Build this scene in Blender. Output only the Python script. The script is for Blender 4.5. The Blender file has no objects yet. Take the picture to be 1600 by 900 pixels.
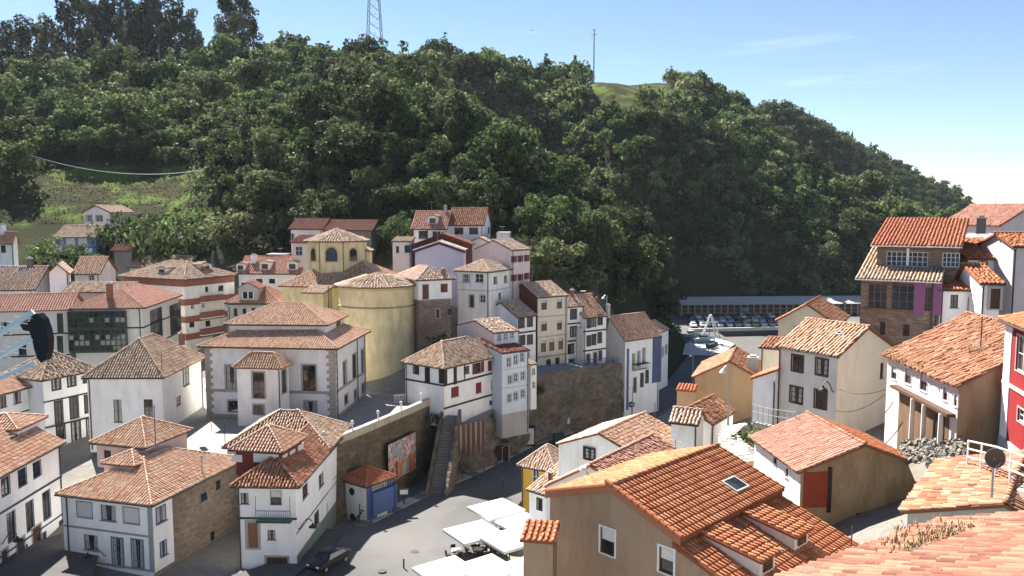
import bpy, math, random
import numpy as np
from mathutils import Vector, Matrix
random.seed(7); rng = np.random.default_rng(7)
R = math.radians
scene = bpy.context.scene
col = scene.collection

# ------------------------------------------------------------------ camera
CAMZ, FPX, PITCH = 34.0, 1256.0, math.atan2(120.0, 1256.0)
cam_d = bpy.data.cameras.new('camera'); cam = bpy.data.objects.new('camera', cam_d); col.objects.link(cam)
cam.location = (0, 0, CAMZ); cam.rotation_euler = (math.pi/2 - PITCH, 0, 0)
cam_d.sensor_width = 36.0; cam_d.lens = 36.0*FPX/1600.0
cam_d.clip_start = 0.3; cam_d.clip_end = 60000
scene.camera = cam
# ------------------------------------------------------------------ sky and sun
SUN_EL, SUN_AZ = R(48), R(-33)          # azimuth measured from the view direction (+Y), negative to the left
sd = Vector((math.sin(SUN_AZ)*math.cos(SUN_EL), math.cos(SUN_AZ)*math.cos(SUN_EL), math.sin(SUN_EL)))
world = bpy.data.worlds.new('World'); scene.world = world; world.use_nodes = True
wn = world.node_tree; wn.nodes.clear()
sky = wn.nodes.new('ShaderNodeTexSky'); sky.sky_type = 'NISHITA'; sky.sun_disc = False
sky.sun_elevation = SUN_EL; sky.sun_rotation = SUN_AZ; sky.altitude = 30
sky.air_density = 0.8; sky.dust_density = 0.0; sky.ozone_density = 1.6
wbg = wn.nodes.new('ShaderNodeBackground'); wbg.inputs[1].default_value = 0.05
wout = wn.nodes.new('ShaderNodeOutputWorld')
# faint cirrus drawn out along the wind
wtc = wn.nodes.new('ShaderNodeTexCoord'); wmp = wn.nodes.new('ShaderNodeMapping'); wmp.inputs['Rotation'].default_value = (R(8), R(-14), R(10)); wmp.inputs['Scale'].default_value = (2.2, 2.2, 26)
wnz = wn.nodes.new('ShaderNodeTexNoise'); wnz.inputs['Scale'].default_value = 1.6; wnz.inputs['Detail'].default_value = 7; wnz.inputs['Roughness'].default_value = .6
wrp = wn.nodes.new('ShaderNodeValToRGB'); wrp.color_ramp.elements[0].position = .60; wrp.color_ramp.elements[0].color = (0,0,0,1); wrp.color_ramp.elements[1].position = .85; wrp.color_ramp.elements[1].color = (.3,.3,.3,1)
wmx = wn.nodes.new('ShaderNodeMix'); wmx.data_type = 'RGBA'; wmx.inputs[7].default_value = (9.5,10.2,11.0,1)
wn.links.new(wtc.outputs['Generated'], wmp.inputs[0]); wn.links.new(wmp.outputs[0], wnz.inputs['Vector']); wn.links.new(wnz.outputs['Fac'], wrp.inputs[0]); wn.links.new(wrp.outputs[0], wmx.inputs[0]); wn.links.new(sky.outputs[0], wmx.inputs[6])
wn.links.new(wmx.outputs[2], wbg.inputs[0]); wn.links.new(wbg.outputs[0], wout.inputs[0])
sun_d = bpy.data.lights.new('sun', 'SUN'); sun_d.energy = 5.0; sun_d.angle = R(0.53); sun_d.color = (1.0, 0.95, 0.87)
sun = bpy.data.objects.new('sun', sun_d); col.objects.link(sun)
sun.rotation_euler = sd.to_track_quat('Z', 'Y').to_euler(); sun.location = (-60, 60, 200)
scene.view_settings.view_transform = 'Standard'; scene.view_settings.look = 'None'
scene.view_settings.gamma = 1.0; scene.view_settings.use_curve_mapping = False
scene.view_settings.exposure = 1.72
scene.render.engine = 'CYCLES'
scene.cycles.use_denoising = True
scene.cycles.max_bounces = 5; scene.cycles.diffuse_bounces = 3; scene.cycles.glossy_bounces = 2
scene.cycles.transmission_bounces = 2; scene.cycles.transparent_max_bounces = 4; scene.cycles.volume_bounces = 0
scene.cycles.caustics_reflective = False; scene.cycles.caustics_refractive = False

# ------------------------------------------------------------------ measuring the place from the viewpoint
CP, SP = math.cos(PITCH), math.sin(PITCH)
EYE = Vector((0, 0, CAMZ))
def ray(u, v):
    x = (u-800)/FPX; y = -(v-450)/FPX
    return Vector((x, CP + y*SP, -SP + y*CP))
def at(u, v, d):                      # the point seen at (u, v) that lies d metres ahead
    r = ray(u, v); return EYE + r*(d/r.y)
def atz(u, v, z):                     # the point seen at (u, v) at height z
    r = ray(u, v); return EYE + r*((z-CAMZ)/r.z)
def on_plane(u, v, O, n):
    r = ray(u, v); return EYE + r*((O-EYE).dot(n)/r.dot(n))
def len_to_u(P, e, u):
    k = (u-800)/FPX; q = P-EYE
    fq = q.y*CP - q.z*SP; fe = e.y*CP - e.z*SP
    return (k*fq - q.x)/(e.x - k*fe)

# ------------------------------------------------------------------ mesh building
class MB:
    def __init__(s): s.v = []; s.f = []
    def add(s, vs, fs):
        o = len(s.v); s.v += [tuple(p) for p in vs]; s.f += [tuple(i+o for i in f) for f in fs]
    def poly(s, *ps): s.add(ps, [tuple(range(len(ps)))])
    def box(s, O, a, b, c):           # corner O and three edge vectors
        O, a, b, c = Vector(O), Vector(a), Vector(b), Vector(c)
        if a.cross(b).dot(c) < 0: a, b = b, a
        s.add([O, O+a, O+a+b, O+b, O+c, O+a+c, O+a+b+c, O+b+c],
              [(3,2,1,0),(4,5,6,7),(0,1,5,4),(1,2,6,5),(2,3,7,6),(3,0,4,7)])
    def abox(s, x0, x1, y0, y1, z0, z1): s.box((x0,y0,z0),(x1-x0,0,0),(0,y1-y0,0),(0,0,z1-z0))
    def tube(s, pts, r, n=6, cap=True):
        pts = [Vector(p) for p in pts]; rs = r if isinstance(r, (list, tuple)) else [r]*len(pts)
        rings = []
        for i, p in enumerate(pts):
            t = (pts[min(i+1, len(pts)-1)] - pts[max(i-1, 0)]).normalized()
            x = t.cross(Vector((0,0,1)) if abs(t.z) < .95 else Vector((1,0,0))).normalized(); y = t.cross(x)
            rings.append([p + (x*math.cos(2*math.pi*k/n) + y*math.sin(2*math.pi*k/n))*rs[i] for k in range(n)])
        o = len(s.v)
        for q in rings: s.v += [tuple(p) for p in q]
        for i in range(len(pts)-1):
            for k in range(n):
                a = o+i*n+k; b = o+i*n+(k+1) % n
                s.f.append((a, b, b+n, a+n))
        if cap: s.f.append(tuple(o+k for k in reversed(range(n)))); s.f.append(tuple(o+(len(pts)-1)*n+k for k in range(n)))
    def lathe(s, c, prof, n=12, sx=1, sy=1):
        o = len(s.v); m = len(prof)
        for r, z in prof:
            for k in range(n): s.v.append((c[0]+r*sx*math.cos(2*math.pi*k/n), c[1]+r*sy*math.sin(2*math.pi*k/n), c[2]+z))
        for i in range(m-1):
            for k in range(n):
                a = o+i*n+k; b = o+i*n+(k+1) % n; s.f.append((a, b, b+n, a+n))
        s.f.append(tuple(o+k for k in reversed(range(n)))); s.f.append(tuple(o+(m-1)*n+k for k in range(n)))
    def mesh(s, name, m, off=None, smooth=False):
        me = bpy.data.meshes.new(name)
        v = s.v if off is None else [(p[0]-off[0], p[1]-off[1], p[2]-off[2]) for p in s.v]
        me.from_pydata(v, [], s.f); me.materials.append(m)
        if smooth: me.polygons.foreach_set('use_smooth', [True]*len(me.polygons))
        me.update(); return me
    def build(s, name, m, parent=None, smooth=False, off=None):
        if off is None: off = parent_off(parent)
        o = bpy.data.objects.new(name, s.mesh(name, m, off, smooth)); col.objects.link(o)
        if parent is not None: o.parent = parent
        return o
def parent_off(p):
    v = Vector((0,0,0))
    while p is not None: v += Vector(p.location); p = p.parent
    return v
def link_mesh(name, me, parent=None, loc=(0,0,0), rz=0.0):
    o = bpy.data.objects.new(name, me); col.objects.link(o)
    o.location = Vector(loc) - parent_off(parent); o.rotation_euler = (0,0,rz)
    if parent is not None: o.parent = parent
    return o
def tag(o, label=None, cat=None, group=None, kind=None):
    if label: o['label'] = label
    if cat: o['category'] = cat
    if group: o['group'] = group
    if kind: o['kind'] = kind
    return o
def empty(name, loc, label=None, cat=None, group=None):
    o = bpy.data.objects.new(name, None); col.objects.link(o); o.location = loc; o.empty_display_size = .3
    return tag(o, label, cat, group)
def np_mesh(name, verts, faces, m, attr=None):      # verts (N,3), faces (M,k) arrays
    me = bpy.data.meshes.new(name)
    nv, (nf, k) = len(verts), faces.shape
    me.vertices.add(nv); me.vertices.foreach_set('co', np.ascontiguousarray(verts, dtype=np.float32).ravel())
    me.loops.add(nf*k); me.loops.foreach_set('vertex_index', np.ascontiguousarray(faces, dtype=np.int32).ravel())
    me.polygons.add(nf); me.polygons.foreach_set('loop_start', np.arange(0, nf*k, k, dtype=np.int32))
    me.polygons.foreach_set('loop_total', np.full(nf, k, dtype=np.int32))
    if attr is not None:
        for an, arr in attr.items():
            at_ = me.attributes.new(an, 'FLOAT', 'POINT'); at_.data.foreach_set('value', np.ascontiguousarray(arr, dtype=np.float32))
    me.materials.append(m); me.update(calc_edges=True); return me

# ------------------------------------------------------------------ materials
MATS = {}
def new_mat(name):
    m = bpy.data.materials.new(name); m.use_nodes = True
    nt = m.node_tree; b = nt.nodes['Principled BSDF']; b.inputs['Roughness'].default_value = .8
    b.inputs['Specular IOR Level'].default_value = .25
    return m, nt, b
def nd(nt, t, **kw):
    n = nt.nodes.new(t)
    for k, v in kw.items(): setattr(n, k, v)
    return n
def noise(nt, scale, detail=4, rough=.55, coord='Object', stretch=None):
    tc = nd(nt, 'ShaderNodeNewGeometry') if coord == 'World' else nd(nt, 'ShaderNodeTexCoord')
    out = tc.outputs['Position'] if coord == 'World' else tc.outputs[coord]
    if stretch:
        mp = nd(nt, 'ShaderNodeMapping'); mp.inputs['Scale'].default_value = stretch
        nt.links.new(out, mp.inputs[0]); out = mp.outputs[0]
    n = nd(nt, 'ShaderNodeTexNoise'); n.inputs['Scale'].default_value = scale
    n.inputs['Detail'].default_value = detail; n.inputs['Roughness'].default_value = rough
    nt.links.new(out, n.inputs['Vector']); return n.outputs['Fac']
def ramp(nt, fac, stops):
    r = nd(nt, 'ShaderNodeValToRGB'); e = r.color_ramp.elements
    while len(e) < len(stops): e.new(.5)
    for i, (p, c) in enumerate(stops): e[i].position = p; e[i].color = (*c, 1) if len(c) == 3 else c
    nt.links.new(fac, r.inputs[0]); return r.outputs[0]
def mix(nt, fac, a, b, mode='MIX'):
    m = nd(nt, 'ShaderNodeMix', data_type='RGBA', blend_type=mode)
    for i, x in ((0, fac), (6, a), (7, b)):
        if hasattr(x, 'links') or hasattr(x, 'is_linked'): nt.links.new(x, m.inputs[i])
        else: m.inputs[i].default_value = x if i == 0 else (*x, 1)
    return m.outputs[2]
def bump(nt, b, h, strength=.4, dist=.05):
    n = nd(nt, 'ShaderNodeBump'); n.inputs['Strength'].default_value = strength; n.inputs['Distance'].default_value = dist
    nt.links.new(h, n.inputs['Height']); nt.links.new(n.outputs[0], b.inputs['Normal'])
def sc3(c, k): return tuple(min(1, x*k) for x in c)
def plain(name, c, rough=.6, metal=0.0, spec=.3):
    if name in MATS: return MATS[name]
    m, nt, b = new_mat(name); b.inputs['Base Color'].default_value = (*c, 1); b.inputs['Roughness'].default_value = rough
    b.inputs['Metallic'].default_value = metal; b.inputs['Specular IOR Level'].default_value = spec
    n = noise(nt, 6, 3); nt.links.new(mix(nt, n, sc3(c, .82), sc3(c, 1.1)), b.inputs['Base Color'])
    MATS[name] = m; return m
def plaster(c, stain=.45, key=None):
    key = key or 'plaster_%d_%d_%d_%d' % (*[int(x*100) for x in c], int(stain*10))
    if key in MATS: return MATS[key]
    m, nt, b = new_mat(key)
    big = noise(nt, .35, 5, .6, 'World'); streak = noise(nt, .9, 6, .7, 'World', (1.1, 1.1, .34)); fine = noise(nt, 7, 3, .6, 'World')
    dirt = (c[0]*.62, c[1]*.58, c[2]*.52)
    f1 = ramp(nt, streak, [(.46, (0,0,0)), (.72, (stain*1.25,)*3)]); f2 = ramp(nt, big, [(.42, (0,0,0)), (.75, (stain*.8,)*3)])
    c1 = mix(nt, f1, c, dirt); c2 = mix(nt, f2, c1, sc3(dirt, 1.1)); c3 = mix(nt, fine, sc3(c, .93), (1,1,1))
    nt.links.new(mix(nt, .16, c2, c3, 'MULTIPLY'), b.inputs['Base Color']); b.inputs['Roughness'].default_value = .9
    bump(nt, b, fine, .25, .02); MATS[key] = m; return m
def stonework(name, ca, cb, mortar, scale=2.2, moss=None):
    if name in MATS: return MATS[name]
    m, nt, b = new_mat(name)
    tc = nd(nt, 'ShaderNodeNewGeometry'); mp = nd(nt, 'ShaderNodeMapping'); mp.inputs['Scale'].default_value = (1, 1, 1.7)
    nz = nd(nt, 'ShaderNodeTexNoise'); nz.inputs['Scale'].default_value = 1.2
    nt.links.new(tc.outputs['Position'], mp.inputs[0]); 
    ad = nd(nt, 'ShaderNodeMix', data_type='VECTOR'); ad.inputs[0].default_value = .12
    nt.links.new(mp.outputs[0], nz.inputs['Vector']); nt.links.new(mp.outputs[0], ad.inputs[4]); nt.links.new(nz.outputs['Color'], ad.inputs[5])
    vo = nd(nt, 'ShaderNodeTexVoronoi', feature='F1'); vo.inputs['Scale'].default_value = scale
    ve = nd(nt, 'ShaderNodeTexVoronoi', feature='DISTANCE_TO_EDGE'); ve.inputs['Scale'].default_value = scale
    nt.links.new(ad.outputs[1], vo.inputs['Vector']); nt.links.new(ad.outputs[1], ve.inputs['Vector'])
    sep = nd(nt, 'ShaderNodeSeparateColor'); nt.links.new(vo.outputs['Color'], sep.inputs[0])
    c = mix(nt, sep.outputs[0], ca, cb)
    e = ramp(nt, ve.outputs['Distance'], [(.0, (1,1,1)), (.06, (0,0,0))])
    c = mix(nt, e, c, mortar)
    big = noise(nt, .25, 6, .65, 'World'); g = ramp(nt, big, [(.45, (0,0,0)), (.65, (.75,)*3)])
    c = mix(nt, g, c, moss or sc3(ca, .6))
    nt.links.new(c, b.inputs['Base Color']); b.inputs['Roughness'].default_value = .95
    hgt = ramp(nt, ve.outputs['Distance'], [(.0, (0,0,0)), (.2, (1,1,1))]); bump(nt, b, hgt, .9, .08)
    MATS[name] = m; return m
def tile_mat(name, stops, patch, pf=.5, scale=.5, lichen=None):
    m, nt, b = new_mat(name)
    a = nd(nt, 'ShaderNodeAttribute', attribute_name='tint')
    c = ramp(nt, a.outputs['Fac'], stops)
    big = noise(nt, scale, 5, .65, 'World'); f = ramp(nt, big, [(.45, (0,0,0)), (.7, (pf,)*3)])
    c = mix(nt, f, c, patch)
    fi = noise(nt, 3.2, 4, .7, 'World')
    if lichen: c = mix(nt, ramp(nt, fi, [(.58, (0,0,0)), (.75, (.6,)*3)]), c, lichen)
    nt.links.new(mix(nt, .35, c, ramp(nt, fi, [(.25, (.45,.45,.45)), (.7, (1,1,1))]), 'MULTIPLY'), b.inputs['Base Color'])
    b.inputs['Roughness'].default_value = .85; MATS[name] = m; return m
TILE = {
 'new':  tile_mat('tile_new',  [(0,(.34,.105,.045)),(.5,(.48,.17,.075)),(1,(.56,.26,.13))], (.42,.16,.08), .4),
 'red':  tile_mat('tile_red',  [(0,(.34,.10,.05)),(.5,(.45,.15,.075)),(1,(.54,.23,.14))], (.36,.14,.09), .4),
 'mid':  tile_mat('tile_mid',  [(0,(.50,.25,.15)),(.5,(.66,.39,.25)),(1,(.76,.54,.39))], (.64,.46,.34), .5),
 'pink': tile_mat('tile_pink', [(0,(.44,.20,.14)),(.5,(.55,.28,.20)),(1,(.62,.37,.28))], (.44,.27,.19), .5),
 'pale': tile_mat('tile_pale', [(0,(.46,.29,.20)),(.5,(.64,.44,.33)),(1,(.76,.58,.46))], (.50,.40,.29), .6, lichen=(.36,.32,.24)),
 'old':  tile_mat('tile_old',  [(0,(.30,.19,.12)),(.4,(.54,.36,.25)),(.7,(.66,.47,.34)),(1,(.76,.60,.47))], (.44,.36,.26), .6, lichen=(.40,.34,.20)),
 'worn': tile_mat('tile_worn', [(0,(.22,.09,.05)),(.4,(.38,.16,.085)),(.75,(.47,.23,.135)),(1,(.56,.36,.25))], (.34,.19,.12), .55, lichen=(.42,.33,.22)),
 'salmon': tile_mat('tile_salmon', [(0,(.15,.055,.035)),(.5,(.29,.11,.07)),(1,(.42,.20,.13))], (.22,.14,.10), .65, .9, lichen=(.30,.25,.17)),
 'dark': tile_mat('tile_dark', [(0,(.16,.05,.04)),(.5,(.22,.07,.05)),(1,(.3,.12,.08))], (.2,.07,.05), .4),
}
WHITE = plaster((.90,.90,.885), .3); WHITE2 = plaster((.86,.85,.82), .45); CREAM = plaster((.74,.68,.54), .3)
OFFW = plaster((.72,.69,.64), .35); YELLOW = plaster((.78,.68,.41), .7); PINKW = plaster((.72,.62,.60), .3)
LILAC = plaster((.58,.55,.66), .2); TAN = plaster((.46,.31,.18), .35); BROWNP = plaster((.36,.26,.18), .5)
GREYP = plaster((.46,.44,.40), .5); OCHRE = plaster((.66,.42,.06), .25); STAINED = plaster((.38,.29,.18), .9)
BLUEW = plaster((.10,.15,.33), .3); PURPLE = plaster((.31,.13,.25), .3); REDW = plaster((.30,.022,.025), .2); BRICKW = plaster((.31,.13,.09), .3)
LBLUE = plaster((.66,.71,.78), .25); DKRED = plaster((.15,.05,.04), .4); GREENB = plaster((.20,.25,.21), .4)
STONE = stonework('stone_brown', (.34,.26,.19), (.20,.15,.11), (.27,.22,.17), 2.2)
STONE_D = stonework('stone_dark', (.24,.19,.15), (.12,.095,.075), (.19,.16,.13), 1.3, (.08,.085,.045))
STONE_W = stonework('stone_terrace', (.20,.155,.10), (.11,.085,.06), (.15,.12,.09), 1.5, (.09,.085,.04))
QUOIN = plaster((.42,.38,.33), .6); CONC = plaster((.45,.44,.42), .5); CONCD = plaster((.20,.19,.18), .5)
SOFFIT = plain('soffit_wood', (.10,.055,.035), .8)
PIPE = plain('downpipe', (.06,.055,.05), .5); METAL = plain('grey_metal', (.32,.33,.34), .45, .6)
WHITEM = plain('white_metal', (.75,.75,.74), .4); BLACKM = plain('black_iron', (.015,.015,.016), .5)
def glass_mat():
    m, nt, b = new_mat('window_glass')
    n = noise(nt, .9, 2, .5, 'World')
    nt.links.new(ramp(nt, n, [(.35,(.008,.009,.011)),(.65,(.045,.045,.045))]), b.inputs['Base Color'])
    b.inputs['Roughness'].default_value = .06; b.inputs['Specular IOR Level'].default_value = .6
    return m
GLASS = glass_mat()
FR = {'white': plain('frame_white', (.72,.72,.70), .5), 'brown': plain('frame_brown', (.085,.04,.022), .6), 'red': plain('frame_red', (.16,.018,.015), .5),
      'blue': plain('frame_blue', (.05,.085,.24), .5), 'dark': plain('frame_dark', (.018,.017,.018), .5), 'teal': plain('frame_teal', (.10,.17,.19), .5),
      'wood': plain('frame_wood', (.24,.11,.045), .6), 'grey': plain('frame_grey', (.24,.25,.26), .5), 'green': plain('frame_green', (.02,.05,.035), .45),
      'sky': plain('frame_sky', (.33,.45,.60), .5), 'navy': plain('frame_navy', (.03,.035,.09), .5)}
# ------------------------------------------------------------------ windows and doors
# style: frame colour, panes across, panes up, surround (material, width), blind fraction, shutter colour, solid door
QW = plain('surround_grey', (.40,.38,.35), .9)
STY = {
 'w':   ('white',2,2,None,0,None,0), 'wb': ('brown',2,2,None,0,None,0), 'wbs': ('brown',2,3,(QW,.2),0,None,0),
 'wd':  ('dark',2,2,None,0,None,0), 'wr': ('red',2,2,(FR['red'],.1),0,None,0), 'wbl': ('blue',2,1,None,0,None,0),
 'wg':  ('grey',1,1,(FR['grey'],.08),1,None,0), 'wdt': ('dark',2,3,(FR['dark'],.15),0,None,0), 'wbt': ('brown',2,3,(FR['brown'],.14),0,None,0),
 'dt':  ('teal',2,4,(FR['teal'],.12),0,None,0), 'db': ('brown',2,1,(QW,.18),0,None,1), 'dr': ('red',2,2,(FR['red'],.1),0,None,0), 'dw': ('wood',1,1,(QW,.25),0,None,1),
 'sk':  ('white',2,2,(FR['sky'],.12),0,None,0), 'wrs': ('red',1,2,None,0,'red',0), 'bl': ('brown',1,2,(FR['white'],.1),.5,None,0),
 'gal': ('green',10,6,None,0,None,0), 'gal2': ('green',3,6,None,0,None,0), 'wood': ('wood',3,3,None,0,None,0), 'woodw': ('white',8,3,None,0,None,0),
 'woodw4': ('white',4,3,None,0,None,0),
 'wn':  ('navy',2,3,(FR['navy'],.06),0,None,0), 'slit': ('dark',1,1,None,0,None,0), 'wcr': ('brown',1,2,(CREAM,.14),.25,None,0),
 'bal': ('white',2,1,(QW,.12),0,None,0), 'red1': ('red',1,1,None,1,None,0), 'gr': ('white',2,2,(QW,.1),0,None,0), 'wht': ('white',1,1,(FR['white'],.1),1,None,0),
}
BLIND = plain('roller_blind', (.62,.60,.57), .8)
CURT = plain('curtain_lace', (.40,.39,.36), .9)
BLINDR = plain('roller_shutter_red', (.2,.03,.025), .7)
WCACHE = {}
def window_meshes(w, h, sty):
    w = round(w*10)/10; h = round(h*10)/10; k = (w, h, sty)
    if k in WCACHE: return WCACHE[k]
    fc, nx, ny, sur, bl, sh, door = STY[sty]
    fw = .06 if min(w, h) > .5 else .04; d0, d1 = .07, .13
    m = MB(); x0, x1 = -w/2, w/2
    m.abox(x0, x0+fw, d0, d1, 0, h); m.abox(x1-fw, x1, d0, d1, 0, h); m.abox(x0+fw, x1-fw, d0, d1, 0, fw); m.abox(x0+fw, x1-fw, d0, d1, h-fw, h)
    for i in range(1, nx): x = x0+w*i/nx; m.abox(x-.03, x+.03, d0+.01, d1-.002, fw, h-fw)
    for i in range(1, ny): z = h*i/ny; m.abox(x0+fw, x1-fw, d0+.02, d1-.01, z-.022, z+.022)
    if door: m.abox(x0+fw, x1-fw, d0+.03, d1-.02, fw, h-fw)
    frame = m.mesh('window_frame', FR[fc])
    g = MB(); g.poly((x0, d1-.02, 0), (x1, d1-.02, 0), (x1, d1-.02, h), (x0, d1-.02, h)); pane = g.mesh('pane', GLASS)
    ex = []
    if sur:
        s = MB(); sw = sur[1]; o = -.025
        s.abox(x0-sw, x0-.001, o, .05, -sw*.6, h+sw); s.abox(x1+.001, x1+sw, o, .05, -sw*.6, h+sw); s.abox(x0, x1, o+.003, .05, h+.001, h+sw-.004); s.abox(x0, x1, o-.03, .05, -sw*.6, -.001)
        ex.append(('surround', s.mesh('surround', sur[0])))
    else:
        s = MB(); s.abox(x0-.08, x1+.08, -.06, .06, -.07, -.001); ex.append(('sill', s.mesh('sill', FR['grey'])))
    if bl:
        s = MB(); s.abox(x0+fw, x1-fw, d0+.005, d0+.03, h*(1-bl)+fw*.5, h-fw); ex.append(('blind', s.mesh('blind', BLINDR if fc == 'red' else BLIND)))
    s = MB()
    if nx == 2 and not door and not bl and not sh and w > .6 and h > .8:
        s.poly((x0+fw, d1-.026, fw), (x0+w*.36, d1-.026, fw), (x0+w*.30, d1-.026, h-fw), (x0+fw, d1-.026, h-fw)); s.poly((x1-w*.36, d1-.026, fw), (x1-fw, d1-.026, fw), (x1-fw, d1-.026, h-fw), (x1-w*.30, d1-.026, h-fw)); ex.append(('curtain', s.mesh('curtain', CURT)))
    if sh:
        s = MB()
        for sg in (-1, 1): s.abox(sg*(w/2+.02) if sg > 0 else -w*.98-.02, (w*.98+.02) if sg > 0 else -(w/2+.02), -.05, -.01, 0, h)
        ex.append(('shutter', s.mesh('shutter', FR[sh])))
    WCACHE[k] = (frame, pane, ex, w, h); return WCACHE[k]

# ------------------------------------------------------------------ roof tiles
NSEG = 4
def tile_template(r=.10, l=.46):
    v = []
    for (yy, rr, zz) in ((0, 1.0, .035), (l, .84, .0)):
        for k in range(NSEG+1):
            t = math.pi*k/NSEG; v.append((r*rr*math.cos(t), yy, zz + r*rr*.8*math.sin(t)))
    n = NSEG+1
    f = [(k, k+n, k+n+1, k+1) for k in range(NSEG)]
    f += [(0, 1, 2, 3), (0, 3, 4, 4)]
    return np.array(v), [tuple(q) for q in f]
TV, TF = tile_template()
TF_Q = np.array([(k, k+NSEG+1, k+NSEG+2, k+1) for k in range(NSEG)] + [(0, 1, 2, 3), (0, 3, 4, 4)])
TF_Q[-1] = (0, 3, 4, 4)
TFQ = np.array([(k, k+NSEG+1, k+NSEG+2, k+1) for k in range(NSEG)] + [(4, 0, 1, 3)])   # the open mouth is closed by one flat quad
def clip_col(poly, s):
    ts = []
    n = len(poly)
    for i in range(n):
        (x0, y0), (x1, y1) = poly[i], poly[(i+1) % n]
        if (x0-s)*(x1-s) <= 0 and abs(x1-x0) > 1e-9:
            t = (s-x0)/(x1-x0); ts.append(y0+(y1-y0)*t)
    return (min(ts), max(ts)) if len(ts) >= 2 else None
def tile_spots(P, sp=.27, row=.38, jit=.02):
    P = [Vector(p) for p in P]; O = P[0]; ex = (P[1]-P[0]).normalized()
    n = None
    for q in P[2:]:
        n = ex.cross(q-O)
        if n.length > 1e-6: break
    n.normalize(); ey = n.cross(ex)
    p2 = [((p-O).dot(ex), (p-O).dot(ey)) for p in P]
    s0, s1 = min(p[0] for p in p2), max(p[0] for p in p2)
    k = max(1, int((s1-s0)/sp)); sp = (s1-s0)/k
    out = []
    for i in range(k):
        s = s0+(i+.5)*sp; c = clip_col(p2, s)
        if not c or c[1]-c[0] < .12: continue
        ph = 0
        t = c[0]-.06+ph
        while t < c[1]-.1:
            out.append((s+random.gauss(0, jit), t+random.gauss(0, jit), random.gauss(0, jit*1.4), min(1.0, (c[1]-t+.06)/(row*1.2))*row/.40, abs(random.gauss(0, jit*.5))))
            t += row
    return O, ex, ey, n, out, sp
def tiles_to_arrays(field, rs, tint_fn=None):
    O, ex, ey, n, sp, _ = field
    if not sp: return None
    a = np.array(sp); N = len(a)
    EX, EY, EN = (np.array(x) for x in (ex, ey, n))
    c, s = np.cos(a[:,2]), np.sin(a[:,2])
    x = TV[:,0][None,:]*rs; y = TV[:,1][None,:]*a[:,3][:,None]; z = TV[:,2][None,:]*rs + a[:,4][:,None]
    xx = a[:,0][:,None] + x*c[:,None] - y*s[:,None]; yy = a[:,1][:,None] + x*s[:,None] + y*c[:,None]
    V = np.array(O)[None,None,:] + xx[...,None]*EX + yy[...,None]*EY + z[...,None]*EN
    m = len(TV); F = (TFQ[None,:,:] + (np.arange(N)*m)[:,None,None]).reshape(-1, 4)
    t = np.clip(rng.normal(.5, .24, N), 0, 1)
    return V.reshape(-1, 3), F, np.repeat(t, m)
def join_arrays(parts):
    Vs, Fs, Ts, o = [], [], [], 0
    for p in parts:
        if p is None: continue
        Vs.append(p[0]); Fs.append(p[1]+o); Ts.append(p[2]); o += len(p[0])
    return np.concatenate(Vs), np.concatenate(Fs), np.concatenate(Ts)
TILE_VAR = {}
def tile_variant(kind, rs, ridge=False):
    k = (kind, round(rs, 2))
    if k not in TILE_VAR:
        L = []
        for i in range(8):
            V = TV.copy(); V[:,0] *= rs; V[:,2] *= rs
            if rs > 1.25: V[:,1] *= 1.0
            L.append(np_mesh('roof_tile', V, TFQ, TILE[kind], {'tint': np.full(len(V), (i+.5)/8)}))
        TILE_VAR[k] = L
    return random.choice(TILE_VAR[k])
def in_view(p, m=.03):
    q = p-EYE; f = q.y*CP - q.z*SP
    if f < 1: return False
    u = q.x/f*FPX+800; w = q.y*SP+q.z*CP; v = 450-w/f*FPX
    return -1600*m < u < 1600*(1+m) and -900*m < v < 900*(1+m)

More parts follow.
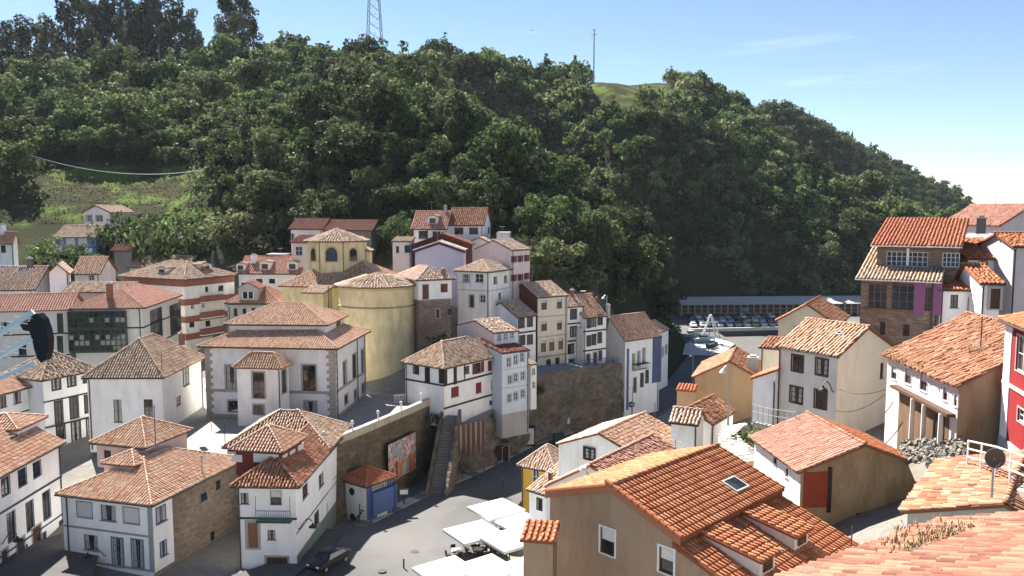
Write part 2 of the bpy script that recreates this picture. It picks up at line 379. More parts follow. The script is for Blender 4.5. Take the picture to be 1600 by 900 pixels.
# ------------------------------------------------------------------ houses
VOLS = []
class Vol:
    def __init__(s, root, C=None, d=None, L=None, Rt=None, yaw=None, uL=None, uR=None, L1=None, L2=None, C3=None, z0=0, roof='hip', rise=2.0, ov=.4,
                 wall=WHITE, walls=None, tiles='mid', wins=(), off=.5, sp=.29, row=.40, jit=.015, apart=0, no_wall=False, ridge_scale=1.35, thick=.14, face_tiles=None):
        s.face_tiles = face_tiles
        s.root = root; VOLS.append(s)
        c = Vector(C3) if C3 else at(C[0], C[1], d)
        aa = []
        if yaw is None:
            if L: p = atz(L[0], L[1], c.z)-c; aa.append(math.atan2(p.y, -p.x))
            if Rt: p = atz(Rt[0], Rt[1], c.z)-c; aa.append(math.atan2(p.x, p.y))
            a = sum(aa)/len(aa)
        else: a = R(yaw)
        s.a = a; s.e1 = Vector((-math.cos(a), math.sin(a), 0)); s.e2 = Vector((math.sin(a), math.cos(a), 0))
        if L1 is None: L1 = len_to_u(c, s.e1, L[0] if L else uL)
        if L2 is None: L2 = len_to_u(c, s.e2, Rt[0] if Rt else uR)
        s.C, s.L1, s.L2, s.z0, s.ov, s.rise, s.rt, s.off = c, L1, L2, z0, ov, rise, roof, off
        if L1 <= 0 or L2 <= 0 or L1 > 60 or L2 > 60: print('BAD', root.name, 'yaw', math.degrees(a), L1, L2)
        s.info = (round(math.degrees(a)), [round(math.degrees(x)) for x in aa], round(L1,1), round(L2,1), round(c.z,1))
        walls = walls or {}
        s.mat = {k: walls.get(k, wall) for k in 'FRLB'}
        w = ov
        s.wc = {'FR': c+s.e1*w+s.e2*w, 'FL': c+s.e1*(L1-w)+s.e2*w, 'BR': c+s.e1*w+s.e2*(L2-w), 'BL': c+s.e1*(L1-w)+s.e2*(L2-w)}
        for k in s.wc: s.wc[k] = Vector((s.wc[k].x, s.wc[k].y, 0))
        g = s.wc
        s.face = {'F': (g['FL'], g['FR'], -s.e2), 'R': (g['FR'], g['BR'], -s.e1), 'B': (g['BR'], g['BL'], s.e2), 'L': (g['BL'], g['FL'], s.e1)}
        s.tiles, s.sp, s.row, s.jit, s.apart, s.rs, s.thick = tiles, sp, row, jit, apart, ridge_scale, thick
        if not no_wall: s.build_walls(wins)
        s.build_roof()
    def h(s, p, q):
        L1, L2, r, o, t = s.L1, s.L2, s.rise, s.off, s.rt
        if t == 'hip': k = r/(min(L1, L2)/2); return max(0, k*min(p, L1-p, q, L2-q))
        if t == 'gable1': return r*min(q/(o*L2), (L2-q)/((1-o)*L2))
        if t == 'gable2': return r*min(p/(o*L1), (L1-p)/((1-o)*L1))
        return {'shedF': r*q/L2, 'shedB': r*(1-q/L2), 'shedR': r*p/L1, 'shedL': r*(1-p/L1), 'flat': 0}[t]
    def pq(s, P): d = P-s.C; return d.dot(s.e1), d.dot(s.e2)
    def P(s, p, q, hh=None): 
        v = s.C+s.e1*p+s.e2*q; v.z = s.C.z + (s.h(p, q) if hh is None else hh); return v
    def sz(s, face, u, v):
        A, B, n = s.face[face]; X = on_plane(u, v, A, n); return (X-A).dot((B-A).normalized()), X.z
    def build_walls(s, wins):
        per = {k: [] for k in 'FRLB'}
        for w in wins:
            f, u, v, wp, hp, sty = w
            A, B, n = s.face[f]; sdir = (B-A).normalized()
            sa, zc = s.sz(f, u, v); s0, _ = s.sz(f, u-wp/2, v); s1, _ = s.sz(f, u+wp/2, v)
            _, z1 = s.sz(f, u, v-hp/2); _, z0 = s.sz(f, u, v+hp/2)
            ww = min(max(abs(s1-s0), .3), 12); hh = min(max(z1-z0, .3), 8)
            fr, pa, ex, ww, hh = window_meshes(ww, hh, sty)
            per[f].append((sa, z0, ww, hh, sty, fr, pa, ex))
        groups = {}
        for f in 'FRLB':
            A, B, n = s.face[f]; Lw = (B-A).length; sdir = (B-A).normalized()
            tb = [0, Lw]
            if s.rt == 'gable2' and f in 'FB': 
                x = s.off*s.L1-s.ov; tb.append(Lw-x if f == 'F' else x)
            if s.rt == 'gable1' and f in 'RL':
                x = s.off*s.L2-s.ov; tb.append(x if f == 'R' else Lw-x)
            tb = sorted(t for t in tb if -1e-6 <= t <= Lw+1e-6)
            zt = []
            for t in tb:
                P_ = A+sdir*t; zt.append(s.C.z + s.h(*s.pq(P_)) - s.thick*.55)
            zr = min(zt)
            mb = groups.setdefault(s.mat[f].name, (MB(), s.mat[f]))[0]
            ops = []
            for (sa, z0, ww, hh, sty, fr, pa, ex) in per[f]:
                ok = sa-ww/2 > .05 and sa+ww/2 < Lw-.05 and z0+hh < zr-.03 and z0 > s.z0+.02
                for o in ops:
                    if not (sa+ww/2 < o[0]-.02 or sa-ww/2 > o[1]+.02 or z0+hh < o[2]-.02 or z0 > o[3]+.02): ok = False
                P0 = A+sdir*sa; P0.z = z0
                if ok: ops.append((sa-ww/2, sa+ww/2, z0, z0+hh))
                else: P0 = P0 + n*.15
                rz = math.atan2(sdir.y, sdir.x)
                wo = link_mesh('door' if sty[0] == 'd' else 'window', fr, s.root, P0, rz)
                for nm, me in [('pane', pa)]+list(ex):
                    if nm == 'curtain' and random.random() < .72: continue
                    c = bpy.data.objects.new(nm, me); col.objects.link(c); c.parent = wo
            xs = sorted({0.0, Lw, *[x for o in ops for x in o[:2]]}); zs = sorted({s.z0, zr, *[x for o in ops for x in o[2:]]})
            def pt(x, z): q = A+sdir*x; return (q.x, q.y, z)
            for i in range(len(xs)-1):
                for j in range(len(zs)-1):
                    mx, mz = (xs[i]+xs[i+1])/2, (zs[j]+zs[j+1])/2
                    if any(o[0] < mx < o[1] and o[2] < mz < o[3] for o in ops): continue
                    mb.poly(pt(xs[i], zs[j]), pt(xs[i+1], zs[j]), pt(xs[i+1], zs[j+1]), pt(xs[i], zs[j+1]))
            for (x0, x1, z0, z1) in ops:
                def pi(x, z): q = A+sdir*x-n*.2; return (q.x, q.y, z)
                mb.poly(pt(x0,z0), pi(x0,z0), pi(x0,z1), pt(x0,z1)); mb.poly(pi(x1,z0), pt(x1,z0), pt(x1,z1), pi(x1,z1))
                mb.poly(pt(x0,z0), pt(x1,z0), pi(x1,z0), pi(x0,z0)); mb.poly(pi(x0,z1), pi(x1,z1), pt(x1,z1), pt(x0,z1))
            if max(zt)-zr > .02:
                top = [pt(t, z) for t, z in zip(tb, zt)]
                mb.poly(pt(0, zr), pt(Lw, zr), *[p for p in reversed(top)])
        s.wallobj = None
        for nm, (mb, m) in groups.items():
            s.wallobj = mb.build('wall', m, s.root)
    def polys(s):
        L1, L2, t, o = s.L1, s.L2, s.rt, s.off; P = s.P; r = s.rise
        if t == 'hip':
            m = min(L1, L2)/2
            if L1 >= L2: a, b = (m, L2/2), (L1-m, L2/2)
            else: a, b = (L1/2, m), (L1/2, L2-m)
            A, B = P(*a, r), P(*b, r); c = [P(0,0,0), P(L1,0,0), P(L1,L2,0), P(0,L2,0)]
            same = (A-B).length < .05
            if L1 >= L2: fs = [[c[1],c[0],A,B],[c[0],c[3],A],[c[3],c[2],B,A],[c[2],c[1],B]]
            else: fs = [[c[1],c[0],A],[c[0],c[3],B,A],[c[3],c[2],B],[c[2],c[1],A,B]]
            if same: fs = [[c[1],c[0],A],[c[0],c[3],A],[c[3],c[2],A],[c[2],c[1],A]]
            ed = [(c[0],A),(c[1],B if L1 >= L2 else A),(c[2],B),(c[3],A if L1 >= L2 else B)]
            if not same: ed.append((A,B))
            return fs, ed
        if t == 'gable1':
            q = o*L2; A, B = P(0,q,r), P(L1,q,r)
            return [[P(L1,0,0),P(0,0,0),A,B],[P(0,L2,0),P(L1,L2,0),B,A]], [(A,B)]
        if t == 'gable2':
            p = o*L1; A, B = P(p,0,r), P(p,L2,r)
            return [[P(0,0,0),P(0,L2,0),B,A],[P(L1,L2,0),P(L1,0,0),A,B]], [(A,B)]
        if t == 'shedF': return [[P(L1,0,0),P(0,0,0),P(0,L2,r),P(L1,L2,r)]], []
        if t == 'shedB': return [[P(0,L2,0),P(L1,L2,0),P(L1,0,r),P(0,0,r)]], []
        if t == 'shedR': return [[P(0,0,0),P(0,L2,0),P(L1,L2,r),P(L1,0,r)]], []
        if t == 'shedL': return [[P(L1,L2,0),P(L1,0,0),P(0,0,r),P(0,L2,r)]], []
        return [[P(L1,0,0),P(0,0,0),P(0,L2,0),P(L1,L2,0)]], []
    def build_roof(s):
        fs, ed = s.polys(); s.faces = fs
        roof_from(s.root, fs, ed, s.tiles if s.rt != 'flat' else None, s.thick, s.sp, s.row, s.jit, s.apart, s.rs, s, 'roof', s.face_tiles)
    def on_roof(s, u, v):
        best = None
        for f in s.faces:
            n = (f[1]-f[0]).cross(f[2]-f[0]).normalized(); X = on_plane(u, v, f[0], n)
            p, q = s.pq(X)
            if -.3 <= p <= s.L1+.3 and -.3 <= q <= s.L2+.3 and abs(s.C.z+s.h(p, q)-X.z) < .15:
                if best is None or X.y < best[0].y: best = (X, n)
        if best is None: best = (at(u, v, s.C.y+2), Vector((0,0,1)))
        return best
    # details
    def fbox(s, face, s0, s1, z0, z1, out, m, name, inn=.02):
        A, B, n = s.face[face]; d = (B-A).normalized(); O = A+d*s0-n*inn; O.z = z0
        mb = MB(); mb.box(O, d*(s1-s0), n*(out+inn), (0,0,z1-z0)); return mb.build(name, m, s.root)
    def pbox(s, face, u0, v0, u1, v1, out, m, name):
        sa, z1 = s.sz(face, u0, v0); sb, z0 = s.sz(face, u1, v1)
        return s.fbox(face, min(sa, sb), max(sa, sb), min(z0, z1), max(z0, z1), out, m, name)
    def band(s, faces, u, v, h, out, m, name='string_course', face0=None):
        _, z = s.sz(face0 or faces[0], u, v)
        for f in faces:
            A, B, n = s.face[f]; s.fbox(f, -out if f in 'FR' else 0, (B-A).length+out*.98, z-h/2, z+h/2, out, m, name)
    def pipe(s, face, t, r=.06, zb=None):
        A, B, n = s.face[face]; d = (B-A).normalized(); x = A+d*((B-A).length*t)+n*.09
        mb = MB(); zt = s.C.z-.05; mb.tube([x+n*(s.ov-.05)+Vector((0,0,zt)), x+Vector((0,0,zt-.35)), x+Vector((0,0,zb if zb is not None else s.z0+.3))], r, 6); return mb.build('downpipe', PIPE, s.root)
    def gutter(s, faces='FR', m=None):
        for f in faces:
            e = {'F': (s.P(s.L1,0,0), s.P(0,0,0), -s.e2), 'R': (s.P(0,0,0), s.P(0,s.L2,0), -s.e1), 'L': (s.P(s.L1,s.L2,0), s.P(s.L1,0,0), s.e1)}[f]
            mb = MB(); k = e[2]*.07+Vector((0,0,-.1)); mb.tube([e[0]+k, e[1]+k], .07, 6); mb.build('gutter', m or PIPE, s.root)
    def quoins(s, face, t, w, m, z0=None, z1=None, step=.45, dep=.03):
        A, B, n = s.face[face]; Lw = (B-A).length; z = z0 if z0 is not None else s.z0; zt = z1 or s.C.z-.1; i = 0
        while z < zt-.05:
            k = w*(1 if i % 2 else .7); s0 = 0 if t == 0 else Lw-k
            s.fbox(face, s0-(dep if t == 0 and face == 'R' else 0), s0+k+(dep if t else 0), z+.01, min(z+step-.01, zt), dep, m, 'quoin'); z += step; i += 1
    def chimney(s, u, v, w=.6, dd=.6, h=1.2, m=None, cap=True, pot=None):
        X, n = s.on_roof(u, v); mb = MB(); m = m or BRICKW
        mb.box(X-s.e1*w/2-s.e2*dd/2-Vector((0,0,.5)), s.e1*w, s.e2*dd, (0,0,h+.5)); c = mb.build('chimney', m, s.root)
        if cap:
            k = MB(); k.box(X-s.e1*(w/2+.08)-s.e2*(dd/2+.08)+Vector((0,0,h+.002)), s.e1*(w+.16), s.e2*(dd+.16), (0,0,.09)); k.box(X-s.e1*w*.3-s.e2*dd*.3+Vector((0,0,h+.09)), s.e1*w*.6, s.e2*dd*.6, (0,0,.18)); k.build('chimney_cap', CONC, c)
        return c
    def flue(s, u, v, h=1.2, r=.07, m=None):
        X, n = s.on_roof(u, v); mb = MB(); mb.tube([X-Vector((0,0,.2)), X+Vector((0,0,h))], r, 8); mb.lathe((X.x, X.y, X.z+h), [(r*1.7,0),(r*1.9,.1),(r*.5,.22)], 8); return mb.build('flue_pipe', m or METAL, s.root)
    def pole(s, u, v, h=1.8):
        X, n = s.on_roof(u, v); mb = MB(); mb.tube([X-Vector((0,0,.2)), X+Vector((0,0,h))], .035, 6)
        return mb.build('vent_pipe', PIPE, s.root)
    def antenna(s, u, v, h=2.0):
        X, n = s.on_roof(u, v); mb = MB(); mb.tube([X-Vector((0,0,.2)), X+Vector((0,0,h))], .025, 5)
        a = Vector((random.uniform(-1,1), random.uniform(-1,1), 0)).normalized(); b = a.cross(Vector((0,0,1))); T = X+Vector((0,0,h-.1))
        mb.tube([T-a*.5, T+a*.6], .012, 4)
        for k in range(7): mb.tube([T+a*(-.4+.16*k)-b*(.28-.02*k), T+a*(-.4+.16*k)+b*(.28-.02*k)], .01, 4)
        return mb.build('antenna', METAL, s.root)
    def skylight(s, u, v, w=1.0, l=1.2):
        X, n = s.on_roof(u, v)
        h = Vector((0,0,1)).cross(n).normalized(); up = n.cross(h)
        mb = MB(); t = .16
        for (a0, a1, b0, b1) in ((-w/2,-w/2+.09,-l/2,l/2),(w/2-.09,w/2,-l/2,l/2),(-w/2+.09,w/2-.09,-l/2,-l/2+.09),(-w/2+.09,w/2-.09,l/2-.09,l/2)):
            mb.box(X+h*a0+up*b0, h*(a1-a0), up*(b1-b0), n*t)
        o = mb.build('skylight', CONC, s.root)
        g = MB(); Y = X+n*(t-.04); g.poly(Y-h*w/2-up*l/2, Y+h*w/2-up*l/2, Y+h*w/2+up*l/2, Y-h*w/2+up*l/2); g.build('pane', GLASS, o)
    def dormer(s, u, v, w=1.2, hgt=1.0, wallm=None, tiles=None, fc='brown', front='F', deep=None, roofpitch=.25, shed=False):
        X, n = s.on_roof(u, v); wallm = wallm or WHITE
        nn = {'F': -s.e2, 'R': -s.e1, 'L': s.e1}[front]; sdv = Vector((-nn.y, nn.x, 0))
        sl = math.sqrt(max(1e-6, 1-n.z*n.z))/n.z; deep = deep or min(3.0, hgt/max(.2, sl))
        mb = MB(); z0 = X.z-.15; zt = X.z+hgt
        a, b = X-sdv*w/2, X+sdv*w/2
        def q(p, z): return Vector((p.x, p.y, z))
        bk = -nn*deep
        mb.poly(q(a,z0), q(b,z0), q(b,zt), q(a,zt)); mb.poly(q(b,z0), q(b+bk,zt-.05), q(b+bk,zt), q(b,zt)); mb.poly(q(a+bk,zt-.05), q(a,z0), q(a,zt), q(a+bk,zt))
        pk = q(X, zt+w*.5*roofpitch*(0 if shed else 1)); mb.poly(q(a,zt), q(b,zt), pk)
        dm = mb.build('dormer', wallm, s.root)
        wm = MB(); ww, wh = w*.6, hgt*.62; O = q(X, X.z+hgt*.15)+nn*.03
        wm.box(O-sdv*ww/2, sdv*ww, nn*.04, (0,0,wh)); wf = wm.build('window_frame', FR[fc], dm)
        gm = MB()
        for sg in (-1, 1): gm.box(O+sdv*(sg*ww*.24-ww*.19)+nn*.04+Vector((0,0,.06)), sdv*ww*.38, nn*.015, (0,0,wh-.12))
        gm.build('pane', GLASS, dm)
        e = .18; zt += .02
        if shed:
            k = roofpitch*deep
            A, B = q(a-sdv*e+nn*e, zt-.05), q(b+sdv*e+nn*e, zt-.05); fs = [[A, B, q(b+sdv*e+bk, zt+k), q(a-sdv*e+bk, zt+k)]]; ed = []
            mb2 = MB(); mb2.poly(q(a,zt-.02), q(a,zt), q(a+bk,zt+k)); mb2.poly(q(b,zt-.02), q(b+bk,zt+k), q(b,zt)); mb2.build('dormer_cheek', wallm, dm)
        else:
            zp = zt+(w/2+e)*roofpitch; A, B, Cc, D = q(a-sdv*e+nn*e, zt), q(b+sdv*e+nn*e, zt), q(b+sdv*e+bk, zt), q(a-sdv*e+bk, zt)
            m0, m1 = q(X+nn*e, zp), q(X+bk, zp)
            fs = [[B, Cc, m1, m0], [D, A, m0, m1]]; ed = [(m0, m1)]
        roof_from(dm, fs, ed, tiles or s.tiles, .08, s.sp, s.row, s.jit, 0, 1.2, s, 'dormer_roof')
        return dm
ROOFBASE = {}
def roof_base(kind):
    if kind not in ROOFBASE:
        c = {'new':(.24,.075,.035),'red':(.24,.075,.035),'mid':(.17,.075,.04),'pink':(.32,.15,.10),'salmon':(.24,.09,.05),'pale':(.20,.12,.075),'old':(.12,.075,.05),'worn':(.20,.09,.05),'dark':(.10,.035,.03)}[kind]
        ROOFBASE[kind] = plain('roof_base_'+kind, c, .9)
    return ROOFBASE[kind]
def roof_from(root, fs, ed, tiles, thick, sp, row, jit, apart, rs, V=None, name='roof', face_tiles=None):
    mb = MB(); dz = Vector((0,0,thick))
    for f in fs:
        n = len(f); mb.add(list(f)+[p-dz for p in f], [tuple(range(n)), tuple(reversed(range(n, 2*n)))] + [(i, i+n, (i+1) % n+n, (i+1) % n) for i in range(n)])
    ro = mb.build(name, roof_base(tiles) if tiles else CONC, root)
    if not tiles: return ro
    off = np.array(parent_off(ro)); parts = []; loose = []
    far = (sum((p.y for p in fs[0]), 0)/len(fs[0]))
    extra = {}
    for fi, f in enumerate(fs):
        # skip slopes that face away from the viewer
        nrm = (f[1]-f[0]).cross(f[2]-f[0]); cen = sum(f, Vector())/len(f)
        if nrm.dot(EYE-cen) < -.0 and far > 60: continue
        k = 1.0 if far < 105 else 1.2
        O, ex, ey, n, spots, spr = tile_spots(f, sp*k, row*k, jit)
        r = spr/.27
        if apart: loose += [(O, ex, ey, n, q, r) for q in spots]
        elif face_tiles and face_tiles[fi] != tiles: extra.setdefault(face_tiles[fi], []).append(tiles_to_arrays((O, ex, ey, n, spots, spr), r))
        else: parts.append(tiles_to_arrays((O, ex, ey, n, spots, spr), r))
    for A, B in ed:
        d = (B-A); Ln = d.length; ey = d.normalized()
        if ey.z < 0: A, ey = B, -ey
        ex = ey.cross(Vector((0,0,1))).normalized(); n = ex.cross(ey)
        spots = [(0, t, random.gauss(0, jit), 1.0, 0) for t in np.arange(0, Ln-.1, .40)]
        O = A+n*.05
        if apart: loose += [(O, ex, ey, n, q, rs) for q in spots]
        else: parts.append(tiles_to_arrays((O, ex, ey, n, spots, .3), rs))
    if apart:
        def world(l): return l[0]+l[1]*l[4][0]+l[2]*l[4][1]
        vis = sorted([l for l in loose if in_view(world(l), 0)], key=lambda l: (world(l)-EYE).length)
        pick = vis[:apart]; ids = {id(l) for l in pick}; rest = [l for l in loose if id(l) not in ids]
        for l in pick:
            O, ex, ey, n, q, r = l
            me = tile_variant(tiles, r); o = bpy.data.objects.new('roof_tile', me); col.objects.link(o); o.parent = ro
            c, sn = math.cos(q[2]), math.sin(q[2]); x = ex*c+ey*sn; y = ey*c-ex*sn; p = world(l)+n*q[4]-Vector(off)
            M = Matrix(((x.x, y.x, n.x, p.x), (x.y, y.y, n.y, p.y), (x.z, y.z, n.z, p.z), (0,0,0,1)))
            o.matrix_local = M @ Matrix.Diagonal((1, q[3], 1, 1))
        for l in rest: parts.append(tiles_to_arrays((l[0], l[1], l[2], l[3], [l[4]], .3), l[5]))
    extra[tiles] = parts
    for kd, pl in extra.items():
        pl = [p for p in pl if p is not None]
        if pl:
            Vv, F, T = join_arrays(pl)
            o = bpy.data.objects.new('tile_covering', np_mesh('tile_covering', Vv-off, F, TILE[kd], {'tint': T})); col.objects.link(o); o.parent = ro; o['kind'] = 'stuff'
    return ro
HOUSES = {}
def house(name, label, cat='house', group=None, **kw):
    c = Vector(kw['C3']) if kw.get('C3') else at(kw['C'][0], kw['C'][1], kw['d'])
    root = empty(name, (round(c.x,2), round(c.y,2), kw.get('z0', 0)), label, cat, group)
    v = Vol(root, **kw); HOUSES[label] = v; print('H', name, v.info, label[:40]); return v
# ------------------------------------------------------------------ terrain
PTS = [(-60,60,4),(-45,70,4),(-30,62,3),(-16,70,2.6),(-14,80,1.5),(0,75,2),(-2,85,1.6),(-8,92,1),(1,114,.4),(18,133,0),(30,158,0),(42,190,0),(55,230,0),(75,250,0),(110,245,0),(95,262,0),(60,258,0),
 (-22,85,2),(-18,95,3),(-40,92,7),(-60,84,5),(-62,100,7),(-75,112,9),(-90,90,7),(-60,130,11),(-85,130,12),(-40,138,14),(-26,112,8.5),(-110,120,14),(-120,90,10),(-50,128,9),(-56,140,10),(-48,146,13),(-70,142,10),(-62,150,17),(-35,128,9),(-30,140,16),
 (-100,155,27),(-78,154,24),(-45,153,22),(-22,138,19),(-130,150,28),
 (-7,108,9),(0,122,9),(10,128,8.5),(-3,132,17),(-12,130,20),(-5,142,26),(5,144,24),(15,144,16),(24,146,7),(30,170,12),(38,200,14),(47,232,8),
 (5,95,3),(12,85,6),(12,70,9),(8,50,10),(5,40,10),(20,62,14),(25,70,14.5),(24,80,13),(30,92,12),(32,55,17),(42,58,19.5),(28,45,18.5),(22,35,19),(15,25,18),(0,20,16),(-25,30,6),(-50,40,4),(50,70,19),(45,92,10),(45,120,4),(60,150,1),(70,90,18),(90,130,12),(100,190,3),(130,240,2),
 (-90,50,6),(-15,50,4),(-6,60,4),(60,40,22),(90,60,26)]
UVD = [(0,400,150),(120,400,157),(160,360,168),(30,395,155),(320,395,150),(60,330,172),(200,315,182),(330,285,190),(30,260,200),(180,235,215),(320,215,225),
 (0,200,232),(150,180,242),(300,150,258),(0,150,275),(150,142,285),(300,132,285),
 (400,340,168),(400,240,186),(400,165,250),(520,330,168),(520,240,186),(520,170,250),(620,320,163),(620,230,184),(620,170,245),
 (0,135,300),(200,130,305),(400,112,300),(520,112,300),(620,125,310),(700,125,320),(780,128,325),(880,138,340),(980,135,355),(1080,142,385),(1140,172,425),
 (690,165,280),(740,205,250),(800,265,215),(870,335,185),(930,405,162),(700,300,165),(780,350,158),
 (770,140,326),(800,220,316),(850,290,303),(860,200,322),(930,300,285),(1000,365,262),(1042,445,228),
 (880,175,318),(950,215,286),(1010,260,266),(1050,330,262),(1100,400,268),
 (1050,225,298),(1075,330,284),(1140,390,282),(1150,260,312),
 (1120,185,365),(1190,250,335),(1250,320,306),(1320,400,288),(1200,420,278),
 (1060,466,264),(1200,462,277),(1340,445,283),(1420,350,330),(1200,222,385),(1270,285,372),(1345,332,362),(1480,400,300),
 (1180,180,520),(1290,210,560),(1400,262,590),(1490,306,610),(1535,348,625),(1300,265,480),(1400,315,490),(1480,355,520)]
for u, v, d in UVD: p = at(u, v, d); PTS.append((p.x, p.y, p.z))
for u, v, d, k in [(0,135,300,14),(200,130,305,14),(400,112,300,14),(520,112,300,14),(620,125,310,14),(780,128,325,16),(980,135,355,20),(1140,170,425,25),(1290,210,560,30),(1400,262,590,40)]:
    p = at(u, v, d); s = (d+110)/d; PTS.append((p.x*s, p.y*s, p.z-k)); s = (d+320)/d; PTS.append((p.x*s, p.y*s, p.z-k-10))
for u, z, d in [(1180,62,455),(1250,38,440),(1330,18,430),(1400,8,420)]: p = at(u, 300, d); PTS.append((p.x, p.y, z))
PTS += [(150,265,0),(210,300,-2),(290,400,-3),(350,520,-6),(385,600,-8),(420,640,-10),(430,800,-12),(330,900,-12),(480,500,-12),(520,700,-14),(300,250,-4),(420,300,-10),(-330,200,60),(-330,400,70),(-300,100,40),(-200,40,20)]
PA = np.array(PTS, float)
def tps_fit(P, lam=4.0):
    n = len(P); d2 = ((P[:,None,:2]-P[None,:,:2])**2).sum(-1); K = .5*d2*np.log(d2+1e-9)
    A = np.zeros((n+3, n+3)); A[:n,:n] = K+np.eye(n)*lam; A[:n,n] = 1; A[:n,n+1:] = P[:,:2]; A[n,:n] = 1; A[n+1:,:n] = P[:,:2].T
    return np.linalg.solve(A, np.concatenate([P[:,2], np.zeros(3)]))
WT = tps_fit(PA)
def tps(xy):
    xy = np.asarray(xy, float); out = np.zeros(len(xy)); n = len(PA)
    for i in range(0, len(xy), 4000):
        q = xy[i:i+4000]; d2 = ((q[:,None,:]-PA[None,:,:2])**2).sum(-1)
        out[i:i+4000] = (.5*d2*np.log(d2+1e-9))@WT[:n] + WT[n] + q@WT[n+1:]
    return out
# the quarry edge where the rock wall stands: the lane side is cut down to street level
STREET_L = [(-22,62,2.8),(-17.5,72,2.6),(-16.5,80,1.7),(-10.5,92,1.0),(-6,99,.8),(2.4,114,.45),(10,123,.25),(18.8,133,.05),(26,147,0),(33.5,165,0),(45,198,0)]
STREET_R = [(-6,62,2.6),(-3,72,2.3),(-1,80,1.9),(1.5,90,1.3),(5.5,100,.9),(11,112,.5),(17,121,.3),(24,131,.1),(31,145,0),(39,164,0),(52,196,0)]
GX0, GX1, GY0, GY1, GS = -364.0, 560.0, 8.0, 908.0, 4.0
xs = np.arange(GX0, GX1+.1, GS); ys = np.arange(GY0, GY1+.1, GS)
XX, YY = np.meshgrid(xs, ys); ZZ = tps(np.stack([XX.ravel(), YY.ravel()], 1)).reshape(XX.shape)
nz = sum(np.sin(XX*f+p)*np.cos(YY*f*1.13+q)*a for f, a, p, q in ((.05,1.6,.3,1.1),(.11,.9,2.,.4),(.23,.4,1.,2.2)))
ZZ = ZZ + nz*np.clip((YY-165)/60, 0, 1)*np.clip((ZZ-8)/15, 0, 1)
poly = np.array([p[:2] for p in STREET_L]+[p[:2] for p in reversed(STREET_R)]); sz_ = np.array([p[2] for p in STREET_L]+[p[2] for p in reversed(STREET_R)])
def inside(px, py, pg):
    r = np.zeros(px.shape, bool); n = len(pg)
    for i in range(n):
        x0, y0 = pg[i]; x1, y1 = pg[(i+1) % n]
        c = ((y0 > py) != (y1 > py)) & (px < (x1-x0)*(py-y0)/((y1-y0) or 1e-9)+x0); r ^= c
    return r
def near_poly(px, py, pg):
    d = np.full(px.shape, 1e9); n = len(pg)
    for i in range(n):
        a, b = np.array(pg[i]), np.array(pg[(i+1) % n]); ab = b-a
        t = np.clip(((px-a[0])*ab[0]+(py-a[1])*ab[1])/(ab@ab+1e-9), 0, 1)
        d = np.minimum(d, np.hypot(px-a[0]-t*ab[0], py-a[1]-t*ab[1]))
    return np.where(inside(px, py, pg), 0, d)
dS = near_poly(XX, YY, poly)
zs_ = np.interp(YY, [p[1] for p in STREET_L], [p[2] for p in STREET_L])
kS = np.clip(1-(dS-3.5)/4.0, 0, 1); ZZ = ZZ*(1-kS)+(zs_-.35)*kS
# quay flattened
QUAY = np.array([(44,194),(53,196),(57,204),(57,226),(150,238),(150,264),(46,264),(48,230)])
BASIN = np.array([(61,176),(130,180),(130,232),(61,223)])
dQ = near_poly(XX, YY, QUAY); kQ = np.clip(1-(dQ-2)/6, 0, 1); ZZ = ZZ*(1-kQ)+(-.4)*kQ
dB = near_poly(XX, YY, BASIN); kB = np.clip(1-dB/4, 0, 1); ZZ = ZZ*(1-kB)+(-5)*kB
def H(x, y):
    fx = (x-GX0)/GS; fy = (y-GY0)/GS; i = int(min(max(fx, 0), len(xs)-2)); j = int(min(max(fy, 0), len(ys)-2)); a, b = fx-i, fy-j
    return ZZ[j,i]*(1-a)*(1-b)+ZZ[j,i+1]*a*(1-b)+ZZ[j+1,i]*(1-a)*b+ZZ[j+1,i+1]*a*b
def proj(p):
    q = Vector(p)-EYE; f = q.y*CP-q.z*SP
    return (q.x/f*FPX+800, 450-(q.y*SP+q.z*CP)/f*FPX, f)
VV = np.stack([XX.ravel(), YY.ravel(), ZZ.ravel()], 1)
rel = VV-np.array([0,0,CAMZ]); ff = rel[:,1]*CP-rel[:,2]*SP; ff = np.where(ff < 1, 1, ff)
UU = rel[:,0]/ff*FPX+800; WV = 450-(rel[:,1]*SP+rel[:,2]*CP)/ff*FPX
def meadow(x, y, z):      # grass fields on the hill, everything else is wood floor
    u, v, f = proj((x, y, z))
    return (40 < u < 325 and 258 < v < 350 and 150 < y < 225) or (915 < u < 1045 and 95 < v < 185 and 270 < y < 420)
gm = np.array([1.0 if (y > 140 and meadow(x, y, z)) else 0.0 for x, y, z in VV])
vg = np.clip((152-VV[:,1])/6, 0, 1)*np.clip((24-VV[:,2])/3, 0, 1)*np.clip((VV[:,0]+70-0*VV[:,1])/8, 0, 1)*np.clip((95-VV[:,0])/10, 0, 1)
nx, ny = len(xs), len(ys)
I = np.arange(nx*ny).reshape(ny, nx); FQ = np.stack([I[:-1,:-1], I[:-1,1:], I[1:,1:], I[1:,:-1]], -1).reshape(-1, 4)
m, nt, b = new_mat('hill_ground')
a_ = nd(nt, 'ShaderNodeAttribute', attribute_name='grass'); n1 = noise(nt, .12, 6, .65, 'World'); n2 = noise(nt, 1.3, 5, .7, 'World')
wood = mix(nt, n2, (.018,.024,.010), (.055,.055,.025)); gra = mix(nt, n2, (.06,.10,.02), (.15,.20,.045)); gra = mix(nt, ramp(nt, n1, [(.40,(0,0,0)),(.52,(.95,)*3)]), gra, (.040,.036,.020))  # dark brown over the grass: part bracken, part shade put into the colour
fac = nd(nt, 'ShaderNodeMath', operation='MULTIPLY'); nt.links.new(a_.outputs['Fac'], fac.inputs[0]); fac.inputs[1].default_value = 1
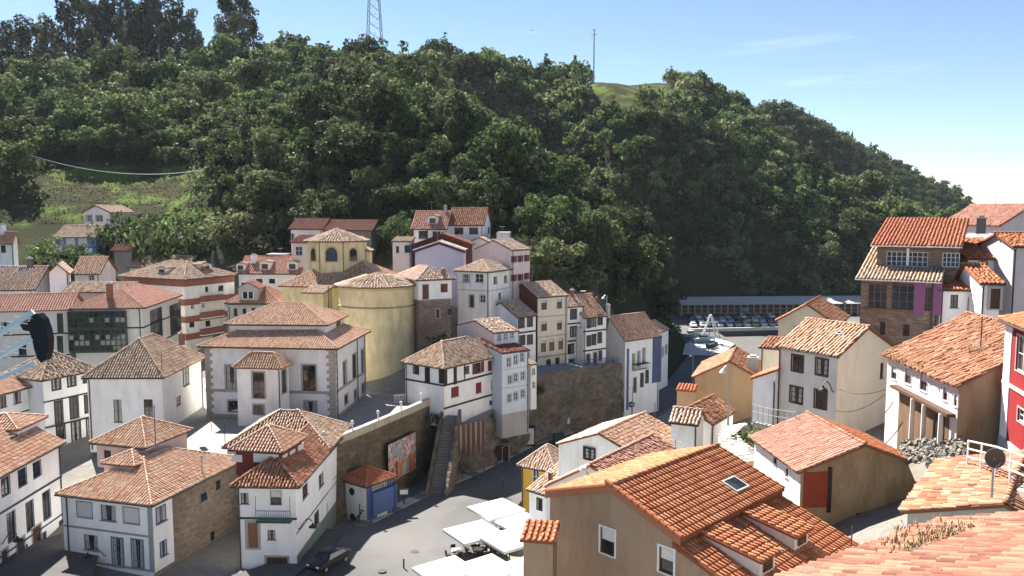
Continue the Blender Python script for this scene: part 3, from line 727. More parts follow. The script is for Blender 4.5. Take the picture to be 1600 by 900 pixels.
v_ = nd(nt, 'ShaderNodeAttribute', attribute_name='village'); pav = mix(nt, n1, (.16,.15,.13), (.34,.32,.29)); pav = mix(nt, .4, pav, ramp(nt, n2, [(.3,(.5,.5,.5)),(.7,(1,1,1))]), 'MULTIPLY')
nt.links.new(mix(nt, v_.outputs['Fac'], mix(nt, a_.outputs['Fac'], wood, gra), pav), b.inputs['Base Color']); b.inputs['Roughness'].default_value = 1; b.inputs['Specular IOR Level'].default_value = .05
bump(nt, b, n2, .8, .4)
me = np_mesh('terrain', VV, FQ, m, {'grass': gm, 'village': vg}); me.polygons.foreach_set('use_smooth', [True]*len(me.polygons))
ter = bpy.data.objects.new('terrain', me); col.objects.link(ter); tag(ter, kind='structure')
# sea, to the horizon
m, nt, b = new_mat('sea_water'); b.inputs['Base Color'].default_value = (.03,.08,.13,1); b.inputs['Roughness'].default_value = .25; b.inputs['Specular IOR Level'].default_value = .5
bump(nt, b, noise(nt, .15, 4, .6, 'World'), .5, .5)
mb = MB(); S = 45000; mb.add([(-S,-2000,-1.6),(S,-2000,-1.6),(S,S,-1.6),(-S,S,-1.6)], [(0,1,2,3)]); tag(mb.build('sea', m), kind='structure')
# street and plaza
def resample(L, n):
    P = [Vector(p) for p in L]; ds = [0]
    for i in range(1, len(P)): ds.append(ds[-1]+(P[i]-P[i-1]).length)
    out = []
    for k in range(n):
        t = ds[-1]*k/(n-1); i = max(j for j in range(len(ds)) if ds[j] <= t+1e-9); i = min(i, len(P)-2)
        out.append(P[i].lerp(P[i+1], (t-ds[i])/(ds[i+1]-ds[i])))
    return out
def strip(name, A, B, n, m_, mat, dz=0.0):
    A, B = resample(A, n), resample(B, n); mb = MB()
    vs = [A[i].lerp(B[i], j/m_)+Vector((0,0,dz)) for i in range(n) for j in range(m_+1)]
    w = m_+1; mb.add(vs, [(i*w+j, i*w+j+1, (i+1)*w+j+1, (i+1)*w+j) for i in range(n-1) for j in range(m_)])
    return mb.build(name, mat)
m, nt, b = new_mat('street_asphalt'); n1 = noise(nt, .25, 6, .6, 'World'); n2 = noise(nt, 9, 3, .7, 'World'); n3 = noise(nt, .05, 3, .5, 'World')
c = mix(nt, n1, (.09,.088,.084), (.135,.132,.126)); c = mix(nt, ramp(nt, n3, [(.45,(0,0,0)),(.6,(1,1,1))]), c, (.15,.145,.138))
nt.links.new(mix(nt, .3, c, ramp(nt, n2, [(.3,(.6,.6,.6)),(.7,(1,1,1))]), 'MULTIPLY'), b.inputs['Base Color']); b.inputs['Roughness'].default_value = .9
pt = nd(nt, 'ShaderNodeTexVoronoi', feature='F1'); pt.inputs['Scale'].default_value = .22; gp = nd(nt, 'ShaderNodeNewGeometry'); nt.links.new(gp.outputs['Position'], pt.inputs['Vector'])
sp_ = nd(nt, 'ShaderNodeSeparateColor'); nt.links.new(pt.outputs['Color'], sp_.inputs[0]); old = b.inputs['Base Color'].links[0].from_socket
nt.links.new(mix(nt, .5, old, ramp(nt, sp_.outputs[0], [(.0,(.72,.72,.72)),(1,(1,1,1))]), 'MULTIPLY'), b.inputs['Base Color'])
STREETM = m
tag(strip('street', STREET_L, STREET_R, 60, 10, m), kind='structure')
lane_m = plaster((.11,.105,.10), .6)
tag(strip('lane', [(-62,52,4.6),(-50,60,4.3),(-40.5,73,4.15),(-41,82,4.4),(-44,96,5.5),(-50,108,8.5)], [(-40,50,4.6),(-32.5,58,4.0),(-37.5,72,4.15),(-38.6,84,4.4),(-38,97,5.5),(-44,109,8.5)], 40, 6, lane_m, .25), kind='structure')
tag(strip('pavement', [(-24,66,2.95),(-20,70,2.9),(-19.5,78,2.3)], [(-19.5,63,2.9),(-17.4,70,2.8),(-16.7,78,2.0)], 20, 5, lane_m, .1), kind='structure')
# quay
mb = MB(); CQ = plaster((.55,.53,.50), .4)
qp = [(44,194),(53,196),(57.5,204),(58,226),(152,238.5),(152,266),(46,266),(47,230)]
mb.add([(x,y,0.06) for x,y in qp]+[(x,y,-3) for x,y in qp], [tuple(range(len(qp)))]+[(i, i+len(qp), (i+1) % len(qp)+len(qp), (i+1) % len(qp)) for i in range(len(qp))])
tag(mb.build('quay', STREETM), kind='structure')
# ------------------------------------------------------------------ houses, lower left
V = house('village_house', 'white three-storey house with blue-plinthed ground floor along the lane, bottom left corner', C=(-80,788), d=58.4, Rt=(103,690), L1=9, z0=2.5, roof='gable2', rise=2.4, tiles='mid', wall=WHITE,
  wins=[('R',9,760,13,28,'wn'),('R',35,746,13,27,'wn'),('R',58,733,12,25,'wn'),('R',18,823,12,46,'wn'),('R',47,806,12,46,'wn'),('R',73,789,12,45,'wn'),('R',33,862,12,42,'db'),('R',58,842,13,40,'db'),('R',8,878,10,40,'db')])
V.band('R', 50, 772, .18, .06, FR['navy']); V.band('R', 50, 836, .14, .05, FR['navy']); V.gutter('R'); V.pipe('R', .985)
zb = V.sz('R', 75, 842)[1]
for (s0, s1) in ((0,.62),(.70,.80),(.90,1)): V.fbox('R', V.L2*s0, V.L2*s1-.5, V.z0, zb+.9, .025, FR['navy'], 'plinth')
A = Vol(V.root, C=(28,672), d=71.5, uL=-60, L2=5, yaw=math.degrees(V.a), z0=11, roof='hip', rise=.9, tiles='mid', wall=WHITE, ov=.25, wins=[('R',20,692,9,20,'wn'),('F',4,703,12,22,'wn')])
V = house('village_house', 'white house with brown windows and small orange roof at the left edge above the lane', C=(-40,628), d=84, Rt=(52,603), L1=7, z0=4, roof='gable2', rise=1.4, tiles='mid', wins=[('R',5,628,10,18,'wb'),('R',27,621,12,19,'wb'),('R',20,661,16,14,'wb'),('R',-15,668,12,20,'wb')])
V.band('R', 30, 645, .15, .05, FR['dark']); V.fbox('R', V.L2-1.4, V.L2-.9, 4, V.sz('R',45,645)[1], .04, QUOIN, 'pilaster')
V = house('village_house', 'tall white lane house with black framed windows under a lumpy old tiled roof', C=(64,595), d=90, L=(3,573), Rt=(156,572), z0=3.5, roof='hip', rise=2.6, tiles='old', jit=.05, ov=.55,
  wins=[('R',88,600,12,18,'wdt'),('R',112,595,11,17,'wdt'),('R',135,593,9,9,'wdt'),('R',92,644,11,33,'wdt'),('R',116,637,11,33,'wdt'),('R',138,631,10,27,'wdt'),('R',95,676,12,21,'wdt'),('R',119,675,12,34,'wdt'),('R',141,669,10,31,'wdt'),('R',109,716,7,10,'wd'),('R',122,712,9,18,'db'),('R',144,707,9,20,'dt')])
V.band('R', 100, 622, .16, .08, FR['dark']); V.band('R', 100, 661, .12, .3, FR['dark'], 'balcony_slab'); V.band('R', 100, 700, .12, .06, FR['dark']); V.pipe('R', .98)
zb = V.sz('R', 120, 722)[1]; V.fbox('R', 0, V.L2-1.2, 3.5, zb+1.2, .03, BROWNP, 'plinth')
V = house('village_house', 'plain cream house with wide striped hip roof beside the grand white building', C=(256,590), d=88, L=(127,587), Rt=(322,545), z0=7, roof='hip', rise=3.6, tiles='old', wall=WHITE2, ov=.4,
  wins=[('F',184,642,13,36,'wb'),('F',232,642,14,35,'wb'),('R',290,584,9,36,'wb'),('R',279,626,7,15,'wb')])
V.pipe('F', .03); V.pipe('R', .97); V.pole(253,580,2.2); V.gutter('F'); V.chimney(284,532,.5,.5,.8)
# grand white building
V = house('grand_house', 'grand white two-storey building with stone corners and raised attic storey on the terrace', cat='building', C=(527,545), d=93, L=(308,541), Rt=(579,516), z0=7.5, roof='hip', rise=3.0, tiles='mid', wall=WHITE2, ov=.6, jit=.01,
  wins=[('F',362,591,18,38,'wbs'),('F',483,591,20,40,'wbs'),('F',485,635,18,16,'wbs'),('F',365,635,16,16,'wbs'),('R',539,584,6,38,'wbs'),('R',554,572,6,38,'wbs'),('R',567,564,5,36,'wbs'),('R',541,624,5,14,'wbs'),('R',556,616,5,15,'wbs'),('R',568,607,5,15,'wbs')])
PAL = V
for f, t in (('F',0),('F',1),('R',0),('R',1)): V.quoins(f, t, .95 if f == 'F' else .7, QUOIN, 9)
V.band('FR', 480, 613, .35, .05, QUOIN); V.band('FR', 480, 656, .9, .05, QUOIN, 'plinth'); V.gutter('FR'); V.pipe('R', .06); V.pipe('R', .7)
A = Vol(V.root, C=(513,508), d=96.6, L=(350,507), Rt=(545,493), z0=17.5, roof='hip', rise=2.1, tiles='mid', wall=WHITE2, ov=.5, wins=[('F',386,520,19,9,'wd'),('F',477,521,27,9,'wd'),('R',529,506,7,10,'wd')]); A.gutter('F')
A = Vol(V.root, C=(440,576), d=90.2, L=(363,573), Rt=(457,566), z0=8, roof='hip', rise=1.5, tiles='mid', wall=WHITE2, ov=.35, wins=[('F',404,602,18,40,'wbs'),('R',444,596,7,36,'wbs'),('F',404,640,16,15,'wbs')]); A.pipe('F', .98)
# bottom left pair
V = house('village_house', 'white corner house with teal doors, blue windows and rubble stone flank, hip roofed', C=(237,790), d=65, L=(86,776), Rt=(375,727), L2=13.3, z0=1.5, roof='hip', rise=2.1, tiles='mid', ov=.35, wall=WHITE, walls={'R': STONE},
  wins=[('F',132,797,23,24,'wg'),('F',169,802,24,24,'wbl'),('F',205,806,24,25,'wg'),('F',142,848,22,24,'wb'),('F',184,863,17,44,'dt'),('F',215,866,17,44,'dt'),('R',319,776,10,14,'wbl'),('R',341,758,7,14,'wd'),('R',303,888,7,22,'wr'),('R',345,856,6,22,'wr'),('R',332,838,6,14,'wd')])
D1 = V
GT = plaster((.30,.34,.34), .3); za = V.sz('F', 237, 840)[1]; zc = V.sz('F', 237, 893)[1]
V.band('F', 237, 839, .16, .06, GT); V.band('F', 237, 892, .16, .08, GT)
sR = V.sz('R', 270, 830)[0]; V.fbox('R', -.0, sR, zc-.1, V.C.z+.05, .06, WHITE, 'rendered_bay'); V.fbox('R', 0, V.L2-1, V.z0, V.sz('R',300,872)[1], .08, WHITE2, 'rendered_base')
A0, B0, n0 = V.face['R']; dR = (B0-A0).normalized()
for (u, v, w, h) in ((250,803,16,26),(254,856,11,24)):
    s0, z = V.sz('R', u, v); a, b2 = V.sz('R', u-w/2, v)[0], V.sz('R', u+w/2, v)[0]; hh = h/FPX*66
    fr, pa, ex, ww, hh = window_meshes(b2-a, hh, 'wbl'); o = link_mesh('window', fr, V.root, (A0+dR*s0+n0*.2)+Vector((0,0,z-hh/2)), math.atan2(dR.y, dR.x))
    for nm, me in [('pane', pa)]+list(ex): c = bpy.data.objects.new(nm, me); col.objects.link(c); c.parent = o
V.fbox('F', (V.face['F'][1]-V.face['F'][0]).length-.35, (V.face['F'][1]-V.face['F'][0]).length+.09, zc, V.C.z, .09, GT, 'corner_pilaster')
V.pipe('F', .06); V.pipe('R', .97); V.gutter('FR'); V.flue(316,740,1.5); V.pole(243,690,3.2)
A = Vol(V.root, C=(228,700), d=71.8, L=(140,691), L2=6.5, yaw=math.degrees(V.a), z0=10, roof='hip', rise=1.8, tiles='mid', ov=.4, wall=PINKW, wins=[('F',168,712,11,16,'wd')]); A.gutter('F')
A = Vol(V.root, C=(210,729), d=69.5, L=(157,723), L2=5, yaw=math.degrees(V.a), z0=9, roof='hip', rise=.8, tiles='mid', ov=.2, wall=PINKW)
V = house('village_house', 'white balconied house with green base and red attic, curved steps at its door', C=(467,761), d=68, L=(360,764), Rt=(541,701), z0=1.5, roof='hip', rise=1.9, tiles='worn', ov=.45, wall=WHITE, jit=.03,
  wins=[('F',382,779,13,17,'wb'),('F',431,778,17,22,'bl'),('F',395,836,16,40,'dw'),('F',424,836,12,15,'wb'),('F',433,884,34,28,'db'),('R',477,767,9,20,'wb'),('R',502,750,8,20,'wb'),('R',523,736,6,18,'wb'),('R',495,810,8,23,'wb'),('R',514,793,7,21,'wb'),('R',525,782,4,20,'wb'),('R',490,853,7,18,'wd'),('R',508,838,6,16,'wd')])
D2 = V
zg = V.sz('R', 470, 860)[1]; V.fbox('R', -.03, V.L2, V.z0, zg, .04, GREENB, 'green_base'); V.band('R', 480, 812, .1, .04, FR['green'], face0='R')
V.band('F', 420, 810, .18, .06, FR['green']); V.gutter('FR'); V.pipe('F', .02)
s0 = V.sz('F', 405, 800)[0]; s1 = V.sz('F', 458, 800)[0]; zb = V.sz('F', 430, 810)[1]
fl = V.fbox('F', s0, s1, zb-.1, zb+.08, .9, FR['green'], 'balcony_floor')
F0, F1, fn = V.face['F']; fd = (F1-F0).normalized()
rb = MB(); P0 = F0+fd*s0+fn*.85; P1 = F0+fd*s1+fn*.85
rb.tube([P0+Vector((0,0,zb+1)), P1+Vector((0,0,zb+1))], .035, 5); rb.tube([P0+Vector((0,0,zb+.15)), P1+Vector((0,0,zb+.15))], .025, 5); rb.build('balcony_rail', FR['teal'], V.root)
for i in range(17):
    k = MB(); q = P0.lerp(P1, i/16); k.tube([q+Vector((0,0,zb+.1)), q+Vector((0,0,zb+(2.3 if i in (0,16) else 1)))], .03 if i in (0,16) else .015, 4); k.build('baluster', FR['teal'], V.root)
A = Vol(V.root, C=(441,707), d=70.2, L=(357,705), Rt=(481,686), z0=10, roof='hip', rise=1.6, tiles='mid', ov=.45, wall=WHITE, walls={'F': FR['red'], 'R': FR['red']}); A.pole(352,700,2.6); A.gutter('F')
for (f, u0, v0, u1, v1) in (('F',362,710,379,722),('F',396,708,436,724),('R',441,712,449,724),('R',452,706,461,718),('R',465,697,474,709)): A.pbox(f, u0, v0, u1, v1, .05, FR['white'], 'panel')
A = Vol(D2.root, C3=tuple(D2.P(.02,10.4,.25)), L1=11.0, L2=9.0, yaw=math.degrees(D2.a), z0=2, roof='hip', rise=2.7, tiles='old', ov=.4, wall=WHITE, jit=.035); A.antenna(372,664,1.6); A.pole(330,670,1.8)
# kiosk
V = house('blue_kiosk', 'small two-storey white and blue kiosk with round windows below the terrace wall', cat='kiosk', C=(572,761), d=81, L=(528,745), Rt=(619,741), z0=.8, roof='hip', rise=1.2, tiles='red', wall=WHITE, walls={'R': BLUEW}, ov=.35,
  wins=[('R',593,760,24,12,'woodw'),('R',596,812,13,22,'wht')])
for (u, v) in ((550,768),(551,808)):
    s0, z = V.sz('F', u, v); a, b2, n = V.face['F']; P0 = a+(b2-a).normalized()*s0+n*.02; P0.z = z
    mb = MB(); x = (b2-a).normalized(); rim = [P0+(x*math.cos(t)+Vector((0,0,1))*math.sin(t))*.36 for t in np.linspace(0, 2*math.pi, 17)]
    mb.tube(rim, .06, 5, False); ro = mb.build('porthole', FR['dark'], V.root); g = MB(); g.poly(*[P0+(x*math.cos(t)+Vector((0,0,1))*math.sin(t))*.35 for t in np.linspace(0, 2*math.pi, 16, endpoint=False)]); g.build('pane', GLASS, ro)
V.pbox('R', 578, 770, 616, 790, .5, BLUEW, 'blue_gallery')
a, b2, n = V.face['R']
for t in (.02, .98):
    mb = MB(); q = a+(b2-a)*t+n*.55; mb.tube([q+Vector((0,0,.8)), q+Vector((0,0,V.C.z))], .07, 6); mb.build('post', FR['blue'], V.root)
st = MB(); q0 = a-n*.1+V.e2*-.9   # small spiral stair at the corner
for k in range(12): 
    t = k*.5; st.box(q0+Vector((0,0,.9+k*.2)), (.6*math.cos(t), .6*math.sin(t), 0), (-.18*math.sin(t), .18*math.cos(t), 0), (0,0,.05))
st.tube([q0+Vector((0,0,.8)), q0+Vector((0,0,3.8))], .05, 6); st.build('spiral_stair', FR['dark'], V.root)
# ------------------------------------------------------------------ church
ch = empty('church', tuple(at(590,612,112)), 'large yellow church with rounded apse and mottled tiled roof behind the grand building', 'church')
cc = at(590, 452, 117.5); rad = 5.6; zt = 34-(450-330)/FPX*112; z0 = 7.5
mb = MB(); mb.lathe((cc.x, cc.y, 0), [(rad, z0), (rad, zt+.2)], 40); aps = mb.build('apse_wall', YELLOW, ch, smooth=False)
mb = MB(); mb.lathe((cc.x, cc.y, 0), [(rad+.02, zt-3.0), (rad+.12, zt-2.95), (rad+.12, zt-2.8), (rad+.02, zt-2.75)], 40); mb.build('string_course', plaster((.40,.33,.18), .5), ch)
mb = MB(); mb.lathe((cc.x, cc.y, 0), [(rad+.05, zt-.45), (rad+.35, zt-.15), (rad+.35, zt+.05), (rad+.05, zt+.1)], 40); mb.build('cornice', plaster((.55,.46,.27), .5), ch)
n = 24; ap = Vector((cc.x, cc.y, zt+1.9)); ring = [Vector((cc.x+(rad+.55)*math.cos(2*math.pi*k/n), cc.y+(rad+.55)*math.sin(2*math.pi*k/n), zt+.05)) for k in range(n)]
roof_from(ch, [[ring[k], ring[(k+1) % n], ap] for k in range(n)], [], 'old', .1, .30, .42, .03, 0, 1.3)
yw = 10
V = Vol(ch, C=(606,450), d=118.6, L=(434,441), L2=13.5, yaw=yw, z0=z0, roof='hip', rise=3.7, tiles='mid', ov=.45, wall=YELLOW, jit=.04)
Vol(ch, C=(506,458), d=114.3, L1=3.6, L2=4, yaw=yw, z0=z0, roof='shedF', rise=.7, tiles='pale', ov=.3, wall=YELLOW, jit=.04)
for (u, dd) in ((534,115.2),(513,114.2),(649,117)):
    mb = MB(); p = at(u, 455, dd-.2); mb.tube([(p.x, p.y, zt), (p.x, p.y, z0+1)], .07, 6); mb.build('downpipe', PIPE, ch)
lt = empty('lantern_tower', tuple(at(527,415,128)), 'octagonal yellow lantern tower with dark arched windows behind the church roof', 'tower')
lc = at(527, 376, 128); lr = 4.7; lz = lc.z; n = 8
mb = MB(); pr = [(lr, 14), (lr, lz)]
vs = [(lc.x+lr*math.cos(2*math.pi*(k+.5)/n), lc.y+lr*math.sin(2*math.pi*(k+.5)/n), z) for z in (14, lz) for k in range(n)]
mb.add(vs, [(k, (k+1) % n, (k+1) % n+n, k+n) for k in range(n)]); mb.build('wall', YELLOW, lt)
ap = Vector((lc.x, lc.y, lz+1.9)); rg = [Vector((lc.x+(lr+.5)*math.cos(2*math.pi*(k+.5)/n), lc.y+(lr+.5)*math.sin(2*math.pi*(k+.5)/n), lz)) for k in range(n)]
roof_from(lt, [[rg[k], rg[(k+1) % n], ap] for k in range(n)], [(rg[k], ap) for k in (3,4,5,6,7)], 'old', .12, .32, .45, .04, 0, 1.3)
apo = lr*math.cos(math.pi/8)
for k, w in ((-90,.95),(-135,.75),(-45,.75)):
    t = R(k); nn = Vector((math.cos(t), math.sin(t), 0)); x = Vector((-nn.y, nn.x, 0)); c0 = Vector((lc.x, lc.y, 0))+nn*(apo+.03)
    pts = [(-w,-1.1),(w,-1.1)]+[(w*math.cos(a), .25+w*math.sin(a)) for a in np.linspace(0, math.pi, 9)]
    zc = lz-2.0; g = MB(); g.poly(*[c0+x*px+Vector((0,0,zc+pz)) for px, pz in pts]); wo = g.build('arched_window', GLASS, lt)
    f = MB(); lp = [c0+x*px+nn*.02+Vector((0,0,zc+pz)) for px, pz in pts]; f.tube(lp+[lp[0]], .09, 4, False); f.build('surround', plaster((.60,.48,.28), .4), wo)
for k in (-67.5,-112.5):
    t = R(k); mb = MB(); p = Vector((lc.x+(lr+.08)*math.cos(t), lc.y+(lr+.08)*math.sin(t), 0)); mb.tube([p+Vector((0,0,lz)), p+Vector((0,0,16))], .07, 6); mb.build('downpipe', BRICKW, lt)
Vol(lt, C=(576,393), d=128, L1=2.5, L2=5, yaw=0, z0=14, roof='shedR', rise=1.0, tiles='old', ov=.3, wall=YELLOW)
# ------------------------------------------------------------------ left, middle distance
V = house('gallery_building', 'cream apartment building with dark green glazed galleries and red chimney', cat='building', C=(226,481), d=114, L=(107,484), Rt=(285,466), z0=8, roof='hip', rise=2.3, tiles='pink', wall=OFFW, ov=.5, jit=.008,
  wins=[('R',245,511,20,58,'gal2'),('R',274,497,17,46,'gal2')])
V.band('FR', 215, 512, .2, .06, FR['dark']); V.band('FR', 215, 546, .2, .06, FR['dark']); V.chimney(172,468,.7,.7,2.3,BRICKW); V.gutter('FR')
s0 = V.sz('F', 110, 510)[0]; s1 = V.sz('F', 199, 510)[0]; z1 = V.sz('F', 150, 486)[1]; zb = V.sz('F', 150, 548)[1]
F0, F1, fn = V.face['F']; fd = (F1-F0).normalized()
V.fbox('F', s0, s1, zb, z1, .7, GLASS, 'gallery_glass')
mw = MB()
for i in range(12):
    x = F0+fd*(s0+(s1-s0)*i/11)+fn*.7; mw.box(x-fd*.05+Vector((0,0,zb)), fd*.1, fn*.06, (0,0,z1-zb))
for j in range(8):
    x = F0+fd*s0+fn*.7; z = zb+(z1-zb)*j/7; mw.box(x+Vector((0,0,z-.05-(.12 if j in (0,4) else 0))), fd*(s1-s0), fn*(.09 if j in (0,4) else .05), (0,0,.1+(.24 if j in (0,4) else 0)))
mw.build('gallery_frame', FR['green'], V.root)
pn = plain('gallery_panel', (.30,.30,.27), .5)
for i in range(11):
    for j in (1, 2, 5):
        if random.random() < .6:
            k = MB(); x = F0+fd*(s0+(s1-s0)*(i+.12)/11)+fn*.7; k.box(x+Vector((0,0,zb+(z1-zb)*(j+.12)/7)), fd*((s1-s0)*.76/11), fn*.02, (0,0,(z1-zb)*.76/7)); k.build('panel', pn, V.root)
A = Vol(V.root, C=(112,484), d=113.6, uL=-70, L2=8, yaw=-14, z0=8, roof='gable1', rise=2.0, tiles='pink', wall=OFFW, ov=.5, jit=.008, wins=[('F',94,505,10,32,'gal2'),('F',94,540,10,30,'gal2'),('F',67,502,8,12,'wd'),('F',35,545,12,20,'wd'),('F',8,512,12,16,'wd'),('F',40,506,10,14,'wd'),('F',65,545,10,16,'wd')])
A.band('F', 60, 522, .2, .06, FR['dark']); A.band('F', 60, 556, .2, .06, FR['dark'])
# brick and white flats
V = house('apartment_block', 'apartment block striped with brick red and white bands and balconies', cat='building', C=(287,437), d=136, yaw=27, uL=185, uR=372, z0=8, roof='hip', rise=2.6, tiles='old', wall=WHITE2, ov=.5,
  wins=[('R',323,452,5,8,'wd'),('R',345,450,8,9,'wd'),('R',300,507,8,8,'wd'),('R',325,505,8,9,'wd'),('R',301,478,5,9,'w'),('R',318,476,5,9,'w'),('F',230,480,6,9,'wd'),('F',260,483,6,9,'wd'),('F',230,455,6,9,'wd'),('R',357,474,6,9,'wd')])
for (v, h) in ((443,1.2),(473,1.1),(500,1.1),(527,1.1)):
    V.band('FR', 290, v, h, .05, BRICKW, 'brick_band')
for (u0, u1, v) in ((312,346,468),(312,346,493),(312,346,519)):
    a_, z = V.sz('R', u0, v); b_, _ = V.sz('R', u1, v); V.fbox('R', a_, b_, z-.45, z+.5, .9, BRICKW, 'balcony'); V.fbox('R', a_-.03, b_+.03, z-.62, z-.45, .95, WHITE, 'balcony_slab')
V.dormer(253,427,2.2,.9,WHITE2,'old'); V.dormer(322,421,2.4,.9,WHITE2,'old','dark','R'); V.chimney(318,424,.6,.6,.9,BRICKW)
def back(label, **kw): kw.setdefault('jit', .03); return house('village_house', label, **kw)
V = back('low house with broad pinkish roof and white skylight at the far left', C=(56,453), d=126, uL=-90, L2=9, yaw=-4, z0=12, roof='gable1', rise=3.4, tiles='pale', wall=WHITE2); V.skylight(38,422,2.0,1.4); V.chimney(47,414,.7,.7,1.0,CONCD)
V = back('white gabled house tucked beside the broad pinkish roof', C=(108,428), d=127, uL=72, L2=9, yaw=-25, z0=12, roof='gable2', rise=1.6, tiles='pale', wall=WHITE); V.chimney(94,424,.5,.5,1.0,CONC)
V = back('small white house with neat orange slope behind the gallery building', C=(157,428), d=134, uL=111, L2=8, yaw=-6, z0=12, roof='gable1', rise=2.6, tiles='mid', wall=WHITE2, wins=[('F',143,434,8,8,'gr')])
V = back('low grey-roofed house between the gallery building and the striped flats', C=(205,456), d=124, uL=95, L2=6, yaw=-4, z0=12, roof='gable1', rise=1.2, tiles='old', wall=GREYP)
V = back('long grey-beige roof behind the striped flats, highest at the left', C=(292,418), d=150, uL=198, L2=9, yaw=4, z0=15, roof='gable1', rise=1.9, tiles='old', wall=GREYP)
V = back('small pale hip-roofed house behind the striped flats, beside the dormer house', C=(368,418), d=150, uL=300, L2=8, yaw=8, z0=15, roof='hip', rise=1.6, tiles='pale', wall=WHITE2); V.chimney(352,409,.5,.5,.8,CONC)
V = back('white house with two small roof dormers left of the church', C=(470,428), d=143, uL=368, L2=9, yaw=4, z0=12, roof='gable1', rise=2.8, tiles='pink', wall=WHITE, wins=[('F',405,439,10,7,'wd'),('F',425,439,9,7,'wd'),('F',381,446,8,9,'wd')]); V.dormer(414,422,1.9,1.4,WHITE2,'pink'); V.dormer(457,422,1.9,1.4,WHITE2,'pink'); V.dormer(376,423,1.6,1.2,WHITE2,'pink'); V.chimney(397,410,.9,.8,1.3,WHITE)
V = back('ornate grey townhouse with pedimented dormer between flats and church', C=(437,474), d=122, uL=350, L2=8, yaw=3, z0=8, roof='hip', rise=2.4, tiles='pink', wall=GREYP, ov=.35, wins=[('F',368,488,6,12,'wd'),('F',382,488,6,12,'wd'),('F',396,487,6,12,'wd'),('F',412,487,6,12,'wd')])
V.band('F', 390, 478, .3, .25, QUOIN, 'cornice'); V.dormer(388,470,3.0,1.9,GREYP,'pink','white',roofpitch=.6)
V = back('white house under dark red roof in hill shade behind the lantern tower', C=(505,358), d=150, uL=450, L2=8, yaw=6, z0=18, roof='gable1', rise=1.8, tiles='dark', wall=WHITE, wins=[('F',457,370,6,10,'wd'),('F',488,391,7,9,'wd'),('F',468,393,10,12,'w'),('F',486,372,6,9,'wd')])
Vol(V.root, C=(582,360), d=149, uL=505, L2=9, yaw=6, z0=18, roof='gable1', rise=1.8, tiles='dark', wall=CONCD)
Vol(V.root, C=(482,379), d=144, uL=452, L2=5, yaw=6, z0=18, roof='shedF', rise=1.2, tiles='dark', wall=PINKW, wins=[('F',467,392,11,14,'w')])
V = back('flat white shed at the hill foot left of the dark red roof', C=(448,397), d=148, uL=415, L2=5, yaw=2, z0=18, roof='flat', rise=.1, wall=WHITE2)
V = house('hill_house', 'white gabled cottage highest on the left meadow', C=(172,332), d=168, uL=126, L2=9, yaw=8, z0=25, roof='gable2', rise=1.5, tiles='pale', wall=WHITE, wins=[('F',139,341,10,10,'gr'),('F',155,341,10,10,'gr')]); Vol(V.root, C=(196,334), d=169, uL=172, L2=7, yaw=8, z0=25, roof='flat', rise=.1, wall=WHITE, wins=[('F',177,342,7,7,'gr')])
V = house('hill_house', 'blue cottage with white shutters on the meadow below the white cottage', C=(151,371), d=158, uL=82, L2=8, yaw=4, z0=20, roof='gable1', rise=2.3, tiles='pale', wall=plaster((.16,.22,.42), .2), wins=[('F',110,378,12,12,'wht'),('F',129,378,12,12,'wht')])
a, b2, n = V.face['F']; mb = MB(); mb.box(a+n*2.2+Vector((0,0,0))-(b2-a).normalized()*2+Vector((0,0,V.sz('F',110,393)[1])), (b2-a)+(b2-a).normalized()*2.5, n*.12, (0,0,.75)); mb.build('terrace_parapet', WHITE, V.root)
mb = MB(); mb.box(a+n*2.1-(b2-a).normalized()*2+Vector((0,0,18)), (b2-a)+(b2-a).normalized()*2.4, -n*4, (0,0,V.sz('F',110,393)[1]-18)); mb.build('terrace_base', CONC, V.root)
V = house('hill_house', 'white cottage with bright orange roof cut off by the left edge, below the meadow', C=(20,381), d=142, uL=-30, uR=33, yaw=25, z0=18, roof='gable1', rise=2.0, tiles='pink', wall=WHITE, wins=[('F',5,389,8,11,'wb')]); V.chimney(4,362,.9,.8,1.2,WHITE)
V = back('little dark-roofed hut among bushes at the hill foot', C=(207,392), d=152, uL=172, L2=4, yaw=0, z0=20, roof='gable1', rise=1.0, tiles='dark', wall=CONCD)
# ------------------------------------------------------------------ houses of the hill cluster, centre
V = back('white house with rust-brown tiles highest in the central cluster', C=(757,352), d=142, uL=698, L2=8, yaw=8, z0=24, roof='gable1', rise=3.0, tiles='worn', wall=WHITE, ov=.25, wins=[('F',717,361,11,9,'wbt'),('F',740,361,11,9,'wbt'),('R',764,360,3,9,'wd')])
V = back('house with half-shaded roof and dormer, left of the topmost white house', C=(699,358), d=141, uL=641, L2=8, yaw=8, z0=24, roof='gable1', rise=3.1, tiles='pink', wall=WHITE2, ov=.25, wins=[('F',661,367,14,12,'wd'),('F',682,366,12,9,'wd')]); V.dormer(676,350,1.8,1.3,WHITE2,'pink'); V.chimney(696,332,.5,.5,1.2,CONC); V.fbox('F', .0, .25, 24, V.C.z, .06, FR['dark'], 'post'); V.fbox('F', 2.6, 2.85, 24, V.C.z, .06, FR['dark'], 'post')
V = back('tiny white shed with two openings left of the purple gable', C=(643,377), d=133, uL=611, L2=4, yaw=4, z0=22, roof='shedF', rise=.6, tiles='pale', wall=WHITE2, ov=.2, wins=[('F',621,390,5,10,'wb'),('F',637,389,9,11,'wd')])
V = back('red-eaved gable standing behind the purple gable', C=(737,382), d=133, uL=643, L2=6, yaw=2, z0=22, roof='gable2', rise=1.8, tiles='dark', wall=DKRED, ov=.3)
V = back('lilac gabled house with dark blue bargeboards in the central cluster', C=(727,391), d=129, uL=645, L2=5, yaw=2, z0=18, roof='gable2', rise=1.45, tiles='pale', wall=LILAC, ov=.3)
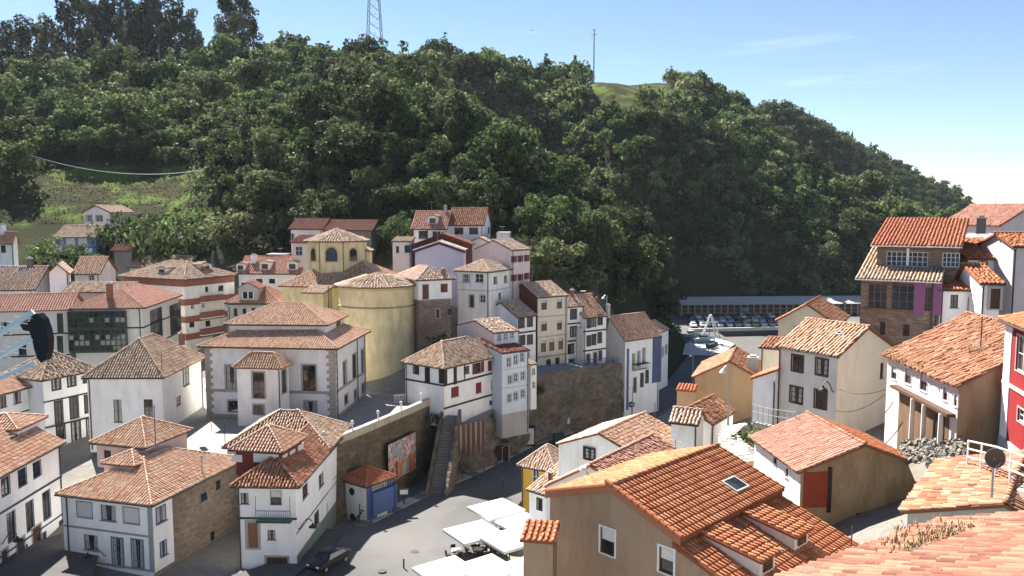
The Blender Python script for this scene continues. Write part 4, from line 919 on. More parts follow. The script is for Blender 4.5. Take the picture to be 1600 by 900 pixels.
for sg in (0, 1):
    a, b2 = V.P(0 if sg else V.L1, 0, 0), V.P(V.L1/2, 0, V.rise); mb = MB(); mb.box(a-V.e2*.06-Vector((0,0,.5)), b2-a, -V.e2*.06, (0,0,.42)); mb.build('bargeboard', FR['navy'], V.root)
    mb = MB(); mb.box(a-V.e2*.06-Vector((0,0,.06)), b2-a, -V.e2*.1, (0,0,.16)); mb.build('verge_cap', WHITE, V.root)
V = back('small white block with flat top beside the topmost white house', C=(796,363), d=142, uL=775, L2=4, yaw=5, z0=24, roof='flat', rise=.1, wall=WHITE2, ov=.1)
V = back('low pale roof squeezed between the topmost house and the pink house', C=(770,381), d=137, uL=727, L2=5, yaw=10, z0=24, roof='gable2', rise=1.1, tiles='pale', wall=WHITE2, ov=.2)
V = back('pinkish house with six red-shuttered windows at the cluster right', C=(800,391), d=125, uL=741, uR=830, yaw=38, z0=16, roof='gable2', rise=1.5, tiles='pale', wall=PINKW, ov=.15,
  wins=[('R',803,405,4,10,'wrs'),('R',813,404,4,10,'wrs'),('R',823,403,4,10,'wrs'),('R',803,434,4,10,'wrs'),('R',813,433,4,10,'wrs'),('R',823,431,4,10,'wrs')])
V = back('greyish white hip-roofed house with two square upper windows, below the pink house', C=(766,425), d=119, uL=710, uR=802, yaw=27, z0=15, roof='hip', rise=1.5, tiles='pale', wall=WHITE2, ov=.35,
  wins=[('F',728,435,13,13,'w'),('F',749,435,13,13,'w'),('F',737,471,6,18,'db'),('F',754,467,8,11,'gr'),('R',774,438,6,11,'wb'),('R',790,436,5,11,'wb'),('R',781,462,4,9,'wd')]); V.band('FR', 750, 454, .1, .03, QUOIN)
V = back('small white house with red door on a rough stone base beside the apse', C=(651,438), d=114, L=(617,432), Rt=(712,434), yaw=62, z0=21.3, roof='hip', rise=1.7, tiles='pale', wall=WHITE, ov=.45,
  wins=[('R',665,456,8,22,'dr'),('R',694,450,9,12,'wr')]); V.chimney(693,431,.5,.5,1.0,BRICKW)
SB = V; B = Vol(V.root, C3=tuple(V.P(.6,.6,0)-Vector((0,0,V.C.z-21.2))), L1=V.L1-1.2, L2=V.L2-1.2, yaw=62, z0=9, roof='flat', rise=.0, wall=STONE, ov=.0, wins=[('R',703,487,6,10,'wd'),('R',684,490,5,14,'db')])
V = back('cream four-storey narrow house with stone corners and dark red flank', C=(840,465), d=122.5, L=(791,459), Rt=(888,461), yaw=55, z0=7, roof='gable2', rise=1.9, tiles='pale', wall=CREAM, walls={'F': DKRED}, ov=.15,
  wins=[('R',850,477,9,14,'wcr'),('R',874,475,8,14,'wcr'),('R',850,510,9,14,'wcr'),('R',874,508,8,14,'wcr'),('R',849,541,8,18,'wcr'),('R',862,539,8,18,'wcr'),('R',876,537,7,18,'wcr'),('R',857,570,7,18,'wb'),('R',871,567,7,18,'wb')])
CT = V
V.quoins('R', 0, .45, OFFW, 8); V.quoins('R', 1, .45, OFFW, 8); V.band('R', 860, 494, .12, .05, QUOIN); V.band('R', 860, 525, .12, .05, QUOIN); V.band('R', 860, 556, .25, .08, QUOIN)
V = back('white gabled house with dark windows attached left of the cream narrow house', C=(808,496), d=117.5, L=(755,488), Rt=(840,492), yaw=50, z0=7, roof='gable2', rise=1.9, tiles='old', wall=WHITE, ov=.2,
  wins=[('R',815,505,7,14,'wdt'),('R',828,503,7,14,'wdt'),('R',816,532,7,13,'wdt'),('R',828,531,7,13,'wdt'),('F',769,501,9,8,'wd'),('R',822,560,8,14,'wdt')]); V.band('R', 820, 519, .24, .04, FR['dark'])
V = back('white slim house with three stacked black windows right of the cream narrow house', C=(887,480), d=126, uR=913, L1=5, yaw=58, z0=7, roof='gable2', rise=1.5, tiles='pale', wall=WHITE, ov=.1,
  wins=[('R',896,491,9,15,'wdt'),('R',896,518,9,15,'wdt'),('R',892,545,8,14,'wdt'),('R',893,570,8,16,'db')]); V.chimney(894,465,.5,.5,1.2,BRICKW); V.band('R', 900, 505, .24, .05, FR['dark']); V.band('R', 900, 532, .24, .05, FR['dark'])
mb = MB(); 
p = at(906,512,125.5); mb = MB(); mb.box((p.x-.5,p.y-.6,7), (1,0,0), (0,1,0), (0,0,p.z-7)); mb.build('concrete_pier', CONC, V.root)
V = back('white row house with two rows of three dark windows above the blue railing', C=(912,497), d=126.5, Rt=(949,489), L1=6, yaw=56, z0=7, roof='gable2', rise=3.2, off=.7, tiles='mid', wall=WHITE, ov=.12,
  wins=[('R',920,505,5,14,'wdt'),('R',928,503,5,14,'wdt'),('R',937,500,5,14,'wdt'),('R',920,533,5,15,'wdt'),('R',928,531,5,15,'wdt'),('R',937,528,5,15,'wdt'),('R',919,563,5,18,'db'),('R',930,560,5,18,'db'),('R',938,556,4,14,'wdt')]); V.band('R', 925, 517, .24, .05, FR['dark']); V.band('R', 925, 547, .24, .05, FR['dark']); V.flue(932,475,1.0,.12,BRICKW)
V = back('blue and white street house with balconies at the right end of the row', C=(977,533), d=129, L=(944,516), Rt=(1034,501), z0=-.5, roof='gable2', rise=3.6, off=.8, tiles='mid', wall=OFFW, walls={'R': WHITE}, ov=.25,
  wins=[('R',990,566,4,26,'bal'),('R',998,561,4,24,'bal'),('R',1006,556,4,24,'bal'),('R',992,602,4,22,'db'),('R',1003,594,4,20,'wdt'),('R',1011,588,4,20,'wdt')])
BW = V
V.pbox('R', 1020, 527, 1032, 596, .12, plaster((.10,.13,.24), .4), 'blue_bay'); a_, z = V.sz('R', 988, 578); b_, _ = V.sz('R', 1010, 566); V.fbox('R', a_, b_, z-.15, z, .9, WHITE2, 'balcony_slab'); V.fbox('R', a_, b_, z+.85, z+.95, .9, BLACKM, 'balcony_rail')
V.pbox('R', 979.5, 545, 981.5, 640, .06, BLUEW, 'corner_strip'); V.chimney(950,492,.5,.5,1.6,CONC)
for k in range(10):
    t = MB(); q = V.face['R'][0]+V.e2*(a_+(b_-a_)*k/9)-V.e1*.86; t.tube([q+Vector((0,0,z)), q+Vector((0,0,z+.9))], .02, 4); t.build('baluster', BLACKM, V.root)
V = back('white house under red tiles lowest in the street row, partly behind the rock', C=(1030,520), d=150, uR=1046, L1=6, yaw=30, z0=-.5, roof='gable2', rise=1.6, tiles='mid', wall=WHITE, ov=.15, wins=[('R',1036,550,3,14,'bal'),('R',1041,546,3,14,'bal')])
V = back('pale blue house with rows of small windows stepping above the nets', C=(784,552), d=104, Rt=(828,545), L1=6.5, yaw=55, z0=4, roof='shedR', rise=1.0, tiles='dark', wall=LBLUE, ov=.12,
  wins=[('R',795,566,6,14,'sk'),('R',806,562,6,14,'sk'),('R',816,558,6,14,'sk'),('R',797,593,6,13,'sk'),('R',806,590,6,13,'sk'),('R',817,587,6,13,'sk'),('R',796,622,6,13,'sk'),('R',806,619,6,13,'sk'),('R',817,615,6,13,'sk')])
V.band('R', 806, 575, .1, .03, FR['sky']); V.band('R', 806, 604, .1, .03, FR['sky']); V.fbox('R', 0, V.L2-.3, 4, V.sz('R',800,645)[1], .03, CONC, 'grey_base')
LB = V; A = Vol(V.root, C=(772,521), d=107, uL=712, uR=812, yaw=55, z0=9, roof='gable2', rise=1.2, tiles='old', wall=PINKW, walls={'R': LBLUE}, ov=.15, wins=[('R',780,528,5,9,'sk'),('R',790,526,5,9,'sk'),('R',800,524,5,9,'sk')], jit=.04)
Vol(V.root, C=(829,570), d=107.5, uR=840, L1=2.5, yaw=55, z0=7, roof='shedR', rise=.5, tiles='old', wall=WHITE2, ov=.1, wins=[('R',834,580,5,9,'w'),('R',834,601,5,9,'w')])
V = back('white timber-framed house with dark posts jutting over the terrace end', C=(694,576), d=98, L=(627,564), Rt=(789,551), z0=7, roof='hip', rise=2.5, tiles='old', wall=WHITE, ov=.35, jit=.04,
  wins=[('F',650,578,7,12,'wdt'),('R',729,578,9,12,'wd'),('R',747,575,9,16,'wrs'),('R',771,570,9,16,'wrs'),('R',748,606,9,16,'red1'),('R',772,600,9,15,'red1'),('R',711,612,12,16,'red1'),('R',767,629,4,7,'wd')])
TF_ = V
for u in (668, 690): V.pbox('F', u-4, 570, u+4, 600, .06, FR['dark'], 'timber_post')
for u in (696, 711): V.pbox('R', u-2.5, 570, u+2.5, 600, .06, FR['dark'], 'timber_post')
V.pbox('R', 725, 566, 726.5, 592, .06, FR['dark'], 'timber_post')
V.band('FR', 690, 602, .2, .07, FR['dark']); V.band('R', 750, 588, .24, .05, FR['dark']); V.band('R', 750, 622, .24, .05, FR['dark'])
# ------------------------------------------------------------------ right side
V = house('stone_house', 'stone and purple house with carved wood galleries and two roof tiers, upper right', C=(1472,440), d=66, uL=1336, L2=10, yaw=32, z0=18, roof='shedF', rise=2.6, tiles='old', wall=STONE, ov=.45,
  wins=[('F',1371,463,30,42,'wood'),('F',1411,464,36,42,'wood'),('F',1451,467,12,38,'wood'),('F',1379,513,8,20,'wd'),('F',1416,516,11,18,'wd')])
V.pbox('F', 1429, 441, 1444, 493, .05, PURPLE, 'purple_panel'); V.pbox('F', 1457.5, 441, 1470, 493, .05, PURPLE, 'purple_panel'); V.pbox('F', 1355, 480, 1428, 488, .15, FR['wood'], 'gallery_rail'); V.pbox('F', 1350, 442, 1428, 447, .1, FR['wood'], 'lintel'); V.gutter('F', FR['white'])
A = Vol(V.root, C=(1504,385), d=67.8, uL=1360, L2=10.0, yaw=32, z0=24, roof='shedF', rise=2.3, tiles='red', wall=STONE, ov=.5, wins=[('F',1417,405,66,23,'woodw'),('F',1486,406,26,22,'woodw4')], jit=.02)
A.gutter('F', FR['white']); A.chimney(1533,356,.7,.7,.8,CONCD); A.pbox('F', 1378, 387, 1500, 392, .08, FR['wood'], 'lintel'); A.pbox('F', 1417, 388, 1420, 415, .12, WHITE, 'post')
V = back('white cottage with fresh orange roof tucked right of the purple wall', C=(1538,453), d=66, uL=1466, L2=6, yaw=8, z0=20, roof='shedF', rise=1.25, tiles='new', wall=WHITE, ov=.3, wins=[('F',1491,471,13,20,'wd'),('F',1518,475,13,18,'wd')]); V.gutter('F')
V = back('white cottage stepping higher behind, orange roof reaching to the right edge', C=(1585,404), d=71, uL=1510, L2=6, yaw=6, z0=22, roof='shedF', rise=1.6, tiles='new', wall=WHITE, ov=.3, wins=[('F',1536,416,14,17,'wd'),('F',1561,416,14,17,'wd')]); V.flue(1578,398,.5)
V = back('white house with brown door and short orange roof on the right edge', C=(1572,443), d=63, uL=1531, L2=6, yaw=12, z0=20, roof='gable1', rise=1.2, off=.75, tiles='new', wall=WHITE, ov=.3, wins=[('F',1554,466,16,32,'db')])
V = back('greyish house with bare gable on the skyline at the right edge', C=(1660,352), d=80, uL=1563, L2=8, yaw=-12, z0=24, roof='gable2', rise=2.0, tiles='pink', wall=PINKW, ov=.2)
V = back('upper right cottage with tiled roof cut by the picture edge', C=(1640,385), d=68, uL=1582, L2=6, yaw=4, z0=22, roof='gable1', rise=1.0, tiles='new', wall=PINKW, ov=.25)
V = back('cream gabled house with mottled roof behind the central right house', C=(1309,508), d=86, uL=1211, L2=9, yaw=30, z0=10, roof='gable2', rise=2.1, tiles='worn', wall=CREAM, walls={'R': YELLOW}, ov=.3, jit=.04, wins=[('F',1245,516,10,14,'bl')])
V = back('small cream annex with tiny tiled roof left of the central right house', C=(1222,545), d=74, uL=1185, L2=4, yaw=30, z0=10, roof='shedF', rise=.5, tiles='worn', wall=CREAM, ov=.25)
V = back('cream two-storey house with four brown windows and neat tiled roof, centre right', C=(1311,557), d=62, L=(1212,540), L2=8.0, yaw=56, z0=14, roof='gable1', rise=2.0, tiles='mid', wall=OFFW, walls={'R': CREAM}, ov=.25,
  wins=[('F',1246,568,17,25,'wbt'),('F',1284,574,18,25,'wbt'),('F',1244,617,17,25,'wbt'),('F',1282,625,18,26,'wbt'),('R',1378,579,5,24,'wb')]); V.pipe('F', .01); V.gutter('F'); V.skylight(1312,522,.5,.5)
CR = V
V = back('tan gabled house with old tiles and concrete chimney beside the harbour road', C=(1197,597), d=80, L=(1082,583), L2=9, yaw=20, z0=8, roof='gable2', rise=1.9, tiles='worn', wall=TAN, ov=.2, jit=.04); V.chimney(1176,578,1.0,.9,1.3,CONC)
Vol(V.root, C=(1087,611), d=79.5, uL=1056, L2=2.0, yaw=20, z0=8, roof='shedF', rise=.25, tiles='red', wall=TAN, ov=.1)
V = back('white lean-to with red edge against the centre right house', C=(1214,596), d=66, uL=1173, L2=4, yaw=35, z0=12, roof='shedL', rise=1.0, tiles='red', wall=WHITE, ov=.15)
V = back('small weathered house with bright worn tiles left of the curved steps', C=(1113,663), d=66, uL=1055, uR=1150, yaw=35, z0=7, roof='gable2', rise=1.1, off=.65, tiles='worn', wall=WHITE2, ov=.2, jit=.05)
V = back('low hut with striped tan tiles beside the worn-tiled house', C=(1092,664), d=62, uL=1044, L2=3, yaw=25, z0=7, roof='gable1', rise=.8, tiles='pale', wall=WHITE2, ov=.2)
V = house('old_house', 'old whitewashed house with bleached tiles, weeds and a pillared porch on the right', C=(1494,604), d=46, L=(1378,553), L2=9.5, z0=17, roof='gable1', rise=3.0, off=.6, tiles='worn', wall=PINKW, walls={'R': STAINED}, ov=.3, jit=.045, sp=.27,
  wins=[('F',1397,583,9,20,'bl'),('F',1419,588,10,24,'bl'),('F',1443,598,11,26,'bl'),('F',1477,616,8,20,'bl'),('F',1493,626,6,18,'bl')])
OH = V
s0, zz = V.sz('F', 1445, 640); V.pole(1532,545,2.0)
A0, B0, n0 = V.face['F']; dF = (B0-A0).normalized(); Lw = (B0-A0).length; zl = V.C.z-1.95
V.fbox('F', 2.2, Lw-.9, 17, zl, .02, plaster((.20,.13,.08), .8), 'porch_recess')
V.fbox('F', 1.8, Lw-.2, zl, zl+.18, .5, SOFFIT, 'porch_beam')
for t in (.52, .68, .9):
    mb = MB(); q = A0+dF*(Lw*t)+n0*.45; mb.tube([q+Vector((0,0,17)), q+Vector((0,0,zl))], [.17,.14], 10); mb.build('porch_column', OFFW, V.root)
V.fbox('F', Lw*.74, Lw*.86, 17.2, zl-.4, .06, FR['dark'], 'door'); V.fbox('F', Lw*.38, Lw*.45, zl-1.3, zl-.5, .05, FR['brown'], 'window_shutter')
grass_m = plain('roof_moss', (.22,.20,.06), 1.0)
V = house('red_house', 'red house with broad white corner strip at the right edge', C=(1690,548), d=35, L=(1562,498), L2=8, z0=14, roof='hip', rise=1.6, tiles='new', wall=REDW, ov=.3, wins=[('F',1597,555,18,55,'gr'),('F',1597,650,14,22,'gr')])
Lw = (V.face['F'][1]-V.face['F'][0]).length; V.fbox('F', -.04, 1.0, 17.5, V.C.z, .06, WHITE, 'corner_strip'); V.band('F', 1595, 612, .18, .08, WHITE)
V.fbox('F', -.1, Lw, 14, V.sz('F',1575,688)[1], .1, CONC, 'stone_base')
V = house('old_house', 'weathered brown gabled house with pink and orange roof patches, right centre', C=(1453,732), d=46.5, uL=1247, yaw=-5, L2=7.6, z0=12, roof='gable2', rise=1.55, tiles='worn', face_tiles=['new','pink'], wall=STAINED, walls={'L': WHITE}, ov=.3, sp=.25,
  wins=[('L',1211,716,5,17,'wb'),('L',1229,738,4,16,'wb')])
OB = V
V.pbox('F', 1256, 738, 1294, 792, .05, plaster((.28,.06,.03), .3), 'red_panel'); V.pbox('F', 1294, 730, 1297, 800, .1, FR['dark'], 'timber_post')
V.pbox('F', 1338, 802, 1385, 836, .06, plaster((.03,.03,.03), .2), 'dark_opening_panel')  # black panel on the wall paints the unlit inside of the shed
V = house('old_house', 'low grey outbuilding with lichen-spotted old tiles in the right foreground', C3=(18.6+1.9,29.4-1.45,21.9), L1=6.0, L2=8.5, yaw=37, z0=15, roof='gable2', rise=1.1, off=.4, tiles='worn', wall=GREYP, ov=.25, sp=.24, row=.42, jit=.03, apart=300, ridge_scale=1.25)
OR = V
e2 = Vector((math.sin(R(58)), math.cos(R(58)), 0)); e1 = Vector((-math.cos(R(58)), math.sin(R(58)), 0)); lf = Vector((7.6,19.5,25.1))-e2*3.4; c3 = lf-e1*7
V = house('old_house', 'nearest house, only its big salmon tiles showing in the bottom right corner', C3=tuple(c3), L1=7, L2=9.1, yaw=58, z0=17, roof='shedL', rise=2.9, tiles='salmon', wall=WHITE2, ov=.3, sp=.275, row=.6, jit=.022, apart=300)
NR = V
# foreground brown house
apx = at(956, 758, 38); a46 = 46
e1 = Vector((-math.cos(R(a46)), math.sin(R(a46)), 0)); e2 = Vector((math.sin(R(a46)), math.cos(R(a46)), 0))
c3 = apx-e1*4.05; c3.z = apx.z-1.42
V = house('brown_house', 'large brown foreground house with bright orange tiles, skylight and two dormers', C3=tuple(c3), L1=8.4, L2=9.6, yaw=a46, z0=6, roof='gable2', rise=1.42, off=.482, tiles='new', wall=BROWNP, ov=.12, sp=.262, row=.42, jit=.004, apart=240, thick=.22,
  wins=[('F',949,846,22,40,'bl'),('F',1041,876,22,40,'bl')])
BH = V
for sg in (0, 1):     # verge tiles along the gable
    pts = [V.P(0,-.05), V.P(V.off*V.L1,-.05)] if sg == 0 else [V.P(V.L1,-.05), V.P(V.off*V.L1,-.05)]
    d_ = (pts[1]-pts[0]); Ln = d_.length; d_.normalize()
    mb = MB(); mb.box(pts[0]-e2*.04-Vector((0,0,.34)), pts[1]-pts[0], -e2*.05, (0,0,.3)); mb.build('bargeboard', plaster((.36,.16,.09), .2), V.root)
    k = 0
    while k*.42 < Ln:
        mb = MB(); p = pts[0]+d_*(k*.42)+Vector((0,0,.03)); mb.tube([p, p+d_*.46], [.13,.105], 8); o = mb.build('verge_tile', TILE['new'], V.root); k += 1
V.skylight(1148,759,1.25,1.0)
LV = Vol(V.root, C3=tuple(c3-e1*5.6-Vector((0,0,.55+1.9))), L1=6.1, L2=9.6, yaw=a46, z0=6, roof='shedR', rise=2.05, tiles='new', wall=BROWNP, ov=.12, sp=.262, row=.42, jit=.004, apart=240, thick=.2)
mb = MB(); mb.box(c3-Vector((0,0,.75))+e1*.1, e2*9.6, e1*.1, (0,0,.7)); mb.build('step_fascia', plaster((.20,.07,.04), .3), V.root)
for (u, v) in ((1222,872),(1296,845)): pass
LV.pole(1266,893,1.2); LV.pole(1330,858,1.2)
def brown_dormer(t0, t1, reach):
    zt = c3.z-.28; A = c3+e2*t0; B = c3+e2*t1; o = -e1
    mb = MB()
    def q(P, k, z): r = P+o*k; return (r.x, r.y, z)
    zf = LV.C.z+LV.h(*LV.pq(A+o*reach))-.1
    mb.poly(q(A,reach,zf), q(B,reach,zf), q(B,reach,zt-.42), q(A,reach,zt-.42)); mb.poly(q(A,0,zf), q(A,reach,zf), q(A,reach,zt-.42), q(A,0,zt)); mb.poly(q(B,reach,zf), q(B,0,zf), q(B,0,zt), q(B,reach,zt-.42))
    dm = mb.build('dormer', OFFW, V.root)
    e = .2; f = [Vector(q(A-e2*e,reach+e,zt-.36)), Vector(q(B+e2*e,reach+e,zt-.36)), Vector(q(B+e2*e,-.3,zt+.12)), Vector(q(A-e2*e,-.3,zt+.12))]
    roof_from(dm, [f], [], 'new', .12, .262, .42, .004, 0, 1.2, V, 'dormer_roof')
    m2 = MB(); P = A+o*(reach+.02); P.z = 0; L = (t1-t0); m2.box(P+e2*L*.22+Vector((0,0,zf+.3)), e2*L*.56, o*.05, (0,0,max(.2, zt-.6-zf-.3))); m2.build('window_frame', FR['brown'], dm)
    m3 = MB(); m3.box(P+e2*L*.28+o*.05+Vector((0,0,zf+.38)), e2*L*.44, o*.012, (0,0,max(.1, zt-.68-zf-.38))); m3.build('pane', GLASS, dm)
brown_dormer(1.75, 3.15, 2.9); brown_dormer(5.4, 6.8, 2.7)
A = Vol(V.root, C=(868,847), d=36.6, uL=812, L2=2, yaw=10, z0=6, roof='shedF', rise=.22, tiles='new', wall=BROWNP, ov=.15, sp=.262)
# houses just behind it
def ridge_house(label, apex, d, a, wl, wr, length, slope, z0, tiles, wall, wins=(), **kw):
    X = at(apex[0], apex[1], d); e1 = Vector((-math.cos(R(a)), math.sin(R(a)), 0)); c = X-e1*wr; c.z = X.z-slope*wr
    return back(label, C3=tuple(c), L1=wl+wr, L2=length, yaw=a, z0=z0, roof='gable2', rise=slope*wr, off=wr/(wl+wr), tiles=tiles, wall=wall, wins=wins, **kw)
V = ridge_house('white house with rosy weathered roof directly behind the brown house', (921,727), 51, 37, 3.6, 6.0, 9.0, .36, 8, 'pink', WHITE, ov=.15, jit=.05, sp=.25); V.antenna(1055,712,1.2)
V = ridge_house('white house with one small dark window and tan roof, second behind the brown house', (935,677), 66, 36, 4.2, 4.6, 8.5, .36, 6, 'mid', WHITE2, ov=.15, wins=[('F',922,709,14,16,'wdt')])
V.pole(1023,668,2.2)
V = back('yellow house with tan hip roof beside the white parasols', C=(867,738), d=80, L=(808,721), Rt=(900,700), z0=0, roof='hip', rise=1.9, tiles='pale', wall=OCHRE, ov=.35, wins=[('F',837,745,10,24,'gr'),('F',831,795,5,18,'db')])
V = back('narrow white house with striped tiles between yellow house and brown house', C=(858,775), d=68, L=(822,764), L2=6.5, z0=0, roof='shedF', rise=2.0, tiles='old', wall=WHITE, ov=.2, wins=[('F',843,788,5,16,'wdt')]); V.chimney(860,762,.3,.3,1.4,DKRED)
# gutters, put in partly as dark eave-shadow lines, plus downpipes and aerials
ra = random.Random(4)
for i_, (lb, v_) in enumerate(HOUSES.items()):
    if v_.rt == 'flat' or v_ in (BH, NR, OR, PAL, D1, D2, OB, OH): continue
    have = [c.name.split('.')[0] for c in v_.root.children]
    if 'gutter' not in have: v_.gutter({'hip': 'FR', 'gable2': 'R', 'gable1': 'F', 'shedF': 'F', 'shedR': 'R'}.get(v_.rt, ''))
    if 'downpipe' not in have and v_.C.z-v_.z0 > 4: v_.pipe('R' if v_.rt in ('gable2', 'shedR') else 'F', .04 if i_ % 2 else .96)
    if i_ % 3 == 1 and v_.root.name != 'blue_kiosk' and 'antenna' not in have and v_.L1 > 4:
        c_ = v_.P(v_.L1*ra.uniform(.4,.6), v_.L2*ra.uniform(.4,.6)); u_, w_, _f = (lambda q: ((q.x/(q.y*CP-q.z*SP))*FPX+800, 450-((q.y*SP+q.z*CP)/(q.y*CP-q.z*SP))*FPX, 0))(c_-EYE)
        v_.antenna(u_, w_, ra.uniform(1.4, 2.4))
# ------------------------------------------------------------------ trees
def leaf_mat(name, stops, dry=(.17,.155,.085)):
    m, nt, b = new_mat(name)
    a = nd(nt, 'ShaderNodeAttribute', attribute_name='tint'); c = ramp(nt, a.outputs['Fac'], stops)
    n = noise(nt, .035, 4, .6, 'World'); c = mix(nt, ramp(nt, n, [(.45,(0,0,0)),(.68,(.5,)*3)]), c, dry)
    oi = nd(nt, 'ShaderNodeObjectInfo'); hs = nd(nt, 'ShaderNodeHueSaturation'); mr = nd(nt, 'ShaderNodeMapRange'); mr.inputs[3].default_value = .55; mr.inputs[4].default_value = 1.5
    nt.links.new(oi.outputs['Random'], mr.inputs[0]); nt.links.new(mr.outputs[0], hs.inputs['Value']); nt.links.new(c, hs.inputs['Color'])
    nt.links.new(hs.outputs[0], b.inputs['Base Color']); b.inputs['Roughness'].default_value = .75; b.inputs['Specular IOR Level'].default_value = .12
    tr = nd(nt, 'ShaderNodeBsdfTranslucent'); nt.links.new(hs.outputs[0], tr.inputs[0]); ms = nd(nt, 'ShaderNodeMixShader'); ms.inputs[0].default_value = .3
    nt.links.new(b.outputs[0], ms.inputs[1]); nt.links.new(tr.outputs[0], ms.inputs[2]); nt.links.new(ms.outputs[0], nt.nodes['Material Output'].inputs[0])
    return m
LEAF = leaf_mat('leaves', [(0,(.022,.038,.014)),(.4,(.060,.096,.030)),(.75,(.118,.160,.054)),(1,(.215,.24,.12))])
LEAF_E = leaf_mat('leaves_eucalyptus', [(0,(.025,.036,.018)),(1,(.075,.09,.045))])
BARK = plain('bark', (.10,.075,.05), .95); BARKP = plain('bark_pale', (.28,.24,.20), .9)
def crown_arrays(g, lobes, nper, size, up=.35):
    """leaf sprays spread over the surfaces of many small clumps"""
    V, T = [], []
    for (c, r, t) in lobes:
        n = max(6, int(nper*r*r)); d = g.normal(size=(n, 3)); d[:,2] += up; d /= np.linalg.norm(d, axis=1)[:,None]
        rr = r*(.72+.36*g.random(n)); p = np.array(c)+d*rr[:,None]*np.array([1,1,.85])
        nn = d+g.normal(size=(n, 3))*.75; nn[:,2] += .25; nn /= np.linalg.norm(nn, axis=1)[:,None]
        a = np.cross(nn, g.normal(size=(n, 3))); a /= np.linalg.norm(a, axis=1)[:,None]; b = np.cross(nn, a)
        s = size*(.6+.8*g.random(n))[:,None]; w = s*(.45+.3*g.random(n))[:,None]
        V.append(np.stack([p-a*s*.5, p+b*w*.5+nn*s*.12, p+a*s*.5-nn*s*.1, p-b*w*.5+nn*s*.05], 1))
        T.append(np.clip(t+g.normal(0, .16, n), 0, 1))
    V = np.concatenate(V); T = np.concatenate(T); N = len(V)
    return V.reshape(-1, 3), np.arange(N*4).reshape(N, 4), np.repeat(T, 4)
def broad_lobes(g, R_=4.2, Hh=9.0, n=16, flat=.8):
    L = []
    for i in range(n):
        d = g.normal(size=3); d[2] = abs(d[2])*.9-.35; d /= np.linalg.norm(d); k = R_*(.4+.5*g.random())
        r = R_*(.14+.2*g.random()); c = (d[0]*k, d[1]*k, Hh-R_*flat+d[2]*k*flat-.2)
        L.append((c, r, float(np.clip(g.normal(.45, .2), .05, .95))))
    L.append(((0,0,Hh-R_*flat), R_*.62, .25)); L.append(((0,0,Hh-R_*1.45), R_*.5, .15))
    return L
def euc_lobes(g, Hh=24):
    L = []
    for i in range(26):
        z = Hh*(.22+.76*g.random()); k = 4.6*(1.15-z/Hh*.75); a = g.random()*6.28
        L.append(((math.cos(a)*k*g.random(), math.sin(a)*k*g.random(), z), 1.1+1.1*g.random(), float(.2+.5*g.random())))
    return L
def trunk_mesh(g, Hh, r, m, n=5, spread=2.4):
    mb = MB(); top = (g.normal()*.4, g.normal()*.4, Hh*.72); mb.tube([(0,0,-1.5), (top[0]*.3, top[1]*.3, Hh*.3), top], [r, r*.75, r*.3], 7)
    for i in range(n):
        a = g.random()*6.28; z = Hh*(.3+.3*g.random()); f = z/(Hh*.72); p = (top[0]*f, top[1]*f, z)
        mb.tube([p, (p[0]+math.cos(a)*spread*.5, p[1]+math.sin(a)*spread*.5, z+Hh*.12), (p[0]+math.cos(a)*spread, p[1]+math.sin(a)*spread, z+Hh*.2)], [r*.4, r*.28, r*.1], 5)
    return mb.mesh('trunk', m)
def cone_lobes(g, Hh=11):
    L = []
    for i in range(26):
        z = Hh*(.12+.86*g.random()); k = 2.7*(1-z/Hh)+.2; a = g.random()*6.28; L.append(((math.cos(a)*k*.8, math.sin(a)*k*.8, z), .45+.55*(1-z/Hh), float(.1+.35*g.random())))
    L.append(((0,0,Hh*.4), 1.5, .1)); return L
gt = np.random.default_rng(21)
HI, LO = [], []
for i in range(14):
    lob = cone_lobes(gt, 10+gt.random()*3) if i >= 12 else broad_lobes(gt, 3.2+gt.random()*2.8, 6.0+gt.random()*5, 20+int(gt.random()*14), .7+.6*gt.random())
    v, f, t = crown_arrays(gt, lob, 46, .62); HI.append((np_mesh('crown', v, f, LEAF, {'tint': t}), trunk_mesh(gt, 8, .24, BARK)))
    LO.append(crown_arrays(gt, lob, 8, 1.3))
BUSH = []
for i in range(4):
    lob = [((gt.normal()*.5, gt.normal()*.5, .2+gt.random()*.8), .4+.35*gt.random(), float(.35+.45*gt.random())) for _ in range(14)]
    v, f, t = crown_arrays(gt, lob, 60, .3); BUSH.append(np_mesh('crown', v, f, LEAF, {'tint': t}))
    if i == 0: BST = trunk_mesh(gt, .9, .05, BARK, 5, .4)
